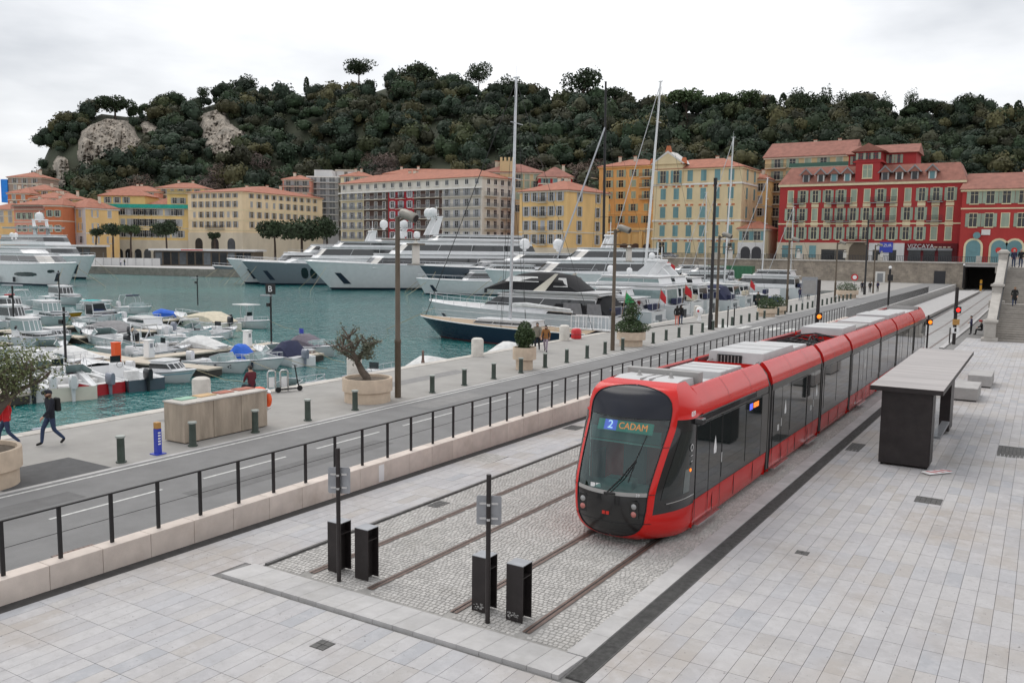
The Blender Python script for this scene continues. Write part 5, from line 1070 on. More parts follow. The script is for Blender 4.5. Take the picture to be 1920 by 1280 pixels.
    if extra == 'tealtop': MB().box(X(.18), -B*.38, h(.4)+1.42, X(.68), B*.38, h(.4)+1.5).build('hardtop', 'gel_white', t, bevel=.03); MB().box(X(.2), -B*.36, h(.4)+1.5, X(.45), B*.36, h(.4)+1.56).build('teal_cover', 'cv_teal', t)
    return t
sboat((98, 718), (200, 738), 'small red open speedboat with white seats', 'open', 'hull_red', motor='ob_grey', extra='norail')
sboat((163, 704), (272, 731), 'white console boat with dark hull and black outboard beside the red one', 'console', 'hull_slate', motor='ob_black')
sboat((355, 717), (262, 711), 'small white cabin boat with pale blue rim and two cabin windows', 'cabin', 'gel_white', motor='ob_white', stripe='gel_blue', extra='norail')
t = sboat((465, 700), (366, 690), 'white bowrider with dark emblem on its bow', 'windscreen', motor='ob_white')
c, rz, L = place((465, 700), (366, 690)); e_ = MB()
for k in range(9): e_.box(L*.30+.05*(k % 5), -.72+.012*k-.06*(k % 3), .35+.05*(k % 4), L*.30+.05*(k % 5)+.045, -.70+.012*k-.06*(k % 3), .4+.05*(k % 4))
e_.build('bow_emblem', 'hull_dark', t)
sboat((514, 692), (440, 688), 'white boat with bright blue canvas hood', 'hood', cover='cv_blue')
sboat((482, 671), (566, 686), 'white boat with navy cover and covered outboard', 'hood', cover='cv_navy', motor='ob_grey')
sboat((584, 676), (536, 667), 'small white rowing boat with maroon rim', 'row', stripe='cv_maroon', Lmin=3.6, extra='norail')
t = sboat((630, 669), (552, 660), 'white boat with plum canvas tent and small flag', 'canvas', cover='cv_plum'); f_ = MB().box(-1.6, 0, 1.4, -1.15, .02, 1.75).build('flag', 'blue_paint', t); MB().tube([(-1.6, 0, .8), (-1.6, 0, 1.8)], .015, 5).build('flag_staff', 'alu', t)
sboat((502, 617), (436, 611), 'white centre console boat with flat white top by the far pontoon', 'ttop', motor='ob_black', B=2.3)
sboat((416, 656), (315, 641), 'white open boat with steel arch and white outboard', 'arch', cover='cv_white', motor='ob_white')
sboat((186, 671), (298, 668), 'pale boat with folded tan bimini in front of the orange box', 'arch', cover='cv_tan', motor='ob_white')
sboat((330, 662), (246, 655), 'dark trimmed open boat with tall chrome arch', 'arch', cover='cv_white', motor='ob_black', stripe='hull_dark')
sboat((142, 627), (240, 640), 'white runabout under grey canvas with beige bimini bar', 'canvas', cover='cv_grey', extra='bimini', motor='ob_black')
sboat((226, 600), (148, 606), 'white cuddy boat with turquoise topped hardtop', 'pilot', extra='tealtop')
sboat((126, 613), (66, 601), 'white pilothouse boat with pale green windows', 'pilot', extra='pale')
sboat((151, 573), (91, 565), 'white cabin cruiser nearest the open water at the left', 'pilot')
sboat((145, 598), (106, 596), 'small yellow work boat among the white ones', 'open', 'hull_yellow', Lmin=4.2, motor='ob_black', extra='norail')
sboat((64, 619), (-4, 612), 'white cruiser with grey side windows at the left edge', 'pilot')
sboat((100, 652), (20, 643), 'white cabin boat with curved pale windscreen at the left', 'pilot', extra='pale')
sboat((98, 664), (0, 668), 'white boat with black bimini bar behind the olive tree', 'windscreen', extra='bimini', cover='cv_black', motor='ob_white')
sboat((144, 694), (58, 703), 'white boat under a tall white canvas tent behind the olive tree', 'canvas', cover='cv_white')
sboat((332, 606), (428, 621), 'large pale inflatable style boat under beige canopy', 'canvas', 'gel_cream', 'cv_beige', motor='ob_black', B=2.7)
sboat((236, 618), (322, 631), 'white fishing boat with maroon furled sail cover', 'cabin', motor='ob_grey', extra='norail')
sboat((350, 603), (286, 604), 'white boat with bright blue cover in the second row', 'tarp', cover='cv_blue')
sboat((16, 713), (62, 754), 'white boat with black outboard, leftmost at the quay pontoon', 'windscreen', motor='ob_black'); sboat((52, 708), (98, 750), 'white boat with white outboard, middle one behind the olive tree', 'windscreen', motor='ob_white'); sboat((84, 706), (136, 750), 'white boat with grey outboard left of the red speedboat', 'console', motor='ob_white', hull='gel_cream')
sboat((45, 585), (0, 583), 'white boat with folded red bimini at the far left', 'arch', cover='red'); sboat((72, 578), (20, 572), 'white sport boat with tall arch at the far left', 'arch', cover='cv_white')
sboat((300, 612), (238, 606), 'low white boat in the second row beside the sail cover', 'windscreen', motor='ob_white'); sboat((392, 628), (330, 634), 'low pale blue sterned boat in the second row', 'windscreen', 'gel_blue', motor='ob_white')
sboat((120, 662), (40, 682), 'white open boat half hidden behind the olive tree crown', 'windscreen', motor='ob_white'); sboat((160, 640), (250, 652), 'white speedboat tied to the middle finger pontoon', 'windscreen', motor='ob_black'); sboat((345, 668), (262, 676), 'low white boat beside the white service pedestal', 'console', motor='ob_white')
sboat((420, 668), (352, 662), 'small white boat with white tarp on the long pontoon', 'tarp', cover='cv_white'); sboat((60, 598), (-10, 592), 'white cruiser with dark windows in the outer row', 'pilot'); sboat((205, 585), (160, 579), 'white day boat in the outer row near open water', 'windscreen', motor='ob_white')
sboat((282, 590), (226, 584), 'white boat with dark blue bimini in the outer row', 'arch', cover='cv_navy', motor='ob_white'); sboat((180, 692), (110, 686), 'white boat with grey tarp left of the orange box', 'tarp', cover='cv_white'); sboat((130, 648), (70, 640), 'white cuddy boat with short cabin behind the lamp post', 'cabin', motor='ob_white'); sboat((440, 630), (376, 640), 'small white launch with console at the pontoon end', 'console', motor='ob_black')
def qboat(x, y, L, lb, kind, rz=90, **k):
    a = Vector((x, y, WZ)); d = Vector((cos(radians(rz)), sin(radians(rz)), 0))*L/2
    def inv(p):
        v = np.array([p.x, p.y, p.z-CZ]); dd = v@_F; return (960+FPX*(v@_r)/dd, 640-FPX*(v@_u)/dd)
    return sboat(inv(a+d), inv(a-d), lb, kind, **k)
qboat(-30.9, 29.6, 5.0, 'white boat with clear windscreen tied under the quay by the scooter', 'windscreen', motor='ob_white'); qboat(-30.5, 35.6, 5.0, 'white boat with grey outboard tied right of the olive planter', 'console', motor='ob_grey', rz=100)
qboat(-30.3, 41.0, 4.6, 'low white boat by the rusty mooring pin', 'tarp', cover='cv_white'); qboat(-30.5, 46.3, 5.0, 'white open boat with ropes beside the stone mooring post', 'row'); qboat(-30.6, 50.6, 4.2, 'white and orange boat below the blue sailboat stern', 'tarp', hull='hull_yellow', cover='cv_white', rz=80)
qboat(-30.2, 19.6, 4.2, 'small dinghy with covered outboard behind the walking pedestrian', 'row', motor='ob_grey')
# ---- pontoons with pedestals and lamps
def pontoon(x0, y0, x1, y1, lb):
    L = hypot(x1-x0, y1-y0); t = thing('pontoon', lb, 'pontoon', (x0, y0, WZ), atan2(y1-y0, x1-x0), 'marina pontoons')
    MB().box(0, -.55, .05, L, .55, .42).build('float', 'pile', t)
    n = max(2, int(L/1.1)); m_ = MB().box(.006, -.62, .42, L/n-.006, .62, .52).mesh('deck_board', 'pontoon')
    for k in range(n): link('deck_board', m_, t, (k*L/n, 0, 0))
    return t
pontoon(-47.9, 12, -47.9, 45, 'long pale pontoon walkway parallel to the quay'); pontoon(-74, 10, -70, 58, 'far pontoon walkway at the outer row of boats')
k = 0
for y in (21.5, 32.8, 41.2): k += 1; pontoon(-47.2, y, -40.6, y+.6, 'pale finger pontoon on the quay side, %s from the left' % ORD[k-1])
k = 0
for y in (26, 33, 39): k += 1; pontoon(-48.6, y, -57.5, y+.8, 'pale finger pontoon on the open water side, %s from the left' % ORD[k-1])
for k, y in enumerate((32, 38, 44)): pontoon(-70.5, y, -62, y+1, 'finger pontoon of the outer walkway, %s from the left' % ORD[k])
for k, (x, y) in enumerate(((-47.7, 27.2), (-47.7, 34.2), (-47.8, 42.2))):
    t = thing('service_pedestal', 'white service pedestal on the pontoon, %s from the left' % ORD[k], 'pedestal', (x, y, WZ+.52)); MB().frus(-.28, -.22, .28, .22, 0, 1.05, .03, .03).build('body', 'white_paint', t, bevel=.03); MB().box(-.3, -.24, 1.05, .3, .24, 1.13).build('cap', 'white_paint', t, bevel=.02); MB().box(.25, -.1, .5, .262, .1, .9).build('socket_panel', 'grey_metal', t)
t = thing('fire_box', 'bright orange equipment box on the pontoon', 'box', (-46.6, 31.2, WZ+.52)); MB().box(-.2, -.2, 0, .2, .2, 1.25).build('body', 'orange', t, bevel=.02); MB().box(-.22, -.22, 1.25, .22, .22, 1.3).build('cap', 'orange', t)
def plamp(px, ytop, ybase, lb, letter=None, twin=False):
    p = g(px, ybase, WZ+.5); t = thing('pontoon_lamp', lb, 'lamp post', p, radians(20)); v = Vector((p[0], p[1], 0)); dd = float(np.array([p[0], p[1], p[2]-CZ])@_F); h = (ybase-ytop)*dd/FPX
    MB().tube([(0, 0, 0), (0, 0, h)], .07, 8).build('pole', 'black_metal', t)
    if twin: 
        for s_ in (-1, 1): MB().frus(min(0, s_*.9), -.12, max(0, s_*.9), .12, h-.08, h+.02, .02, .02).build('lamp_head', 'grey_metal', t)
    else: MB().box(-.75, -.15, h-.35, .1, .15, h-.25).build('lamp_head', 'grey_metal', t)
    MB().box(-.3, -.1, h*.72, -.06, .1, h*.72+.25).build('speaker', 'black_metal', t)
    if letter:
        b_ = MB().box(-.35, -.06, h-.2, .35, .06, h+.5).build('sign', 'black_metal', t); text_mesh('sign_letter', letter, .6, 'white_paint', b_, (0, -.07, h+.15), (radians(90), 0, 0))
plamp(509, 546, 648, 'black lamp post with letter sign beside the olive tree', 'B'); plamp(124, 575, 690, 'black lamp post behind the red speedboat'); plamp(106/1.0, 576, 578, 'short hidden lamp stub') if False else None
plamp(27, 534, 622, 'black twin armed lamp post at the left edge', None, True); plamp(112, 507, 570, 'black lamp post with square sign in front of the left yacht', None); plamp(371, 516, 572, 'black lamp post with round sign standing by the beige canopy', None)
# ------------------------------------------------------------------ yachts and sailing boats
YG = 'yachts moored in the harbour'
def yacht(bow, dirv, L, B, hb, hs, lb, hull='gel_white', tiers=(), domes=(), rake=None, boot='boot', flag=None, ports=0, arch=None, win='boat_glass', wlist=None, bow_wl=True, name='motor_yacht', flare=1.0):
    "bow: point where the stem meets the water; dirv: direction from bow to stern"
    d = Vector((*dirv, 0)).normalized(); rk = rake if rake is not None else .10*L
    c = Vector(bow)+d*(L/2-rk); c.z = WZ; rz = atan2(-d.y, -d.x); t = thing(name, lb, 'yacht', c, rz, YG)
    sec, bd, h, hu = make_hull(t, L, B, hb, hs, hull, rk, boot=boot, full=.9, flare=flare)
    X = lambda u: -L/2+L*u
    for k, (x0, x1, w, z0, z1, rf, rb, *o) in enumerate(tiers): cabin(t, X(x0), X(x1), w*B/2, z0, z1, rf, rb, wz=o[0] if o else (.35, .8), win=win, roofo=.25, bevel=.12, name='deck_house')
    for x, y, z, r in domes: dome(t, X(x), y, z, r)
    if arch:
        xa, w, z0, z1, ln = arch
        for sg in (-1, 1): MB().prism([(X(xa)-.8, z0), (X(xa)+.8, z0), (X(xa)-ln+.4, z1), (X(xa)-ln-.5, z1)], sg*w-.15, sg*w+.15, 'y').build('mast_leg', 'gel_white', t, bevel=.05)
        MB().box(X(xa)-ln-.6, -w-.2, z1, X(xa)-ln+.6, w+.2, z1+.3).build('mast_bridge', 'gel_white', t, bevel=.08); MB().tube([(X(xa)-ln, 0, z1), (X(xa)-ln, 0, z1+2.2)], .06, 6).build('antenna', 'gel_white', t)
        MB().box(X(xa)-ln-.1, -1.0, z1+.6, X(xa)-ln+.1, 1.0, z1+.75).build('radar_bar', 'gel_white', t)
    for k in range(ports):
        u = .42+.05*k
        for sg in (-1, 1):
            x, y, z = sec(u, [.62])[0]; MB().tube([(x, sg*(y-.05), z), (x, sg*(y+.03), z)], .32, 12).build('porthole', 'boat_glass', hu)
    x, y, z = sec(.9, [.45])[0]
    for sg in (-1, 1):
        a, b_, c_, e = [sec(q, [zz])[0] for q, zz in ((.88, .22), (.915, .22), (.925, .62), (.90, .62))]; MB().add([(p[0], sg*(p[1]+.03), p[2]) for p in (a, b_, c_, e)], [(0, 1, 2, 3)]).build('anchor_pocket', 'boot', hu)
    if wlist:
        for u0, u1, z0, z1 in wlist:
            for sg in (-1, 1):
                n = 6; S_ = []
                for i in range(n+1):
                    u = u0+(u1-u0)*i/n; f = sin(pi*min(1, max(0, i/n)))**.3 if i not in (0, n) else .0; zm = (z0+z1)/2; hh = (z1-z0)/2*(.35+.65*f)
                    S_.append([(q[0], sg*(q[1]+.02), q[2]) for q in sec(u, [zm-hh, zm+hh])])
                MB().loft(S_).build('hull_window', 'boat_glass', hu)
    u = [.45, .55, .64, .72, .8, .87, .93, .975]; rails(t, [(X(q), bd(q)*.93, h(q)) for q in u]+[(X(1)-.1, 0, h(1))]+[(X(q), -bd(q)*.93, h(q)) for q in reversed(u)], .7, r=.02, name='bow_rail')
    for sg in (-1, 1):
        for u_ in (.12, .3, .5): MB().tube([(X(u_), sg*(bd(u_)+.2), .5), (X(u_), sg*(bd(u_)+.2), .5+.06*L**.8)], .16+.003*L, 8).build('fender', 'hull_dark', t)
    # mooring lines
    for sg in (-1, 1):
        p0 = (X(.93), sg*bd(.93), h(.93)*.8); MB().tube([p0, (X(.93)+3.5, sg*(bd(.93)+3.2), -.1)], .035, 4).build('mooring_line', 'rope', t)
    bs = bd(0); MB().box(-L/2-.055*L, -bs*.9, .28, -L/2+.02, bs*.9, .42).build('swim_platform', 'teak', t, bevel=.03); MB().box(-L/2-.03, -bs*.45, .5, -L/2-.005, bs*.45, h(0)*.8).build('transom_door', 'hull_dark' if len(lb) % 2 else 'hull_grey', t)
    for sg in (-1, 1): MB().box(-L/2-.05*L*.5, sg*bs*.62-.25, .42, -L/2+.02, sg*bs*.62+.25, h(0)*.55).build('stern_steps', 'gel_white', t); MB().tube([(-L/2+.05, sg*bs*.85, h(0)), (-L/2+.05, sg*bs*.85, h(0)+.9), (-L/2+.05, sg*bs*.2, h(0)+.9), (-L/2+.05, sg*bs*.2, h(0))], .025, 5).build('stern_rail', 'alu', t)
    MB().box(-L/2+.02*L, -bs*.55, h(0)+.03*B, -L/2+.05*L, bs*.55, h(0)+.03*B+.55).build('cockpit_sofa', 'cv_navy' if len(lb) % 3 else 'cv_beige', t, bevel=.05)
    if flag: MB().tube([(X(.01), 0, h(0)), (X(-.01), 0, h(0)+2.2)], .03, 5).build('flag_staff', 'teak', t); MB().add([(X(-.005), 0, h(0)+1.2), (X(-.05), .25, h(0)+.7), (X(-.05), .25, h(0)+1.4), (X(-.008), 0, h(0)+2.1)], [(0, 1, 2, 3)]).build('flag', flag, t)
    return t
D1 = (.556, .83)
def tip(px, py, dep): return at(px, py, dep)
yacht(g(622, 543, WZ), D1, 46, 8.6, 5.0, 4.0, 'large white superyacht with arch mast and twin domes in mid harbour', tiers=[(.05, .77, .86, 3.8, 6.3, 2.6, .5, (.35, .75)), (.06, .66, .78, 6.3, 8.7, 2.4, 1.0, (.3, .75)), (.1, .5, .7, 8.9, 10.0, 1.5, 1.2, (.4, .7))],
      domes=[(.50, -1.15, 14.0, .85), (.50, 1.15, 14.0, .85), (.62, -1.6, 9.9, .7)], arch=(.50, 1.7, 9.9, 13.0, 1.2), ports=2, flag='red', wlist=[])
yacht(Vector(at(580, 520, 183)), D1, 44, 8.4, 6.2, 5.0, 'slate hulled superyacht behind the large white one', 'hull_slate', tiers=[(.05, .74, .84, 5.0, 7.3, 2.4, .5, (.35, .75)), (.06, .6, .76, 7.3, 9.4, 2.0, 1.0, (.3, .75))], domes=[(.52, -1.6, 12.6, .9), (.44, 1.6, 12.6, .9), (.42, -1.2, 10.6, .75), (.36, 0, 10.4, .75)], arch=(.46, 1.5, 9.4, 11.4, 1.2))
yacht(g(490, 534, WZ), D1, 36, 7.4, 4.6, 3.9, 'grey blue hulled yacht with white raised foredeck', 'hull_grey', tiers=[(.1, .80, .84, 4.1, 5.2, 3.0, .4, (.5, .52)), (.1, .62, .78, 5.2, 7.4, 2.2, .6, (.3, .85)), (.15, .5, .7, 7.5, 8.6, 1.4, .5, (.4, .8))], wlist=[(.62, .66, .3, .8), (.67, .71, .3, .8)], arch=(.3, 1.2, 8.6, 10.6, .6))
yacht(g(460, 532, WZ+.0), D1, 34, 7.2, 4.9, 4.0, 'white yacht with square hull window left of the grey blue one', tiers=[(.1, .72, .84, 4.0, 6.2, 2.2, .5, (.3, .8)), (.15, .55, .74, 6.3, 7.9, 1.8, .6, (.35, .8))])
yacht(g(415, 519, WZ), D1, 20, 4.8, 2.7, 2.0, 'low green grey sport yacht by the far quay', 'hull_grey', tiers=[(.1, .62, .8, 2.0, 3.2, 2.4, .4, (.35, .8))])
yacht(g(797, 541, WZ), D1, 22, 5.4, 3.4, 2.8, 'small white yacht squeezed behind the grey hulled one', tiers=[(.1, .66, .8, 2.8, 4.6, 1.8, .4), (.15, .5, .7, 4.7, 5.8, 1.2, .4)])
yacht(g(822, 548, WZ), D1, 34, 7.6, 4.6, 3.9, 'grey hulled sport yacht with white top and two domes', 'hull_slate', tiers=[(.08, .74, .86, 3.9, 5.4, 3.4, .4, (.4, .85)), (.1, .52, .74, 5.5, 6.8, 2.4, .6, (.35, .8))], domes=[(.40, -1.6, 8.5, .95), (.24, 1.0, 8.5, .95)], wlist=[(.58, .80, .58, .82)], flag='red')
yacht(Vector(at(945, 560, 128)), (.62, .78), 30, 7.0, 4.5, 3.8, 'white flybridge yacht with long black window bands', tiers=[(.05, .72, .86, 3.9, 5.9, 2.4, .4, (.25, .8)), (.08, .55, .78, 6.0, 7.8, 2.2, .6, (.25, .75))], domes=[(.34, 0, 8.9, .35)], arch=(.34, .9, 7.9, 9.6, .4), flag='red')
yacht(g(128, 537, WZ), (-1, .06), 30, 6.6, 4.2, 3.5, 'white flybridge yacht with long dark hull window at the left', tiers=[(.06, .78, .86, 3.6, 5.6, 3.2, .3, (.3, .82)), (.1, .56, .8, 5.7, 6.5, 1.6, .4, (.45, .5)), (.12, .42, .74, 7.9, 8.1, .6, .2, (.4, .5))], domes=[(.34, -1.2, 9.0, .42), (.22, 1.2, 9.0, .42)], wlist=[(.48, .72, .42, .62), (.82, .88, .58, .72)], flare=.7)
yacht(Vector(at(160, 500, 186)), (-1, .1), 40, 8, 5.0, 4.4, 'large white yacht with awnings behind the left flybridge yacht', tiers=[(.05, .72, .86, 4.4, 6.9, 2, .4), (.06, .62, .8, 7.1, 9.3, 1.6, .4), (.1, .55, .8, 10.8, 11.1, .4, .3, (.4, .5))], domes=[(.4, 0, 13.6, .9)], arch=(.42, 1.4, 9.4, 12.6, .6))
# boats with their sterns to the near quay, bows to the left
DQ = (1.0, .03)
t = yacht((-48.5, 66.6, WZ), DQ, 20, 5.2, 2.6, 2.0, 'white motor yacht with black canvas enclosures beside the blue sailboat', tiers=[(.08, .70, .84, 2.0, 3.6, 2.8, .2, (.4, .85)), (.06, .50, .88, 3.75, 3.95, .5, .3, (.4, .5))], flag='green', rake=1.6)
canopy(t, -6.5, 2.6, 1.85, 3.98, 5.6, 'cv_black', 'flybridge_canopy', front=.38, back=.2); canopy(t, -9.6, -3.6, 2.2, 1.9, 3.72, 'cv_black', 'stern_canopy', front=.02, back=.15)
for sg in (-1, 1):
    for x0, x1, z0, z1, sk in ((-2.8, .6, 4.75, 5.2, .3), (-5.6, -4.2, 4.4, 5.15, .35)): MB().add([(x0, sg*1.83, z0), (x1, sg*1.83, z0), (x1-sk, sg*1.45, z1), (x0+sk, sg*1.45, z1)], [(0, 1, 2, 3)]).build('clear_panel', 'cv_white', t)
    for x0, x1 in ((-9.0, -7.6), (-7.2, -5.4)): MB().add([(x0, sg*2.24, 2.2), (x1, sg*2.24, 2.2), (x1, sg*2.2, 3.1), (x0+.2, sg*2.2, 3.1)], [(0, 1, 2, 3)]).build('clear_panel', 'cv_grey', t)
    MB().prism([(-3.4, 3.95), (-2.2, 3.95), (-4.4, 5.5), (-4.7, 5.5)], sg*1.86-.03, sg*1.86+.03, 'y').build('arch_leg', 'gel_cream', t)
yacht((-46, 72.6, WZ), DQ, 15.5, 4.4, 2.1, 1.7, 'blue grey sterned sport boat with grey cover beyond the black canopy yacht', 'gel_blue', tiers=[(.1, .62, .82, 1.7, 2.7, 2.0, .3)], rake=1.4)
yacht((-45.5, 77.8, WZ), DQ, 15.5, 4.5, 2.2, 1.8, 'white boat with beige bundled dinghy on deck', tiers=[(.1, .66, .82, 1.8, 3.0, 1.8, .3), (.2, .45, .7, 3.1, 3.9, 1.0, .3)], rake=1.4, flag='red')
yacht((-48, 83.5, WZ), DQ, 18.5, 5.0, 2.5, 2.1, 'white trawler style yacht with green side windows', tiers=[(.06, .66, .86, 2.1, 4.0, 1.6, .2, (.35, .8)), (.1, .5, .8, 4.1, 4.9, .9, .3)], rake=1.6, win='pale_glass', flag='red', domes=[(.46, -1, 5.6, .38), (.3, 1, 5.5, .3)])
yacht((-48.5, 90.5, WZ), DQ, 18, 5.0, 2.5, 2.1, 'white yacht with dark slanted radar arch and fin', tiers=[(.06, .68, .86, 2.1, 3.9, 2.4, .2), (.1, .5, .8, 4.0, 4.8, 1.5, .3)], rake=1.6, arch=(.34, 1.6, 4.8, 6.3, 1.4), domes=[(.3, 0, 7.0, .35)])
yacht((-48, 97, WZ), DQ, 17, 4.8, 2.4, 2.0, 'white sport yacht with pale arch beyond the dark arched one', tiers=[(.06, .66, .86, 2.0, 3.6, 2.4, .2), (.1, .48, .8, 3.7, 4.5, 1.5, .3)], rake=1.6, arch=(.3, 1.5, 4.4, 5.8, -1.2))
t = yacht((-45, 103.5, WZ), DQ, 14.5, 4.4, 2.1, 1.7, 'white boat with navy canvas stern tent', tiers=[(.1, .66, .82, 1.7, 3.0, 1.6, .3)], rake=1.4); canopy(t, -6.6, -2.2, 1.9, 1.7, 3.6, 'cv_navy', 'stern_canopy', front=.3, back=.2)
yacht((-46, 111, WZ), DQ, 15, 4.5, 2.3, 1.9, 'low white boat with red ensign near the far lamp posts', tiers=[(.1, .62, .82, 1.9, 3.3, 1.8, .3)], rake=1.4, flag='red')
yacht((-46.5, 119, WZ), DQ, 16, 4.4, 2.2, 1.8, 'black hulled classic boat near the information board', 'hull_dark', tiers=[(.2, .55, .7, 1.8, 3.0, .8, .2)], rake=1.4)
yacht((-44.5, 134, WZ), DQ, 15, 4.8, 2.6, 2.2, 'white flybridge boat at the far end of the near quay', tiers=[(.06, .7, .86, 2.2, 3.9, 1.8, .2), (.1, .5, .8, 4.0, 4.8, 1.0, .3)], rake=1.4)
for k, (x, y, L, c) in enumerate(((-75, 122, 22, 'gel_white'), (-66, 128, 20, 'gel_white'), (-58, 131, 18, 'hull_grey'), (-50, 148, 16, 'gel_white'), (-56, 156, 16, 'gel_white'), (-64, 152, 18, 'gel_white'))):
    yacht((x-L*.5, y-L*.4, WZ), (.75, .66), L, L*.24, 2.6, 2.1, ['white motor yacht between the harbour pillars, nearest of the back row', 'white motor yacht left of the leaning silver stay', 'grey hulled boat under the white mast', 'white boat in front of the far stone wall', 'white boat behind the dark flybridge arch', 'white boat beside the black mast in the back row'][k], c, tiers=[(.08, .66, .84, 2.1, 3.9, 1.8, .3), (.12, .48, .76, 4.0, 4.9, 1.2, .3)], rake=1.5)
# sailing boats
def sail(bow, dirv, L, B, hb, hs, lb, hull, mh, mastx=.58, mm='alu', boot='boot', boom=True, cover=None, furl=.05, stay='alu', mr=.12, lean=0.0, fs=.99):
    d = Vector((*dirv, 0)).normalized(); rk = .13*L; c = Vector(bow)+d*(L/2-rk); c.z = WZ; t = thing('sailing_boat', lb, 'sailing boat', c, atan2(-d.y, -d.x), 'sailing boats')
    sec, bd, h, hu = make_hull(t, L, B, hb, hs, hull, rk, boot=boot, full=.5, rubm='gel_white', deckm='teak' if hull == 'hull_navy' else 'gel_white'); X = lambda u: -L/2+L*u
    cabin(t, X(.30), X(.66), B*.26, h(.5)-.02, h(.5)+.45, .7, .1, wz=(.35, .75)); MB().box(X(.08), -B*.25, h(.1)-.2, X(.28), B*.25, h(.1)+.08).build('cockpit', 'teak', t)
    mx_ = X(mastx); zb = h(mastx); ms = MB().tube([(mx_, 0, zb), (mx_-lean*.5, 0, zb+mh*.5), (mx_-lean, 0, zb+mh)], [mr, mr*.95, mr*.7], 10).build('mast', mm, t, smooth=60)
    for f in (.33, .6, .82):
        if mh < 14 and f == .33: continue
        w = B*.34*(1.15-f*.6); MB().tube([(mx_-.15-lean*f, -w, zb+mh*f), (mx_-lean*f, 0, zb+mh*f+.05), (mx_-.15-lean*f, w, zb+mh*f)], .03, 5).build('spreader', mm, ms)
    MB().box(mx_-lean-.3, -.12, zb+mh, mx_-lean+.25, .12, zb+mh+.06).build('masthead', mm, ms); MB().tube([(mx_-lean, 0, zb+mh), (mx_-lean, 0, zb+mh+.9)], .012, 4).build('antenna', mm, ms)
    rg = MB(); top = (mx_-lean, 0, zb+mh*.99)
    for sg in (-1, 1):
        w = B*.3; rg.tube([(mx_-.3, sg*bd(mastx)*.95, zb), (mx_-.15-lean*.6, sg*w*.8, zb+mh*.6), top], .016, 4); rg.tube([(mx_-.4, sg*bd(mastx)*.95, zb), (mx_-lean*.33, 0, zb+mh*.6)], .014, 4)
    rg.tube([(X(.01), 0, h(0)), top], .016, 4); rg.build('rigging', 'black_metal', t)
    MB().tube([(X(.97), 0, h(1)), (mx_-lean*fs, 0, zb+mh*fs)], furl, 6).build('forestay', stay, t)
    if boom:
        bm_ = MB().tube([(mx_-.2, 0, zb+1.5), (X(.12), 0, zb+1.35)], .09, 8).build('boom', mm, t)
        if cover: MB().tube([(mx_-.25, 0, zb+1.68), (mx_-1.5, 0, zb+1.75), (X(.13), 0, zb+1.5)], [.2, .2, .1], 8).build('sail_cover', cover, bm_)
    u = [.02, .15, .3, .45, .6, .75, .88, .96]; rails(t, [(X(q), bd(q)*.95, h(q)) for q in u]+[(X(.99), 0, h(1)+.05)]+[(X(q), -bd(q)*.95, h(q)) for q in reversed(u)], .62, r=.011)
    return t
t = sail((-43.6, 59.6, WZ), DQ, 16.5, 4.3, 1.75, 1.25, 'dark blue hulled sailing boat with tall silver mast at the quay', 'hull_navy', 19.6, .46, 'alu', 'antifoul', cover='cv_white', stay='black_metal', furl=.03, mr=.14, lean=.3)
MB().box(-4.6, -2.35, .1, -3.2, -2.05, 1.0).build('fender_cover', 'cv_navy', t); MB().box(-7.2, -2.2, .5, -5.2, -1.8, .9).build('blue_tarp', 'cv_blue', t)
sail((-67.2, 124.8, WZ), (.21, .977), 30, 6.4, 2.4, 1.9, 'big sloop with black mast and thick silver forestay', 'hull_dark', 33.5, .5, 'black_metal', furl=.15, mr=.24, stay='grey_metal', lean=-.5, fs=.78)
sail((-47.6, 101, WZ), DQ, 15, 4.2, 1.7, 1.3, 'white sailing boat with tall white mast and rolled sails', 'gel_white', 26.5, .55, 'gel_white', mr=.17, cover='cv_white', lean=1.5)
sail((-46, 128, WZ), DQ, 13, 3.8, 1.5, 1.2, 'white sailing boat whose mast rises before the cream building', 'gel_white', 23, .5, 'gel_white', mr=.14, cover='cv_white', lean=.6)
sail((-44, 141, WZ), DQ, 13, 3.8, 1.5, 1.2, 'wooden sailing boat with mast before the red building', 'hull_dark', 18, .5, 'gel_white', mr=.13, cover='cv_beige', lean=.3)
sail((-40.5, 150, WZ), DQ, 10, 3.2, 1.3, 1.0, 'small sailing boat with thin white mast near the stone wall', 'gel_white', 14, .5, 'gel_white', mr=.1)
sail((-52, 139, WZ), DQ, 11, 3.2, 1.3, 1.0, 'small sailing boat with thin white mast between the cream and red buildings', 'gel_white', 16, .5, 'gel_white', mr=.1, lean=-.3)
sail((-78.5, 40, WZ), (-.2, -1), 8, 2.7, 1.0, .8, 'small white sailing boat with bare mast in the small craft basin', 'gel_white', 10, .5, 'alu', mr=.07)
sail((-92, 45, WZ), (-1, -.2), 9, 2.9, 1.1, .9, 'small white sailing boat with thin mast at the far left', 'gel_white', 11, .5, 'alu', mr=.07)
gw = thing('gangway', 'white steel gangway with railings behind the blue sailboat', 'gangway', (-29.2, 60.5, 0)); MB().box(-2.2, -.4, .1, 1.0, .4, .18).build('deck', 'gel_white', gw)
for y in (-.4, .4): rails(gw, [(-2.2+.65*k, y, .18) for k in range(6)], 1.0, 'white_paint', .03, 'side_rail')
cb_ = thing('mooring_cover', 'red covered drum beside the stone mooring post', 'drum', (-28.1, 54.6, 0)); MB().lathe([(.35, 0), (.37, .1), (.36, .6), (.25, .72), (.02, .75)], 12).build('drum', 'red', cb_, smooth=50); MB().lathe([(.36, .3), (.38, .32), (.36, .34)], 12).build('band', 'ob_black', cb_)
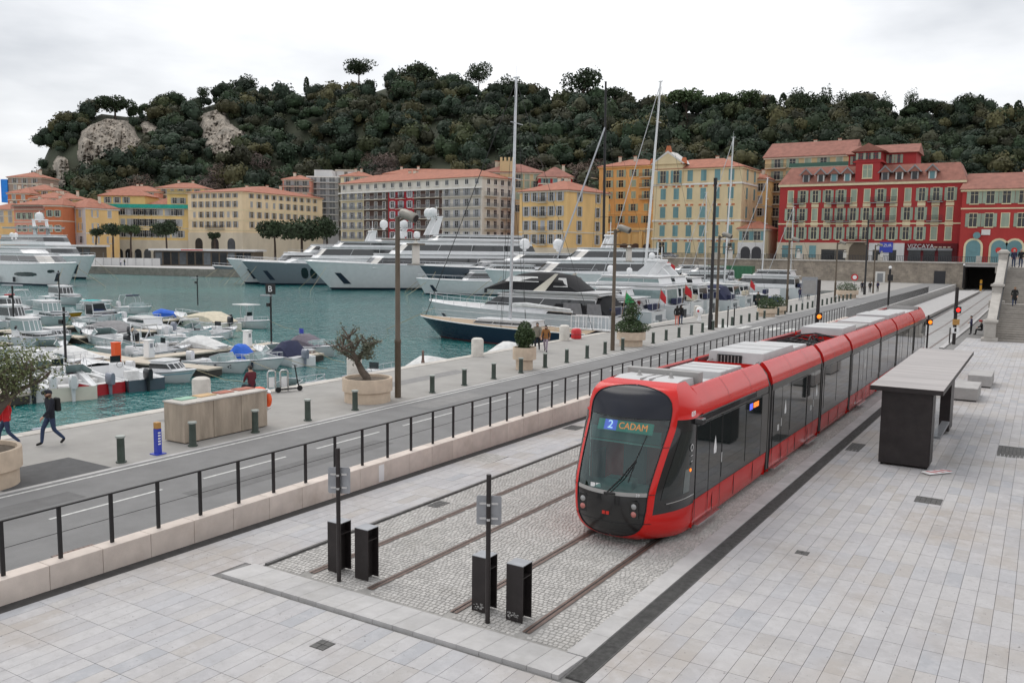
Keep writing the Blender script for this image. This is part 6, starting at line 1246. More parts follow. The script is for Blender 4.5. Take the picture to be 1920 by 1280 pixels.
# ------------------------------------------------------------------ far quay, upper street, buildings
def brick_mat(name, c1, c2, mo, sc_, w=.5, h=.25):
    m = bpy.data.materials.new(name); m.use_nodes = True; nt = m.node_tree; b = nt.nodes['Principled BSDF']; k = nt.links.new; ge = _n(nt, 'ShaderNodeNewGeometry')
    cm = _n(nt, 'ShaderNodeSeparateXYZ'); k(ge.outputs['Position'], cm.inputs[0]); cx = _n(nt, 'ShaderNodeCombineXYZ'); ad = _n(nt, 'ShaderNodeMath', operation='ADD'); k(cm.outputs[0], ad.inputs[0]); k(cm.outputs[1], ad.inputs[1]); k(ad.outputs[0], cx.inputs[0]); k(cm.outputs[2], cx.inputs[1])
    br = _n(nt, 'ShaderNodeTexBrick'); br.inputs['Scale'].default_value = sc_; br.inputs['Color1'].default_value = (*c1, 1); br.inputs['Color2'].default_value = (*c2, 1); br.inputs['Mortar'].default_value = (*mo, 1); br.inputs['Mortar Size'].default_value = .012; br.inputs['Brick Width'].default_value = w; br.inputs['Row Height'].default_value = h; k(cx.outputs[0], br.inputs['Vector'])
    n1 = _n(nt, 'ShaderNodeTexNoise'); n1.inputs['Scale'].default_value = .5; n1.inputs['Detail'].default_value = 8; n1.inputs['Roughness'].default_value = .7; k(ge.outputs['Position'], n1.inputs['Vector']); mr = _n(nt, 'ShaderNodeMapRange'); mr.inputs[1].default_value = .3; mr.inputs[2].default_value = .7; mr.inputs[3].default_value = .6; mr.inputs[4].default_value = 1.25; k(n1.outputs['Fac'], mr.inputs[0])
    mu = _n(nt, 'ShaderNodeVectorMath', operation='SCALE'); k(br.outputs['Color'], mu.inputs[0]); k(mr.outputs[0], mu.inputs['Scale']); k(mu.outputs[0], b.inputs['Base Color']); b.inputs['Roughness'].default_value = .9; MT[name] = m
brick_mat('retaining', (.36, .31, .25), (.28, .24, .2), (.2, .18, .16), 1.0, .9, .42)
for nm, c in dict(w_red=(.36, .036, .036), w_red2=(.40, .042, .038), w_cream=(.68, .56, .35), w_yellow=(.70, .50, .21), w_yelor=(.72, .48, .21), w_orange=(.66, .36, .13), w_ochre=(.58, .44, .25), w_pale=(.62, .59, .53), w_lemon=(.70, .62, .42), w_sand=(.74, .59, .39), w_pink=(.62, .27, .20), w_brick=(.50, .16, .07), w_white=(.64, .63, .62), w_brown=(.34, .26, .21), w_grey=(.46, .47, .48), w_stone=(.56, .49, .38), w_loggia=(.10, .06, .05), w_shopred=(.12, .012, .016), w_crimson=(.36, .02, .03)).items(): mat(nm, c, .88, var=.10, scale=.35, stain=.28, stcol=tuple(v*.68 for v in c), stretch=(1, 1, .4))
for nm, c in dict(trim_yel=(.66, .58, .38), trim_white=(.66, .65, .62), trim_pale=(.6, .55, .45), sh_green=(.30, .36, .28), sh_teal=(.14, .27, .29), sh_grey=(.34, .34, .34), sh_dark=(.05, .13, .1), sh_lav=(.40, .41, .44), balc=(.04, .04, .045), balc_grey=(.24, .25, .26)).items(): mat(nm, c, .7, var=.08, scale=1.5, orand=.12)
mat('win_dark', (.02, .022, .025), .12, var=.3, scale=.7, orand=.5); mat('win_mid', (.10, .11, .12), .15, var=.3, scale=.7, orand=.6); mat('tile', (.35, .135, .085), .85, var=.22, scale=.8, bump=.6, bscale=4, stain=.3, stcol=(.3, .12, .08)); mat('tile_dull', (.28, .12, .09), .85, var=.22, scale=.8, bump=.6, bscale=4, stain=.3, stcol=(.22, .1, .075)); mat('street', (.2, .2, .2), .9, var=.1, scale=.3); mat('green_net', (.02, .33, .26), .8, var=.2, scale=1); mat('blue_net', (.02, .22, .7), .8, var=.15, scale=1)
def onY(px, Y): d = _ray(px, 480); k = Y/d[1]; return (d[0]*k, Y)
def onD(px, dep): d = _ray(px, 480)*dep/FPX; return (d[0], d[1])
def zpx(px, py, xy): d = _ray(px, py); return CZ+d[2]*hypot(*xy)/hypot(d[0], d[1])
_wc = {}
def win_meshes(w, h, fr, sh, pane, open_):
    k = (round(w, 2), round(h, 2), fr, sh, pane, open_)
    if k in _wc: return _wc[k]
    hw, hh = w/2, h/2; f = MB(); e = .13
    for a in ((-hw-e, -hh-e, -hw, hh+e), (hw, -hh-e, hw+e, hh+e), (-hw, hh, hw, hh+e), (-hw, -hh-e, hw, -hh)): f.box(a[0], -.10, a[1], a[2], 0.02, a[3])
    f.box(-hw-.2, -.2, -hh-e-.1, hw+.2, 0.02, -hh-e); fm = f.mesh('window', fr)
    p = MB().box(-hw, -.035, -hh, hw, .02, hh); pm_ = p.mesh('pane', pane); q = MB(); q.box(-.04, -.06, -hh, .04, -.036, hh); q.box(-hw, -.055, hh*.3, hw, -.036, hh*.3+.06); mm_ = q.mesh('glazing_bars', fr)
    s_ = MB(); sw = w*.5
    if sh:
        s_.box(0, -.16, -hh-.02, sw, -.11, hh+.02)
        for z in np.linspace(-hh+.12, hh-.2, 7): s_.box(.06, -.175, z, sw-.06, -.16, z+.10*h/2)
        sm = s_.mesh('shutter', sh)
    else: sm = None
    _wc[k] = (fm, pm_, mm_, sm); return _wc[k]
def place_win(t, face, a, z, w, h, fr, sh, pane='win_dark', state='open', arched=False):
    "face: ('f',0) front at y=0, ('r',W) right end, ('l',0) left end; a along the face"
    kind, off = face; rz = {'f': 0, 'r': pi/2, 'l': -pi/2}[kind]; loc = {'f': (a, off, z), 'r': (off, a, z), 'l': (off, a, z)}[kind]
    fm, pm_, mm_, sm = win_meshes(w, h, fr, sh, pane, True); o = link('window', fm, t, loc, rz)
    if state != 'closed': link('pane', pm_, o); link('glazing_bars', mm_, o)
    if sm:
        if state == 'closed': link('shutter', sm, o, (-w/2, .06, 0)); link('shutter', sm, o, (0, .06, 0))
        elif state == 'open': link('shutter', sm, o, (-w/2-w*.5-.02, .06, 0)); link('shutter', sm, o, (w/2+.02, .06, 0))
    return o
def balcony(t, x0, x1, z, face=('f', 0), d=1.0, m='balc', slab='trim_pale', h=1.05, solid=False):
    kind, off = face; b = MB(); r = MB()
    b.box(x0, -d, z-.16, x1, 0, z); n = max(3, int((x1-x0)/.26))
    if solid: r.box(x0, -d, z, x1, -d+.05, z+h)
    else:
        for k in range(n+1): x = x0+.03+(x1-x0-.06)*k/n; r.box(x-.025, -d+.02, z, x+.025, -d+.07, z+h)
        r.box(x0, -d, z+h, x1, -d+.08, z+h+.06); r.box(x0, -d, z+h*.5, x1, -d+.05, z+h*.5+.04)
        for x in (x0, x1-.05): r.box(x, -d, z, x+.05, 0, z+.05); r.box(x, -d, z+h, x+.05, 0, z+h+.05)
    rz = {'f': 0, 'r': pi/2, 'l': -pi/2}[kind]; loc = {'f': (0, off, 0), 'r': (off, 0, 0), 'l': (off, 0, 0)}[kind]
    o = b.build('balcony', slab, t, loc, rz); r.build('balcony_railing', m, o); return o
def hip(t, x0, x1, y0, y1, ze, rh, m='tile', ov=.6, ix=None, gable=False, name='roof'):
    b = MB(); x0, x1, y0, y1 = x0-ov, x1+ov, y0-ov, y1+ov; ix = (0 if gable else min((y1-y0)/2, (x1-x0)/2-.3)) if ix is None else ix; ym = (y0+y1)/2
    b.add([(x0, y0, ze), (x1, y0, ze), (x1, y1, ze), (x0, y1, ze), (x0+ix, ym, ze+rh), (x1-ix, ym, ze+rh), (x0, y0, ze-.15), (x1, y0, ze-.15), (x1, y1, ze-.15), (x0, y1, ze-.15)], [(0, 1, 5, 4), (2, 3, 4, 5), (1, 2, 5), (3, 0, 4), (0, 6, 7, 1), (1, 7, 8, 2), (2, 8, 9, 3), (3, 9, 6, 0), (6, 9, 8, 7)])
    o = b.build(name, m, t); return o
def chimney(r, x, y, z, m='trim_pale'): c = MB().box(x-.4, y-.3, z-1.5, x+.4, y+.3, z+.9).build('chimney', m, r); MB().box(x-.5, y-.4, z+.9, x+.5, y+.4, z+1.05).build('chimney_cap', 'tile', c)
BG = 'harbour front buildings'
def bldg(lb, A, B, zb, ye, back, wall, rows=(), cols=0, win=(1.1, 2.0), fr='trim_pale', sh='sh_green', roof=('tile', 3.0), pane='win_dark', side=0, left=0, trims=True, closed=.3, margin=.06, chim=2, name='building', bays=None, seed=1, ix=None, wide=None):
    W = hypot(B[0]-A[0], B[1]-A[1]); t = thing(name, lb, 'building', (A[0], A[1], 0), atan2(B[1]-A[1], B[0]-A[0]), BG)
    pxA = ye[0]; ze = zpx(pxA, ye[1], A); R = random.Random(seed); t['_W'] = W
    MB().box(0, 0, zb-3, W, back, ze).build('wall', wall, t)
    zs = [zpx(pxA, y, A) for y in rows]
    for j, z in enumerate(zs):
        for i in range(cols):
            a = W*(margin+(1-2*margin)*(i+.5)/cols); st = 'closed' if R.random() < closed and sh else 'open'
            if bays and (i, j) in bays: continue
            place_win(t, ('f', 0), a, z, win[0], win[1], fr, sh, pane, st)
        for i in range(side): place_win(t, ('r', W), back*(.06+.88*(i+.5)/side), z, win[0], win[1], fr, sh, pane, 'closed' if R.random() < closed and sh else 'open')
        for i in range(left): place_win(t, ('l', 0), back*(.06+.88*(i+.5)/left), z, win[0], win[1], fr, sh, pane, 'open')
    if trims:
        MB().box(-.35, -.35, ze-.55, W+.35, back+.3, ze-.02).build('cornice', fr, t); 
        if len(zs) > 1: MB().box(-.12, -.12, (zs[-1]+zs[-2])/2-.15, W+.12, back, (zs[-1]+zs[-2])/2+.15).build('string_course', fr, t)
    if roof:
        r = hip(t, 0, W, 0, back, ze, roof[1], roof[0], ix=ix)
        for k in range(chim): chimney(r, W*R.uniform(.15, .85), back*R.uniform(.3, .7), ze+roof[1]*.9)
    return t, W, ze, zs
for fq in (1,):
    fqe = [(-420, 90), (-214, 131), (-170, 139), (-133, 168), (-100, 205), (-60, 205), (-28.7, 205)]
    MB().prism(fqe+[(-28.7, 700), (-700, 700), (-700, 90)], -5, .55).build('far_quay', 'quay_wall'); tag(bpy.data.objects['far_quay'], kind='structure')
    MB().prism([(x+.0, y+.6) for x, y in fqe]+[(-28.7, 690), (-690, 690), (-690, 90)], .554, .56).build('far_quay_paving', 'concrete'); tag(bpy.data.objects['far_quay_paving'], kind='structure')
SZ = 4.35
us = MB(); us.prism([(-92, 205), (60, 205), (60, 330), (-140, 330), (-118, 250)], SZ-.3, SZ); tag(us.build('upper_street', 'street'), kind='structure')
rw = thing('retaining_wall', 'long stone retaining wall with railing below the upper street', 'wall', (-90, 205, 0))
MB().box(0, -.6, -3, 75.5, 0, SZ-.01).build('wall_face', 'retaining', rw); MB().box(83, -.6, -3, 140, 0, SZ-.01).build('wall_face', 'retaining', rw); MB().box(75.5, -.6, 3.7, 83, 0, SZ-.01).build('tunnel_lintel', 'concrete', rw)
MB().box(75.5, 0, -3, 75.6, 40, 3.8).build('tunnel_side', 'pile', rw); MB().box(82.9, 0, -3, 83, 40, 3.8).build('tunnel_side', 'pile', rw); MB().box(75.5, 11.5, -3, 83, 12, 3.8).build('tunnel_end', 'pile', rw)
for k in range(45): MB().box(2.0*k+.01 if k else 0, -.85, SZ, 2.0*k+1.99, .1, SZ+.28).build('coping_stone', 'quay_cap', rw)
rr = MB()
for k in range(270): rr.box(.33*k, -.42, SZ+.28, .33*k+.09, -.34, SZ+1.35)
tag(rr.build('railing_bars', 'balc', rw), kind='stuff'); MB().box(0, -.42, SZ+1.35, 90, -.33, SZ+1.42).build('top_rail', 'balc', rw)
for x in (2, 22, 42, 59, 78): MB().box(x-.5, -.9, SZ+.28, x+.5, .1, SZ+1.6).build('pillar', 'stair_pale', rw, bevel=.05)
xd = onY(1764, 204)[0]+90; MB().box(xd-1.1, -.66, -1.2, xd+1.1, -.6, 2.7).build('steel_door', 'balc', rw); xd = onY(1652, 204)[0]+90; MB().box(xd-1.0, -.68, 0, xd+1.0, -.6, 2.3).build('white_frame', 'trim_white', rw); MB().box(xd-.6, -.7, .0, xd+.6, -.68, 1.9).build('panel', 'balc_grey', rw)
t = thing('yellow_post', 'yellow marker post inside the tunnel mouth', 'post', onY(1843, 199)+(-1.05,)); MB().box(-.2, -.2, 0, .2, .2, 2.2).build('post', 'hull_yellow', t, bevel=.04); MB().box(-.21, -.21, 1.2, .21, .21, 1.5).build('band', 'balc', t)
# --- red corner buildings
A, B = onY(1457, 222), onY(1800, 222)
t, W, ze, zs = bldg('big red building with yellow window frames, dormers and raised centre', A, B, SZ, (1457, 347), 16, 'w_red', rows=(370, 403, 437), cols=13, win=(1.25, 2.9), fr='trim_yel', sh='sh_green', roof=None, closed=.35, margin=.03, seed=3)
FH = zs[0]-zs[1]
mn = MB(); mn.loft([[(-.4, -.4, ze), (W+.4, -.4, ze), (W+.4, 16.4, ze), (-.4, 16.4, ze)], [(1.5, 4.2, ze+4.4), (W-1.5, 4.2, ze+4.4), (W-1.5, 12, ze+4.4), (1.5, 12, ze+4.4)]], closed=True, caps=True); rf = mn.build('roof', 'tile_dull', t)
for i, u in enumerate((.15, .235, .31, .385, .59, .665, .745, .835)):
    d = MB(); x = W*u; d.box(x-.8, .2, ze+.2, x+.8, 3.6, ze+2.4); dd = d.build('dormer', 'trim_white' if i % 2 else 'sh_grey', rf); MB().prism([(x-1.5, ze+2.3), (x+1.5, ze+2.3), (x, ze+3.7)], -.2, 3.8, 'y').build('dormer_roof', 'tile_dull', dd)
    MB().prism([(x-1.65, ze+2.15), (x-1.3, ze+2.15), (x, ze+3.5), (x+1.3, ze+2.15), (x+1.65, ze+2.15), (x, ze+3.9)], -.35, -.2, 'y').build('bargeboard', 'balc_grey', dd); MB().box(x-.5, .12, ze+.5, x+.5, .2, ze+2.2).build('pane', 'sh_teal' if i in (7, 2, 3) else 'win_dark', dd)
x0, x1 = W*.385+1.2, W*.74; zt_ = zpx(1640, 300, A)
tw = MB().box(W*.43, -.15, ze-.3, W*.56, 8, ze+4.8).build('centre_bay', 'w_red', t); MB().box(W*.36, 6, ze+2, W*.73, 15, ze+7.4).build('attic_block', 'w_red', t)
MB().prism([(W*.43-1.2, ze+7.3), (W*.56+1.2, ze+7.3), (W*.495, ze+9.2)], -.6, 10, 'y').build('pediment_roof', 'tile_dull', tw); MB().box(W*.43-.6, -.3, ze+4.7, W*.56+.6, 8, ze+5.1).build('centre_cornice', 'w_red', tw); MB().box(W*.43, .0, ze+5.1, W*.56, 8, ze+7.3).build('centre_upper', 'w_red', tw)
for k in range(3): place_win(t, ('f', 0), W*(.455+.04*k), ze+6.2, 1.1, 1.5, 'w_red', 'sh_green')
for u in (.4, .6, .63): place_win(t, ('f', 6), W*u, ze+5.9, 1.2, 2.0, 'w_red', 'sh_green')
hip(t, W*.36, W*.73, 6, 15, ze+7.4, 2.4, 'tile_dull', gable=True, ix=.2, name='attic_roof'); place_win(t, ('f', -.15), W*.495, ze+2.6, 2.0, 3.0, 'trim_yel', None, 'sh_green', 'open')
for j, zz in enumerate((zs[0]-1.7, zs[1]-1.7)):
    for a, b_ in ((.08, .15), (.28, .42), (.52, .66), (.82, .9)): balcony(t, W*a, W*b_, zz, slab='balc_grey', h=1.2)
balcony(t, W*.40, W*.52, zs[2]-2.0, d=1.2)
zg = SZ; zc = zs[2]-2.3
for i in range(13):
    for za, zb_ in ((zs[0], zs[1]), (zs[1], zs[2])):
        a = W*(.03+.94*(i+.5)/13); MB().box(a-.85, -.08, zb_+1.75, a+.85, 0.02, za-1.85).build('stucco_panel', 'trim_yel', t)
MB().box(-.1, -.25, zg-2, W*.415, 0, zc).build('ground_floor_stone', 'w_stone', t); MB().box(W*.415, -.2, zg-2, W*.52, 0, zc).build('portal_surround', 'w_stone', t); MB().box(W*.525, -.25, zg-2, W*.715, 0, zc).build('ground_floor_white', 'w_white', t); MB().box(W*.72, -.4, zg-2, W*.985, 0, zc).build('shop_front', 'w_shopred', t)
MB().prism([(W*.47-2.2, zg), (W*.47+2.2, zg)]+[(W*.47+2.2*cos(a), zg+2.4+2.2*sin(a)) for a in np.linspace(0, pi, 9)], -.32, -.2, 'y').build('arched_door', 'lamp_brown', t)
for u in (.05, .13, .21): MB().box(W*u-.8, -.3, zg+.6, W*u+.8, -.25, zg+3.6).build('shop_window', 'sh_teal', t)
for u, w_ in ((.30, 1.6), (.37, 1.2), (.57, .9), (.655, .8), (.77, 1.3), (.845, 1.2), (.925, 1.4)): MB().box(W*u-w_, -.46 if u > .72 else -.3, zg+.2, W*u+w_, -.4 if u > .72 else -.25, zg+2.7).build('shop_window', 'win_dark', t)
for u in (.77, .845, .925): MB().box(W*u-1.5, -1.0, zg+2.7, W*u+1.5, -.4, zg+3.2).build('awning', 'balc_grey', t)
text_mesh('shop_sign', 'VIZCAYA', 1.35, 'w_white', t, (W*.80, -.47, zc-.75), (radians(90), 0, 0)); s_ = MB().box(W*.585, -.5, zc-2.2, W*.655, -.3, zc+.2).build('blue_sign', 'blue_paint', t); text_mesh('blue_sign_text', 'AZUR', .9, 'white_paint', s_, (W*.62, -.52, zc-.6), (radians(90), 0, 0))
for k in range(4): MB().box(W*(.87+.011*k*2), -.45, zc-1.0, W*(.885+.011*k*2), -.42, zc-.75).build('sign_print', 'w_stone', t)
A, B = onY(1797, 219), onY(1935, 219)
t, W, ze, zs = bldg('plain red building with arched shop windows at the right edge', A, B, SZ, (1797, 355), 16, 'w_red2', rows=(370, 413), cols=4, win=(1.5, 2.9), fr='trim_yel', sh='sh_green', roof=('tile_dull', 4.0), ix=1, closed=.45, chim=1, seed=5)
for u in (.2, .55, .76): MB().prism([(W*u-1.9, SZ), (W*u+1.9, SZ)]+[(W*u+1.9*cos(a), SZ+3.6+1.9*sin(a)) for a in np.linspace(0, pi, 9)], -.2, 0, 'y').build('arch_frame', 'trim_yel', t); MB().prism([(W*u-1.45, SZ), (W*u+1.45, SZ)]+[(W*u+1.45*cos(a), SZ+3.6+1.45*sin(a)) for a in np.linspace(0, pi, 9)], -.26, -.2, 'y').build('arched_pane', 'sh_teal', t); MB().tube([(W*u, -.3, SZ+2.9), (W*u, -.34, SZ+2.9)], .6, 14).build('round_sticker', 'tail_red' if u > .3 else 'sh_teal', t)
MB().box(W*.3, -.2, SZ+6.2, W*.42, 0, SZ+7.4).build('name_plate', 'trim_white', t); MB().tube([(W*.24, -.6, SZ+6.1), (W*.24, -.8, SZ+6.1)], .75, 16).build('hanging_sign', 'sh_teal', t)
A, B = onY(1427, 243), onY(1590, 243)
t, W, ze, zs = bldg('ochre building with balconies rising behind the red one', A, B, SZ, (1427, 296), 14, 'w_ochre', rows=(308, 330, 352, 375, 398, 421), cols=5, win=(1.6, 2.2), fr='trim_pale', sh='sh_green', roof=('tile_dull', 4.5), ix=.5, closed=.2, seed=8)
for z in zs: balcony(t, .3, W*.26, z-1.3, d=1.3); 
balcony(t, W*.3, W*.98, zs[0]-1.3, d=1.4, m='sh_dark', solid=True)
# --- cream building with turquoise shutters
A, B = onY(1222, 222), onY(1386, 222)
t, W, ze, zs = bldg('tall cream building with turquoise shutters and red brick lintels', A, B, SZ, (1222, 318), 15, 'w_cream', rows=(332, 365, 399, 433, 464), cols=6, win=(1.5, 2.9), fr='w_cream', sh='sh_teal', roof=('tile', 3.0), side=2, closed=.85, margin=.04, seed=6)
for i in range(6):
    a = W*(.04+.92*(i+.5)/6)
    for z in zs[1:]: MB().box(a-1.1, -.12, z+1.75, a+1.1, 0.02, z+2.15).build('brick_lintel', 'w_brick', t); MB().box(a-.25, -.16, z+1.7, a+.25, 0.02, z+2.2).build('keystone', 'trim_white', t)
for z in (zs[0]-2.4, zs[2]-2.4, zs[3]-2.3): MB().box(-.2, -.2, z, W+.2, 15, z+.45).build('string_course', 'trim_white', t)
MB().box(-.1, -.5, ze-4, W*.34, 15, ze+1.2).build('pavilion', 'w_cream', t); MB().prism([(-.6, ze+1.2), (W*.34+.5, ze+1.2), (W*.17, ze+4.2)], -.9, 6, 'y').build('pediment', 'w_cream', t); MB().prism([(-.8, ze+1.2), (-.3, ze+1.2), (W*.17, ze+4.1), (W*.34+.2, ze+1.2), (W*.34+.8, ze+1.2), (W*.17, ze+4.7)], -1.0, 6.2, 'y').build('pediment_coping', 'trim_white', t)
for x in (-.3, W*.17, W*.34+.3): MB().frus(x-.7, -1, x+.7, .4, ze+(1.2 if x != W*.17 else 4.4), ze+(2.8 if x != W*.17 else 6.0), .3, .3).build('urn', 'w_brick', t)
for i in (0, 1): place_win(t, ('f', -.5), W*(.04+.92*(i+.5)/6), zs[0]-.2, 1.5, 3.2, 'w_cream', 'sh_teal', 'win_dark', 'open')
A, B = onY(1383, 219), onY(1432, 219)
t, W, ze, zs = bldg('small ochre house with tiled roof between the cream and red buildings', A, B, SZ, (1383, 428), 12, 'w_lemon', rows=(442,), cols=2, win=(1.6, 2.2), sh='sh_teal', roof=('tile', 2.0), chim=0, seed=9); MB().box(-.05, -.15, SZ-2, W+.05, 0, SZ+4.3).build('ground_floor', 'w_white', t)
for u in (.3, .72): MB().prism([(W*u-1.2, SZ), (W*u+1.2, SZ)]+[(W*u+1.2*cos(a), SZ+2+1.2*sin(a)) for a in np.linspace(0, pi, 9)], -.25, -.15, 'y').build('arched_door', 'balc', t)
A, B = onY(1392, 236), onY(1432, 236); bldg('narrow orange house set back beside the cream building', A, B, SZ, (1392, 336), 12, 'w_yelor', rows=(352, 375, 398), cols=2, win=(1.2, 2), sh='sh_grey', roof=('tile', 2), chim=1, seed=10)
A, B = onY(1120, 246), onY(1228, 246)
t, W, ze, zs = bldg('orange building with green shutters left of the cream one', A, B, SZ, (1120, 313), 14, 'w_orange', rows=(327, 346, 367, 390, 412), cols=4, win=(1.5, 2.1), fr='w_yelor', sh='sh_green', roof=('tile', 2.5), left=2, seed=11)
for z in zs: balcony(t, 1, 4, z-1.3, ('l', 0), d=.9)
for z in zs[:3]: balcony(t, W*.72, W*.98, z-1.3)
A, B = onY(1098, 226), onY(1224, 226)
t, W, ze, zs = bldg('low orange arcade building with tall pillars beside the cream one', A, B, SZ, (1098, 431), 14, 'w_yelor', rows=(), cols=0, roof=None, seed=12); MB().box(-.4, -.6, ze-.1, W+.4, 14, ze+.5).build('parapet', 'w_yelor', t)
for k in range(7): MB().box(W*k/6-.45, -.9, SZ-2, W*k/6+.45, 0, ze-.4).build('pillar', 'w_yelor', t)
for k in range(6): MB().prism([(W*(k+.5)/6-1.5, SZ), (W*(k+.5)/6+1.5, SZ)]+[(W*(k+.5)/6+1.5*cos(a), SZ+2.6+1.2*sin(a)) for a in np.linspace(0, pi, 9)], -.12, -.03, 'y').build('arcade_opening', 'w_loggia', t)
# --- yellow hipped building, tower building, pale apartment block
A, B = onD(973, 232), onD(1062, 222)
t, W, ze, zs = bldg('yellow orange building with hipped red roof in the centre', A, B, 2, (973, 359), 19, 'w_yelor', rows=(370, 397, 423, 448), cols=5, win=(1.2, 2.4), fr='trim_pale', sh='sh_lav', roof=('tile', 3.2), side=2, closed=.12, chim=3, seed=13)
for z in zs: balcony(t, W*.40, W*.60, z-1.5)
MB().box(-.1, -.12, zs[3]-4, W+.1, 19, zs[3]-2.2).build('base_band', 'w_stone', t)
A, B = onD(905, 262), onD(1018, 262)
t, W, ze, zs = bldg('ochre building with green shutters and crenellated turret', A, B, 2, (905, 322), 14, 'w_ochre', rows=(329, 345, 366, 390), cols=6, win=(1.4, 2.0), sh='sh_green', roof=('tile_dull', 3), seed=14, closed=.4)
MB().box(W*.27, -.3, ze-3, W*.53, 4, ze+3.2).build('turret', 'w_ochre', t)
for k in range(4): MB().box(W*.27+W*.26*k/4+.05, -.35, ze+3.2, W*.27+W*.26*(k+.6)/4, 4, ze+4.3).build('merlon', 'w_ochre', t)
A, B = onD(1008, 252), onD(1070, 252); bldg('crimson house with teal shutters behind the yellow hipped building', A, B, 2, (1008, 331), 10, 'w_crimson', rows=(337, 352), cols=3, win=(1.3, 1.9), sh='sh_teal', roof=('tile_dull', 3.2), seed=15, chim=1)
A, B = onD(640, 288), onD(903, 250)
t, W, ze, zs = bldg('long pale apartment block with red central bay and stacked balconies', A, B, 1, (640, 345), 15, 'w_pale', rows=(), cols=0, roof=('tile', 3.0), side=0, trims=True, chim=3, seed=16, ix=9)
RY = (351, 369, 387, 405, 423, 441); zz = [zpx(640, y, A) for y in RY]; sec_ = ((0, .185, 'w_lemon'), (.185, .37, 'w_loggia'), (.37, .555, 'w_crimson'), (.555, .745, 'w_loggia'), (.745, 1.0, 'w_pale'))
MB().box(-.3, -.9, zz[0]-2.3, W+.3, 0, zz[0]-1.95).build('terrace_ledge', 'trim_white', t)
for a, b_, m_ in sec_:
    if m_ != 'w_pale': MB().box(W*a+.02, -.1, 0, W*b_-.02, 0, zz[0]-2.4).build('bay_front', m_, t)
    nc = max(2, int((b_-a)*W/3.4))
    for j, z in enumerate(zz):
        if j: balcony(t, W*a+.4, W*b_-.4 if m_ != 'w_crimson' else W*a+.8, z-1.35, ('f', -.1), d=1.3 if 'log' in m_ else .9, m='balc_grey', slab='trim_pale', h=.95) if m_ != 'w_crimson' else balcony(t, W*(a+.06), W*(b_-.06), z-1.35, ('f', -.1), d=.8, m='balc')
        for i in range(nc): place_win(t, ('f', -.1 if m_ != 'w_pale' else 0), W*(a+(b_-a)*(i+.5)/nc), z, 1.3, 2.0, 'trim_white', 'sh_lav' if 'log' not in m_ and j else None, 'win_dark' if (i+j) % 3 else 'win_mid', 'open')
for j, z in enumerate(zz):
    for i in range(4): place_win(t, ('r', W), 15*(.08+.84*(i+.5)/4), z, 1.3, 2.0, 'trim_white', None, 'win_dark')
    if j: balcony(t, 1, 6.5, z-1.3, ('r', W), d=1.0, m='balc_grey'); balcony(t, 8.5, 14, z-1.3, ('r', W), d=1.0, m='balc_grey')
# --- modern grey flats, big sand building, green band building
A, B = onD(578, 335), onD(636, 335)
t, W, ze, zs = bldg('grey white modern flats with full width balconies', A, B, 1, (578, 330), 18, 'w_grey', rows=(336, 348, 360, 372, 384, 396, 408), cols=3, win=(2.2, 1.9), fr='trim_white', sh=None, roof=None, pane='win_mid', seed=17)
for z in zs: balcony(t, 0, W, z-1.2, d=1.4, m='balc_grey', slab='trim_white')
MB().box(2, 3, ze, W-3, 15, ze+2.6).build('penthouse', 'w_white', t)
A, B = onD(632, 345), onD(668, 345); bldg('white stair tower behind the grey flats', A, B, 1, (632, 318), 10, 'w_white', rows=(326,), cols=1, win=(1.2, 1.5), sh=None, roof=None, seed=18)
A, B = onD(532, 330), onD(584, 330); t, W, ze, zs = bldg('pinkish house with roof terrace beside the grey flats', A, B, 1, (532, 336), 12, 'w_pink', rows=(343, 355, 368), cols=3, win=(1.6, 1.9), sh='sh_grey', roof=('tile', 2), seed=19); balcony(t, 0, W, zs[0]-1.4, d=1.5, m='balc_grey')
A, B = onD(355, 303), onD(456, 292)
t, W, ze, zs = bldg('large sand coloured building with rows of grey shutters and arched ground floor', A, B, 1, (355, 361), 42, 'w_sand', rows=(367, 384, 403, 421), cols=7, win=(1.2, 2.0), fr='w_sand', sh='sh_grey', roof=('tile', 3.2), side=10, closed=.1, chim=3, seed=20, ix=10)
zg = zpx(355, 452, A); MB().box(-.15, -.2, -1, W+.2, 42, zpx(355, 436, A)).build('ground_floor', 'w_stone', t)
for u in (.2, .5, .8): MB().prism([(W*u-1.7, 1), (W*u+1.7, 1)]+[(W*u+1.7*cos(a), zg-.6+1.7*sin(a)) for a in np.linspace(0, pi, 9)], -.3, -.2, 'y').build('arched_opening', 'win_dark', t)
for z in zs[1:]: MB().box(-.1, -.1, z-2.1, W+.1, 42.1, z-1.85).build('string_course', 'trim_yel', t)
balcony(t, W*.35, W*.68, zs[3]-1.5)
A, B = onD(181, 305), onD(356, 305)
t, W, ze, zs = bldg('yellow building with bright green netting along its eaves', A, B, 1, (181, 388), 16, 'w_yellow', rows=(396, 416, 437), cols=13, win=(1.5, 2.3), fr='trim_pale', sh='sh_grey', roof=None, closed=.25, seed=21)
MB().box(-.5, -.8, ze-.2, W+.3, 0, ze+1.1).build('safety_net', 'green_net', t); MB().box(-.2, -.15, -1, W+.2, 0, zs[2]-2.2).build('ground_floor', 'w_stone', t); MB().box(.5, 3, ze, W*.5, 15, ze+4.2).build('attic_left', 'w_yellow', t); hip(t, .5, W*.5, 3, 15, ze+4.2, 3, 'tile'); hip(t, W*.5, W*.85, 4, 15, ze+1, 3, 'tile', name='attic_roof'); MB().box(W*.74, 3, ze, W, 15, ze+6).build('attic_right', 'w_yellow', t); balcony(t, W*.74, W, ze+5.2, ('f', 3), d=.8, m='sh_dark')
for u in (.1, .2, .3, .82, .9): place_win(t, ('f', 3), W*u, ze+2.6, 1.3, 2.0, 'trim_pale', 'sh_grey')
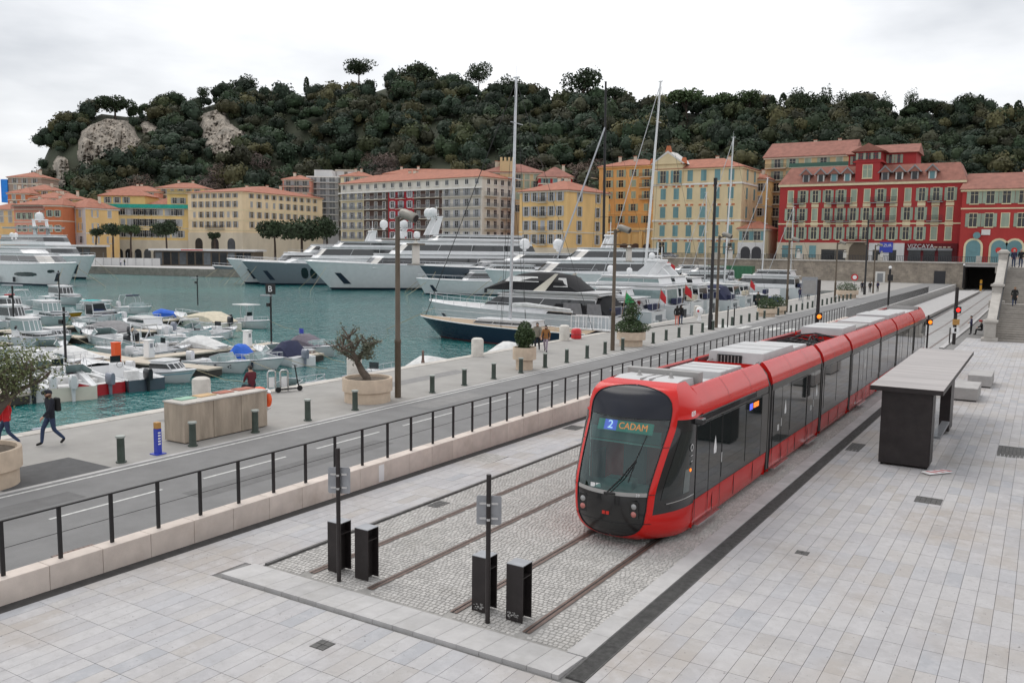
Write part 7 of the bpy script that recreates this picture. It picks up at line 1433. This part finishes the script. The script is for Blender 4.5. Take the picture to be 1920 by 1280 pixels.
for k in range(10): MB().prism([(W*(k+.5)/10-1.2, 1), (W*(k+.5)/10+1.2, 1)]+[(W*(k+.5)/10+1.2*cos(a), 3.4+1.2*sin(a)) for a in np.linspace(0, pi, 7)], -.25, -.15, 'y').build('arched_opening', 'win_dark', t)
A, B = onD(118, 292), onD(163, 285); t, W, ze, zs = bldg('white fronted house with yellow side left of the green netting', A, B, 1, (118, 390), 12, 'w_white', rows=(401, 425, 449), cols=3, win=(1.3, 2.2), fr='trim_white', sh='sh_lav', roof=('tile', 3.4), side=2, seed=22, chim=1); MB().box(W, 0.05, 0, W+.06, 12, ze-.6).build('yellow_side', 'w_yelor', t)
for u in (.26, .74): MB().box(W*u-1.6, -.06, zs[1]-2, W*u+1.6, 0, zs[0]+1.8).build('yellow_panel', 'w_yelor', t)
A, B = onD(30, 288), onD(90, 284); t, W, ze, zs = bldg('pink house with roof terrace at the left', A, B, 1, (30, 384), 14, 'w_pink', rows=(405, 428), cols=5, win=(1.2, 2.0), sh='sh_green', roof=('tile', 2.4), seed=23, chim=1); balcony(t, 0, W, ze-1.5, d=1.2, m='balc')
A, B = onD(88, 280), onD(120, 280); bldg('brick orange house between the pink and white ones', A, B, 1, (88, 384), 12, 'w_brick', rows=(400, 428), cols=2, win=(1.1, 1.9), sh='sh_green', roof=('tile', 2.6), seed=24, chim=1)
for k, (a, b_, ye_, d_, wl, lb) in enumerate(((-20, 34, 392, 295, 'w_yelor', 'ochre house at the left edge behind the yachts'), (20, 60, 362, 322, 'w_brick', 'brick orange house with tiled roof behind the pink one'), (46, 100, 356, 330, 'w_yellow', 'yellow gabled house below the cliff'), (22, 84, 332, 345, 'w_brown', 'tall brown weathered house at the hill foot'), (86, 146, 372, 318, 'w_ochre', 'ochre house with tiled roof behind the white fronted one'), (60, 118, 371, 312, 'w_orange', 'orange house with broad roof behind the pink one'), (206, 300, 358, 335, 'w_pink', 'pale pink house with red roof behind the green netting'), (298, 386, 352, 340, 'w_yellow', 'yellow gabled house behind the sand building'), (640, 700, 330, 330, 'w_lemon', 'pale house roof behind the apartment block'), (720, 905, 326, 300, 'w_pale', 'long red roofed house behind the apartment block'))):
    A, B = onD(a, d_), onD(b_, d_); t, W, ze, zs = bldg(lb, A, B, 1, (a, ye_), 13, wl, rows=(ye_+7, ye_+19), cols=max(2, (b_-a)//16), win=(1.2, 1.8), sh='sh_grey', roof=('tile', 2.4), seed=30+k, chim=2)
    if 'brown weathered' in lb: MB().box(-2.6, -.6, ze-10, -.1, 6, ze-1).build('blue_net', 'blue_net', t)
# --- far quay terminals, fence, traffic
for a, b_, d_, yt, lb in ((66, 172, 240, 458, 'low dark ferry terminal with white roof edge at the left'), (290, 476, 236, 466, 'low wooden ferry terminal with flat white roof')):
    A, B = onD(a, d_), onD(b_, d_); W = hypot(B[0]-A[0], B[1]-A[1]); t = thing('ferry_terminal', lb, 'building', (A[0], A[1], .56), atan2(B[1]-A[1], B[0]-A[0]), BG); zt_ = zpx(a, yt, A)-.56
    MB().box(0, 0, 0, W, 9, zt_-.5).build('wall', 'lamp_brown', t); MB().box(-1, -1.6, zt_-.5, W+1, 9, zt_).build('roof', 'w_white', t)
    for k in range(int(W/2.2)): MB().box(2.2*k+.2, -.05, .3, 2.2*k+2.0, 0, zt_-.9).build('glass_panel', 'win_dark' if k % 3 else 'win_mid', t)
    if a > 200: MB().box(W*.28, -1.66, zt_-.45, W*.52, -1.6, zt_-.05).build('sign_board', 'w_white', t); MB().box(W*.29, -1.68, zt_-.36, W*.51, -1.66, zt_-.15).build('sign_print', 'tail_red', t)
wl = thing('white_barrier', 'long white hoarding along the far quay', 'hoarding', onD(118, 231)+(.56,), atan2(onD(300, 231)[1]-onD(118, 231)[1], onD(300, 231)[0]-onD(118, 231)[0])); WW = hypot(onD(300, 231)[0]-onD(118, 231)[0], onD(300, 231)[1]-onD(118, 231)[1])
for k in range(12): MB().box(WW*k/12+.03, 0, 0, WW*(k+1)/12-.03, .1, 2.0).build('panel', 'w_white', wl); MB().box(WW*k/12-.04, -.06, 0, WW*k/12+.02, 0, 3.4).build('post', 'balc_grey', wl)
def car(p, rz, lb, m, kind='car', L=4.2, name='parked_car'):
    t = thing(name, lb, 'van' if kind == 'van' else 'car', p, rz, 'vehicles on the harbour streets'); hgt = 2.3 if kind == 'van' else 1.45; w = .9
    pr = [(-L/2, .35), (L/2, .35), (L/2, .75), (L/2-.25, .95), (L/2-1.0, 1.05)] + ([(L/2-1.6, 2.2), (-L/2+.1, 2.3), (-L/2, 1.2)] if kind == 'van' else [(L/2-1.75, 1.45), (-L/2+.8, 1.42), (-L/2+.15, .95), (-L/2, .9)])
    b_ = MB().prism(pr, -w, w, 'y').build('body', m, t, bevel=.08); gl = [(L/2-1.15, 1.08), (L/2-1.72, hgt-.12), (-L/2+.9, hgt-.14), (-L/2+.35, 1.02)] if kind == 'car' else [(L/2-1.1, 1.15), (L/2-1.6, 2.0), (L/2-2.4, 2.0), (L/2-2.4, 1.15)]
    MB().prism(gl, -w-.01, w+.01, 'y').build('side_windows', 'win_dark', t); MB().prism([(L/2-1.02, 1.08), (L/2-1.0, 1.1), (L/2-1.62, hgt-.08), (L/2-1.66, hgt-.1)], -w*.86, w*.86, 'y').build('windscreen', 'win_dark', t)
    for x in (-L*.3, L*.32):
        for y in (-w, w): wh = MB().tube([(x, y*.85, .33), (x, y*1.02, .33)], .33, 14).build('wheel', 'rubber', t); MB().tube([(x, y*1.02, .33), (x, y*1.03, .33)], .2, 12).build('hub', 'alu', wh)
    for y in (-.62, .62): MB().box(L/2-.02, y-.15, .65, L/2+.02, y+.15, .8).build('headlight', 'lens', t); MB().box(-L/2-.02, y-.12, .7, -L/2+.02, y+.12, .85).build('tail_light', 'tail_red', t)
mat('car_silver', (.45, .46, .48), .3, metal=.3, coat=.4); mat('car_grey', (.14, .14, .15), .3, coat=.4); mat('car_white', (.7, .7, .7), .3, coat=.4); mat('car_red', (.45, .02, .02), .3, coat=.4); mat('car_green', (.03, .14, .07), .4)
for px, lb, m_, k, L in ((1120, 'red car behind the railing before the orange arcade', 'car_red', 'car', 4.1), (1146, 'grey car behind the railing beside the red one', 'car_grey', 'car', 4.4), (1187, 'white van behind the railing before the cream building', 'car_white', 'van', 5.8), (1255, 'silver car behind the railing before the cream building', 'car_silver', 'car', 4.2), (1070, 'grey car behind the railing before the yellow hipped building', 'car_silver', 'car', 4.2)):
    x, y = onY(px, 210); car((x, y, SZ), pi if k == 'van' else 0, lb, m_, k, L)
for px, py, lb, m_, rz in ((1412, 517, 'white car parked below the stone wall, left of the row', 'car_white', -1.2), (1440, 517, 'silver car parked below the stone wall in the middle', 'car_silver', -1.2), (1476, 519, 'dark car parked below the stone wall, right of the row', 'car_grey', -1.2), (1380, 512, 'grey van parked below the stone wall near the boats', 'car_silver', -1.2)):
    p = onY(px, 190); car((p[0], 186, 0), rz, lb, m_, 'van' if 'van' in lb else 'car')
sk = thing('skip_container', 'dark green metal container below the stone wall', 'container', (onY(1362, 196)[0], 196, 0)); MB().box(-6, 0, .1, 6, 2.4, 3.0).build('body', 'car_green', sk)
for k in range(12): MB().box(-5.9+k, -.08, .2, -5.7+k, 0, 2.9).build('rib', 'car_green', sk)
MB().prism([(-120, 180), (-28.7, 150), (-28.7, 204.4), (-100, 204.4)], -4, -.004).build('far_quay_apron', 'quay_floor'); tag(bpy.data.objects['far_quay_apron'], kind='structure')
q = onD(162, 234); car((q[0], q[1], .56), .3, 'grey four wheel drive car on the far quay', 'car_grey')
for px, dpt, lb in ((233, 228, 'tiny person in green on the far quay'), (226, 228, 'tiny person in white on the far quay')):
    q = onD(px, dpt); person((q[0], q[1], .56), 0, lb, 'c_green' if 'green' in lb else 'c_white', 'c_jean', pose='stand')
# ------------------------------------------------------------------ the wooded hill
SKX = [-300, -60, 20, 60, 75, 95, 112, 150, 200, 260, 300, 370, 450, 520, 580, 640, 700, 760, 810, 860, 900, 960, 1000, 1040, 1100, 1160, 1240, 1290, 1340, 1420, 1480, 1540, 1600, 1660, 1720, 1800, 1860, 1920, 2100, 2400]
SKY = [480, 470, 420, 345, 312, 268, 245, 218, 198, 205, 198, 192, 168, 172, 165, 170, 160, 140, 142, 158, 168, 166, 174, 188, 190, 192, 196, 196, 198, 198, 194, 190, 196, 200, 198, 200, 210, 216, 230, 255]
def dfoot(px): return float(np.interp(px, [-300, 0, 300, 640, 900, 1100, 1400, 1920, 2400], [380, 365, 362, 372, 320, 300, 285, 270, 270]))
def dridge(px): return float(np.interp(px, [-300, 0, 200, 500, 800, 1000, 1300, 1600, 1920, 2400], [430, 440, 470, 520, 525, 490, 425, 385, 365, 360]))
def zfoot(px): return float(np.interp(px, [0, 700, 1000, 2400], [2, 4, 8, 10]))
def terr(px, t):
    "surface point of the hill: px picks the direction, t runs from its foot (0) to its crest (1)"
    df, dr = dfoot(px), dridge(px); sy = float(np.interp(px, SKX, SKY))+20; zr = max(1.0, at(px, sy, dr)[2]); zf_ = min(zfoot(px), zr)
    d = df+(dr-df)*t; p = at(px, 470, d); tt = min(t, 1)
    z = zf_+(zr-zf_)*(tt**.8)+4*sin(px*.021+t*5)*sin(t*pi)*sin(px*.006+1)
    if t > 1: z -= (t-1)*90
    return (p[0], p[1], max(z, -5))
mat('hill_soil', (.035, .042, .022), .95, var=.35, scale=.06); PXS = list(range(-300, 2401, 25)); TS = [0, .06, .12, .2, .3, .4, .5, .6, .7, .8, .9, 1.0, 1.15, 1.4, 1.8]
hl = MB(); hl.loft([[terr(px, t) for px in PXS] for t in TS]); tag(hl.build('hill', 'hill_soil', smooth=80), kind='structure')
CL = [([(142, 295), (150, 243), (175, 222), (205, 210), (240, 222), (262, 262), (264, 285), (225, 300), (195, 302), (168, 335), (150, 315)], 'left'), ([(376, 265), (376, 222), (392, 196), (412, 192), (432, 232), (458, 242), (466, 264), (438, 288), (416, 304), (388, 288)], 'right'), ([(262, 236), (276, 226), (296, 238), (297, 262), (282, 268), (268, 255)], 'middle'), ([(97, 300), (112, 290), (128, 294), (132, 352), (118, 356), (100, 345)], 'low')]
def inpoly(x, y, P):
    c = False
    for i in range(len(P)):
        (x0, y0), (x1, y1) = P[i], P[i-1]
        if (y0 > y) != (y1 > y) and x < (x1-x0)*(y-y0)/(y1-y0)+x0: c = not c
    return c
def pdist(x, y, P):
    b = 1e9
    for i in range(len(P)):
        a = Vector(P[i-1]); e = Vector(P[i]); ab = e-a; t = max(0, min(1, (Vector((x, y))-a).dot(ab)/ab.length_squared)); b = min(b, (Vector((x, y))-a-ab*t).length)
    return b
def toP(p): v = np.array([p[0], p[1], p[2]-CZ]); d = v@_F; return 960+FPX*(v@_r)/d, 640-FPX*(v@_u)/d
def tfor(px, py):
    lo, hi = 0.0, 1.0
    for _ in range(24):
        m = (lo+hi)/2
        if toP(terr(px, m))[1] > py: lo = m
        else: hi = m
    return lo
mat('limestone', (.27, .235, .195), .95, var=.6, scale=.35, bump=1.0, bscale=.9, stain=.85, stcol=(.12, .115, .10), stretch=(1, 1, .45)); from mathutils import noise as mn_
for P, nm in CL:
    x0, x1 = min(p[0] for p in P)-6, max(p[0] for p in P)+6; y0, y1 = min(p[1] for p in P)-6, max(p[1] for p in P)+6; nx, ny = int((x1-x0)/2.2), int((y1-y0)/2.2); V = []; F = []
    for j in range(ny+1):
        for i in range(nx+1):
            px, py = x0+(x1-x0)*i/nx, y0+(y1-y0)*j/ny; tp = terr(px, tfor(px, py)); d0 = float(np.array([tp[0], tp[1], tp[2]-CZ])@_F); ds = pdist(px, py, P)*(1 if inpoly(px, py, P) else -1)
            n_ = mn_.fractal(Vector((px*.07, py*.035, 3.3)), 1.0, 2.0, 5)*7+mn_.fractal(Vector((px*.25, py*.12, 7.7)), 1.0, 2.0, 3)*2.2+abs(mn_.noise(Vector((px*.12, py*.03, 1))))*6-abs(mn_.noise(Vector((px*.45, py*.3, 5))))*5
            sky_ = float(np.interp(px, SKX, SKY))+24; V.append(at(px, max(py, sky_), d0-(16*min(1, max(-.6, ds/9.0))+n_)*(1 if py > sky_ else -.5)))
    for j in range(ny):
        for i in range(nx): a = j*(nx+1)+i; F.append((a, a+1, a+nx+2, a+nx+1))
    b = MB(); b.add(V, F); tag(b.build('cliff', 'limestone', smooth=35), kind='structure')
mat('wood_leaf', (1, 1, 1), .75, var=.28, scale=.25, vcol='tint', spec=.25)
def crown_template(n, seed, flat=1.0, lumps=8, thin=1.0):
    R = np.random.default_rng(seed); lc = R.normal(size=(lumps, 3)); lc /= np.linalg.norm(lc, axis=1)[:, None]; lc[:, 2] = np.abs(lc[:, 2])*.8-.1; lc *= R.uniform(.3, .58, (lumps, 1)); lr = R.uniform(.36, .56, lumps)
    k = R.integers(0, lumps, n); d = R.normal(size=(n, 3)); d[:, 2] += .35; d /= np.linalg.norm(d, axis=1)[:, None]; C = lc[k]+d*lr[k][:, None]*R.uniform(.72, 1.16, (n, 1)); C[:, 2] *= flat
    nn = d+R.normal(size=(n, 3))*(.42 if thin == 1 else .6); nn /= np.linalg.norm(nn, axis=1)[:, None]; a = np.cross(nn, R.normal(size=(n, 3))); a /= np.linalg.norm(a, axis=1)[:, None]; b = np.cross(nn, a); s = R.uniform(.042, .09, (n, 1)); sa = s*(1.9 if thin < 1 else 1)
    Q = np.stack([C-a*sa-b*s*.8*thin, C+a*sa-b*s*.7*thin, C+a*sa*.7+b*s*thin, C-a*sa*.8+b*s*.9*thin], 1); tone = R.uniform(.75, 1.28, n)
    if thin == 1:                                     # leafy inner mass so that crowns are not hollow
        for c, r in list(zip(lc, lr))[:6]:
            bl = MB().ball((c[0], c[1], c[2]*flat), r*.8, r*.8, r*.8*flat, 6); q = [f for f in bl.f if len(f) == 4]; Q = np.concatenate([Q, np.array([[bl.v[i] for i in f] for f in q])]); tone = np.concatenate([tone, np.full(len(q), .9)])
    return Q, tone
TPL = [crown_template(360, k, 1.0 if k % 3 else 1.2) for k in range(7)]; TPB = [crown_template(260, 50+k, 1.0, thin=.2) for k in range(3)]
GREEN = np.array([(.048, .072, .036), (.038, .058, .037), (.068, .082, .036), (.032, .052, .030), (.115, .11, .05), (.045, .070, .045), (.070, .073, .043), (.04, .066, .033)]); BROWN = np.array([(.15, .112, .095), (.17, .125, .10), (.13, .10, .09)])
def wood(n, seed, name, bare=False):
    R = random.Random(seed); VV = []; CC = []
    while n > 0:
        px = R.uniform(40, 1990) if not bare else R.choice([R.uniform(255, 540), R.uniform(240, 420), R.uniform(1050, 1135), R.uniform(690, 735), R.uniform(900, 1250)]); t = R.random()**.9 if not bare else R.uniform(0, .28)
        p = terr(px, t); x, y = toP(p); r = R.choice([R.uniform(2.4, 4), R.uniform(3.6, 6.2), R.uniform(5, 8.4)])*(.8 if px > 1300 else 1.0)
        if bare and not (R.random() < .75 and y > 270): n -= 1; continue
        if any(inpoly(x, y-6, P) or pdist(x, y-6, P) < 2.5 for P, _ in CL): n -= .2; continue
        T, sh_ = (TPB if bare else TPL)[R.randrange(3 if bare else 7)]; a = R.uniform(0, 6.28); c, s = cos(a)*r, sin(a)*r; V = T.reshape(-1, 3); hz = R.choice([.6, .8, .95, 1.1, 1.3, 1.9]); r *= {.6: 1.25, 1.9: .6, 1.3: .85}.get(hz, 1)
        VV.append(np.stack([V[:, 0]*c-V[:, 1]*s+p[0], V[:, 0]*s+V[:, 1]*c+p[1], V[:, 2]*r*hz+p[2]+r*.75], 1)); base = (BROWN*1.35 if bare else GREEN)[R.randrange(3 if bare else 8)]*R.uniform(.45, 1.05)
        col = np.ones((len(sh_), 4)); col[:, :3] = base[None]*sh_[:, None]; CC.append(np.repeat(col, 4, 0)); n -= 1
    V = np.concatenate(VV); return tag(bigmesh(name, V, np.arange(len(V)).reshape(-1, 4), 'wood_leaf', None, np.concatenate(CC)), kind='stuff')
wood(2050, 1, 'hillside_wood'); wood(420, 2, 'bare_wood', True)
# single trees that stand out on the crest
mat('pine_leaf', (.042, .062, .032), .75, var=.45, scale=.3, spec=.25); mat('pine_light', (.07, .105, .045), .75, var=.4, scale=.3, spec=.25); mat('far_bark', (.07, .05, .04), .9, var=.2, scale=1)
def pine(px, yc, rx, ry, yb, dep, lb, kind='umbrella', m='pine_leaf', n=1900, seed=1):
    base = Vector(at(px, yb, dep)); sc_ = dep/FPX; h = (yb-yc)*sc_; RX, RY = rx*sc_, ry*sc_; R = random.Random(seed*7+int(px)); t = thing({'cypress': 'cypress_tree', 'umbrella': 'umbrella_pine', 'round': 'evergreen_tree'}[kind], lb, 'tree', base)
    if kind == 'cypress':
        MB().tube([(0, 0, -3), (0, 0, h)], [.35, .12], 6).build('trunk', 'far_bark', t); k = np.random.default_rng(int(px)); z = k.uniform(-1, 1, n); a = k.uniform(0, 6.28, n); rr = RX*np.sqrt(np.clip(1-((z+.35)/1.35)**2, 0, 1))*k.uniform(.7, 1.08, n); pts = np.stack([rr*np.cos(a), rr*np.sin(a), h+z*RY], 1)
        leaves(0, lambda q: pts, .42, 'crown', m, t); return t
    b = MB(); lean = R.uniform(-.1, .1)*h; top = Vector((lean, 0, h-RY*.3)); r0 = max(.25, RX*.05); b.tube([(0, 0, -4), (lean*.3, 0, h*.4), top], [r0*1.3, r0, r0*.6], 7); pts = []
    nl = 7 if kind == 'umbrella' else 9
    for k in range(nl):
        a = 2*pi*k/nl+R.random(); rr = RX*R.uniform(.35, .72) if k else 0; e = Vector((lean+rr*cos(a), rr*sin(a), h+RY*R.uniform(-.25, .35)*(1 if kind == 'umbrella' else 1.6))); b.tube([Vector((lean*.7, 0, h*.62)).lerp(top, R.random()*.6), (Vector(top)+e)/2-Vector((0, 0, RY*.25)), e], [r0*.5, r0*.35, r0*.15], 5)
        pts.append(shell(tuple(e), RX*R.uniform(.40, .56), RX*R.uniform(.40, .56), RY*R.uniform(.55, .8), .45, .3, k+seed)(n//nl))
    b.build('trunk', 'far_bark', t, smooth=60); leaves(0, lambda q: np.concatenate(pts), max(.16, RX*.06), 'crown', m, t, up=.6); return t
for k, a in enumerate(((673, 128, 29, 17, 172, 505, 'tall lone umbrella pine on the crest left of the centre'), (897, 139, 26, 22, 180, 495, 'tall lone pine on the crest left of the silver mast'), (1091, 153, 37, 25, 215, 450, 'large open pine on the crest left of the black mast'), (1152, 174, 22, 14, 225, 440, 'pine on the crest just behind the black mast'), (1288, 186, 42, 15, 250, 400, 'broad umbrella pine, leftmost of the flat topped row', 'umbrella', 'pine_light'), (1350, 191, 38, 11, 245, 402, 'broad umbrella pine, middle of the flat topped row', 'umbrella', 'pine_light'), (1404, 184, 28, 15, 250, 395, 'broad umbrella pine, right end of the flat topped row', 'umbrella', 'pine_light'), (1588, 190, 24, 17, 240, 370, 'umbrella pine on the crest above the red building'), (1738, 200, 19, 14, 240, 360, 'small umbrella pine on the crest above the right red building'), (1806, 196, 30, 19, 250, 358, 'wide dark umbrella pine on the crest at the right'), (216, 196, 34, 15, 218, 462, 'dome shaped pine on top of the left cliff'), (382, 176, 14, 13, 205, 490, 'small pine on the crest between the two cliffs'))): pine(*a[:7], kind=a[7] if len(a) > 7 else 'umbrella', m=a[8] if len(a) > 8 else 'pine_leaf', seed=k)
for k, a in enumerate(((455, 164, 28, 16, 205, 510, 'rounded evergreen on the crest right of the second cliff'), (310, 192, 22, 16, 222, 480, 'rounded evergreen on the crest between the cliffs'), (790, 146, 42, 20, 195, 515, 'largest rounded evergreen at the summit'), (960, 166, 26, 18, 205, 480, 'rounded evergreen on the crest behind the silver mast'), (1502, 194, 30, 24, 245, 380, 'dense rounded pine above the roof ridge, left of a pair'), (1537, 194, 27, 24, 245, 378, 'dense rounded pine above the roof ridge, right of a pair'), (1620, 208, 20, 16, 245, 368, 'small rounded evergreen above the red building roof'), (1656, 205, 18, 24, 250, 365, 'pointed bushy evergreen above the red building'), (1708, 198, 17, 22, 250, 362, 'upright bushy evergreen above the right red roof'))): pine(*a, kind='round', seed=k+20)
for k, a in enumerate(((575, 160, 5, 14, 185, 510, 'tiny cypress spike on the crest left of the summit'), (1422, 208, 9, 17, 235, 392, 'short cypress beside the flat topped pines'), (1446, 203, 9, 22, 238, 390, 'tall narrow cypress, middle of three beside the flat topped pines'), (1466, 200, 9, 24, 240, 388, 'tall narrow cypress, right one beside the flat topped pines'), (1838, 214, 8, 20, 248, 356, 'narrow cypress on the crest near the right edge'), (1885, 218, 9, 22, 250, 355, 'narrow cypress second from the right edge'), (1906, 216, 10, 26, 252, 352, 'tall cypress at the right edge of the crest'))): pine(*a, kind='cypress', n=700, seed=k+40)
for k, a in enumerate(((180, 436, 14, 8, 468, 262, 'small flat topped pine, leftmost on the far quay'), (212, 430, 23, 15, 468, 262, 'flat topped pine before the yellow building'), (245, 432, 20, 10, 468, 260, 'yellowish flat topped pine before the yellow building'), (313, 427, 31, 18, 468, 258, 'broad pine before the yellow building, right one'), (403, 443, 13, 8, 466, 256, 'small round tree before the sand building'), (516, 434, 38, 19, 470, 255, 'broad pine by the sand building, left of three'), (566, 429, 46, 23, 470, 252, 'broad dark pine by the sand building, middle of three'), (614, 430, 34, 22, 470, 250, 'broad dark pine by the apartment block, right of three'))): pine(*a, kind='umbrella', m='pine_light' if 'yellowish' in a[6] else 'pine_leaf', n=2200, seed=k+60)

bpy.data.scenes.remove(_ws)
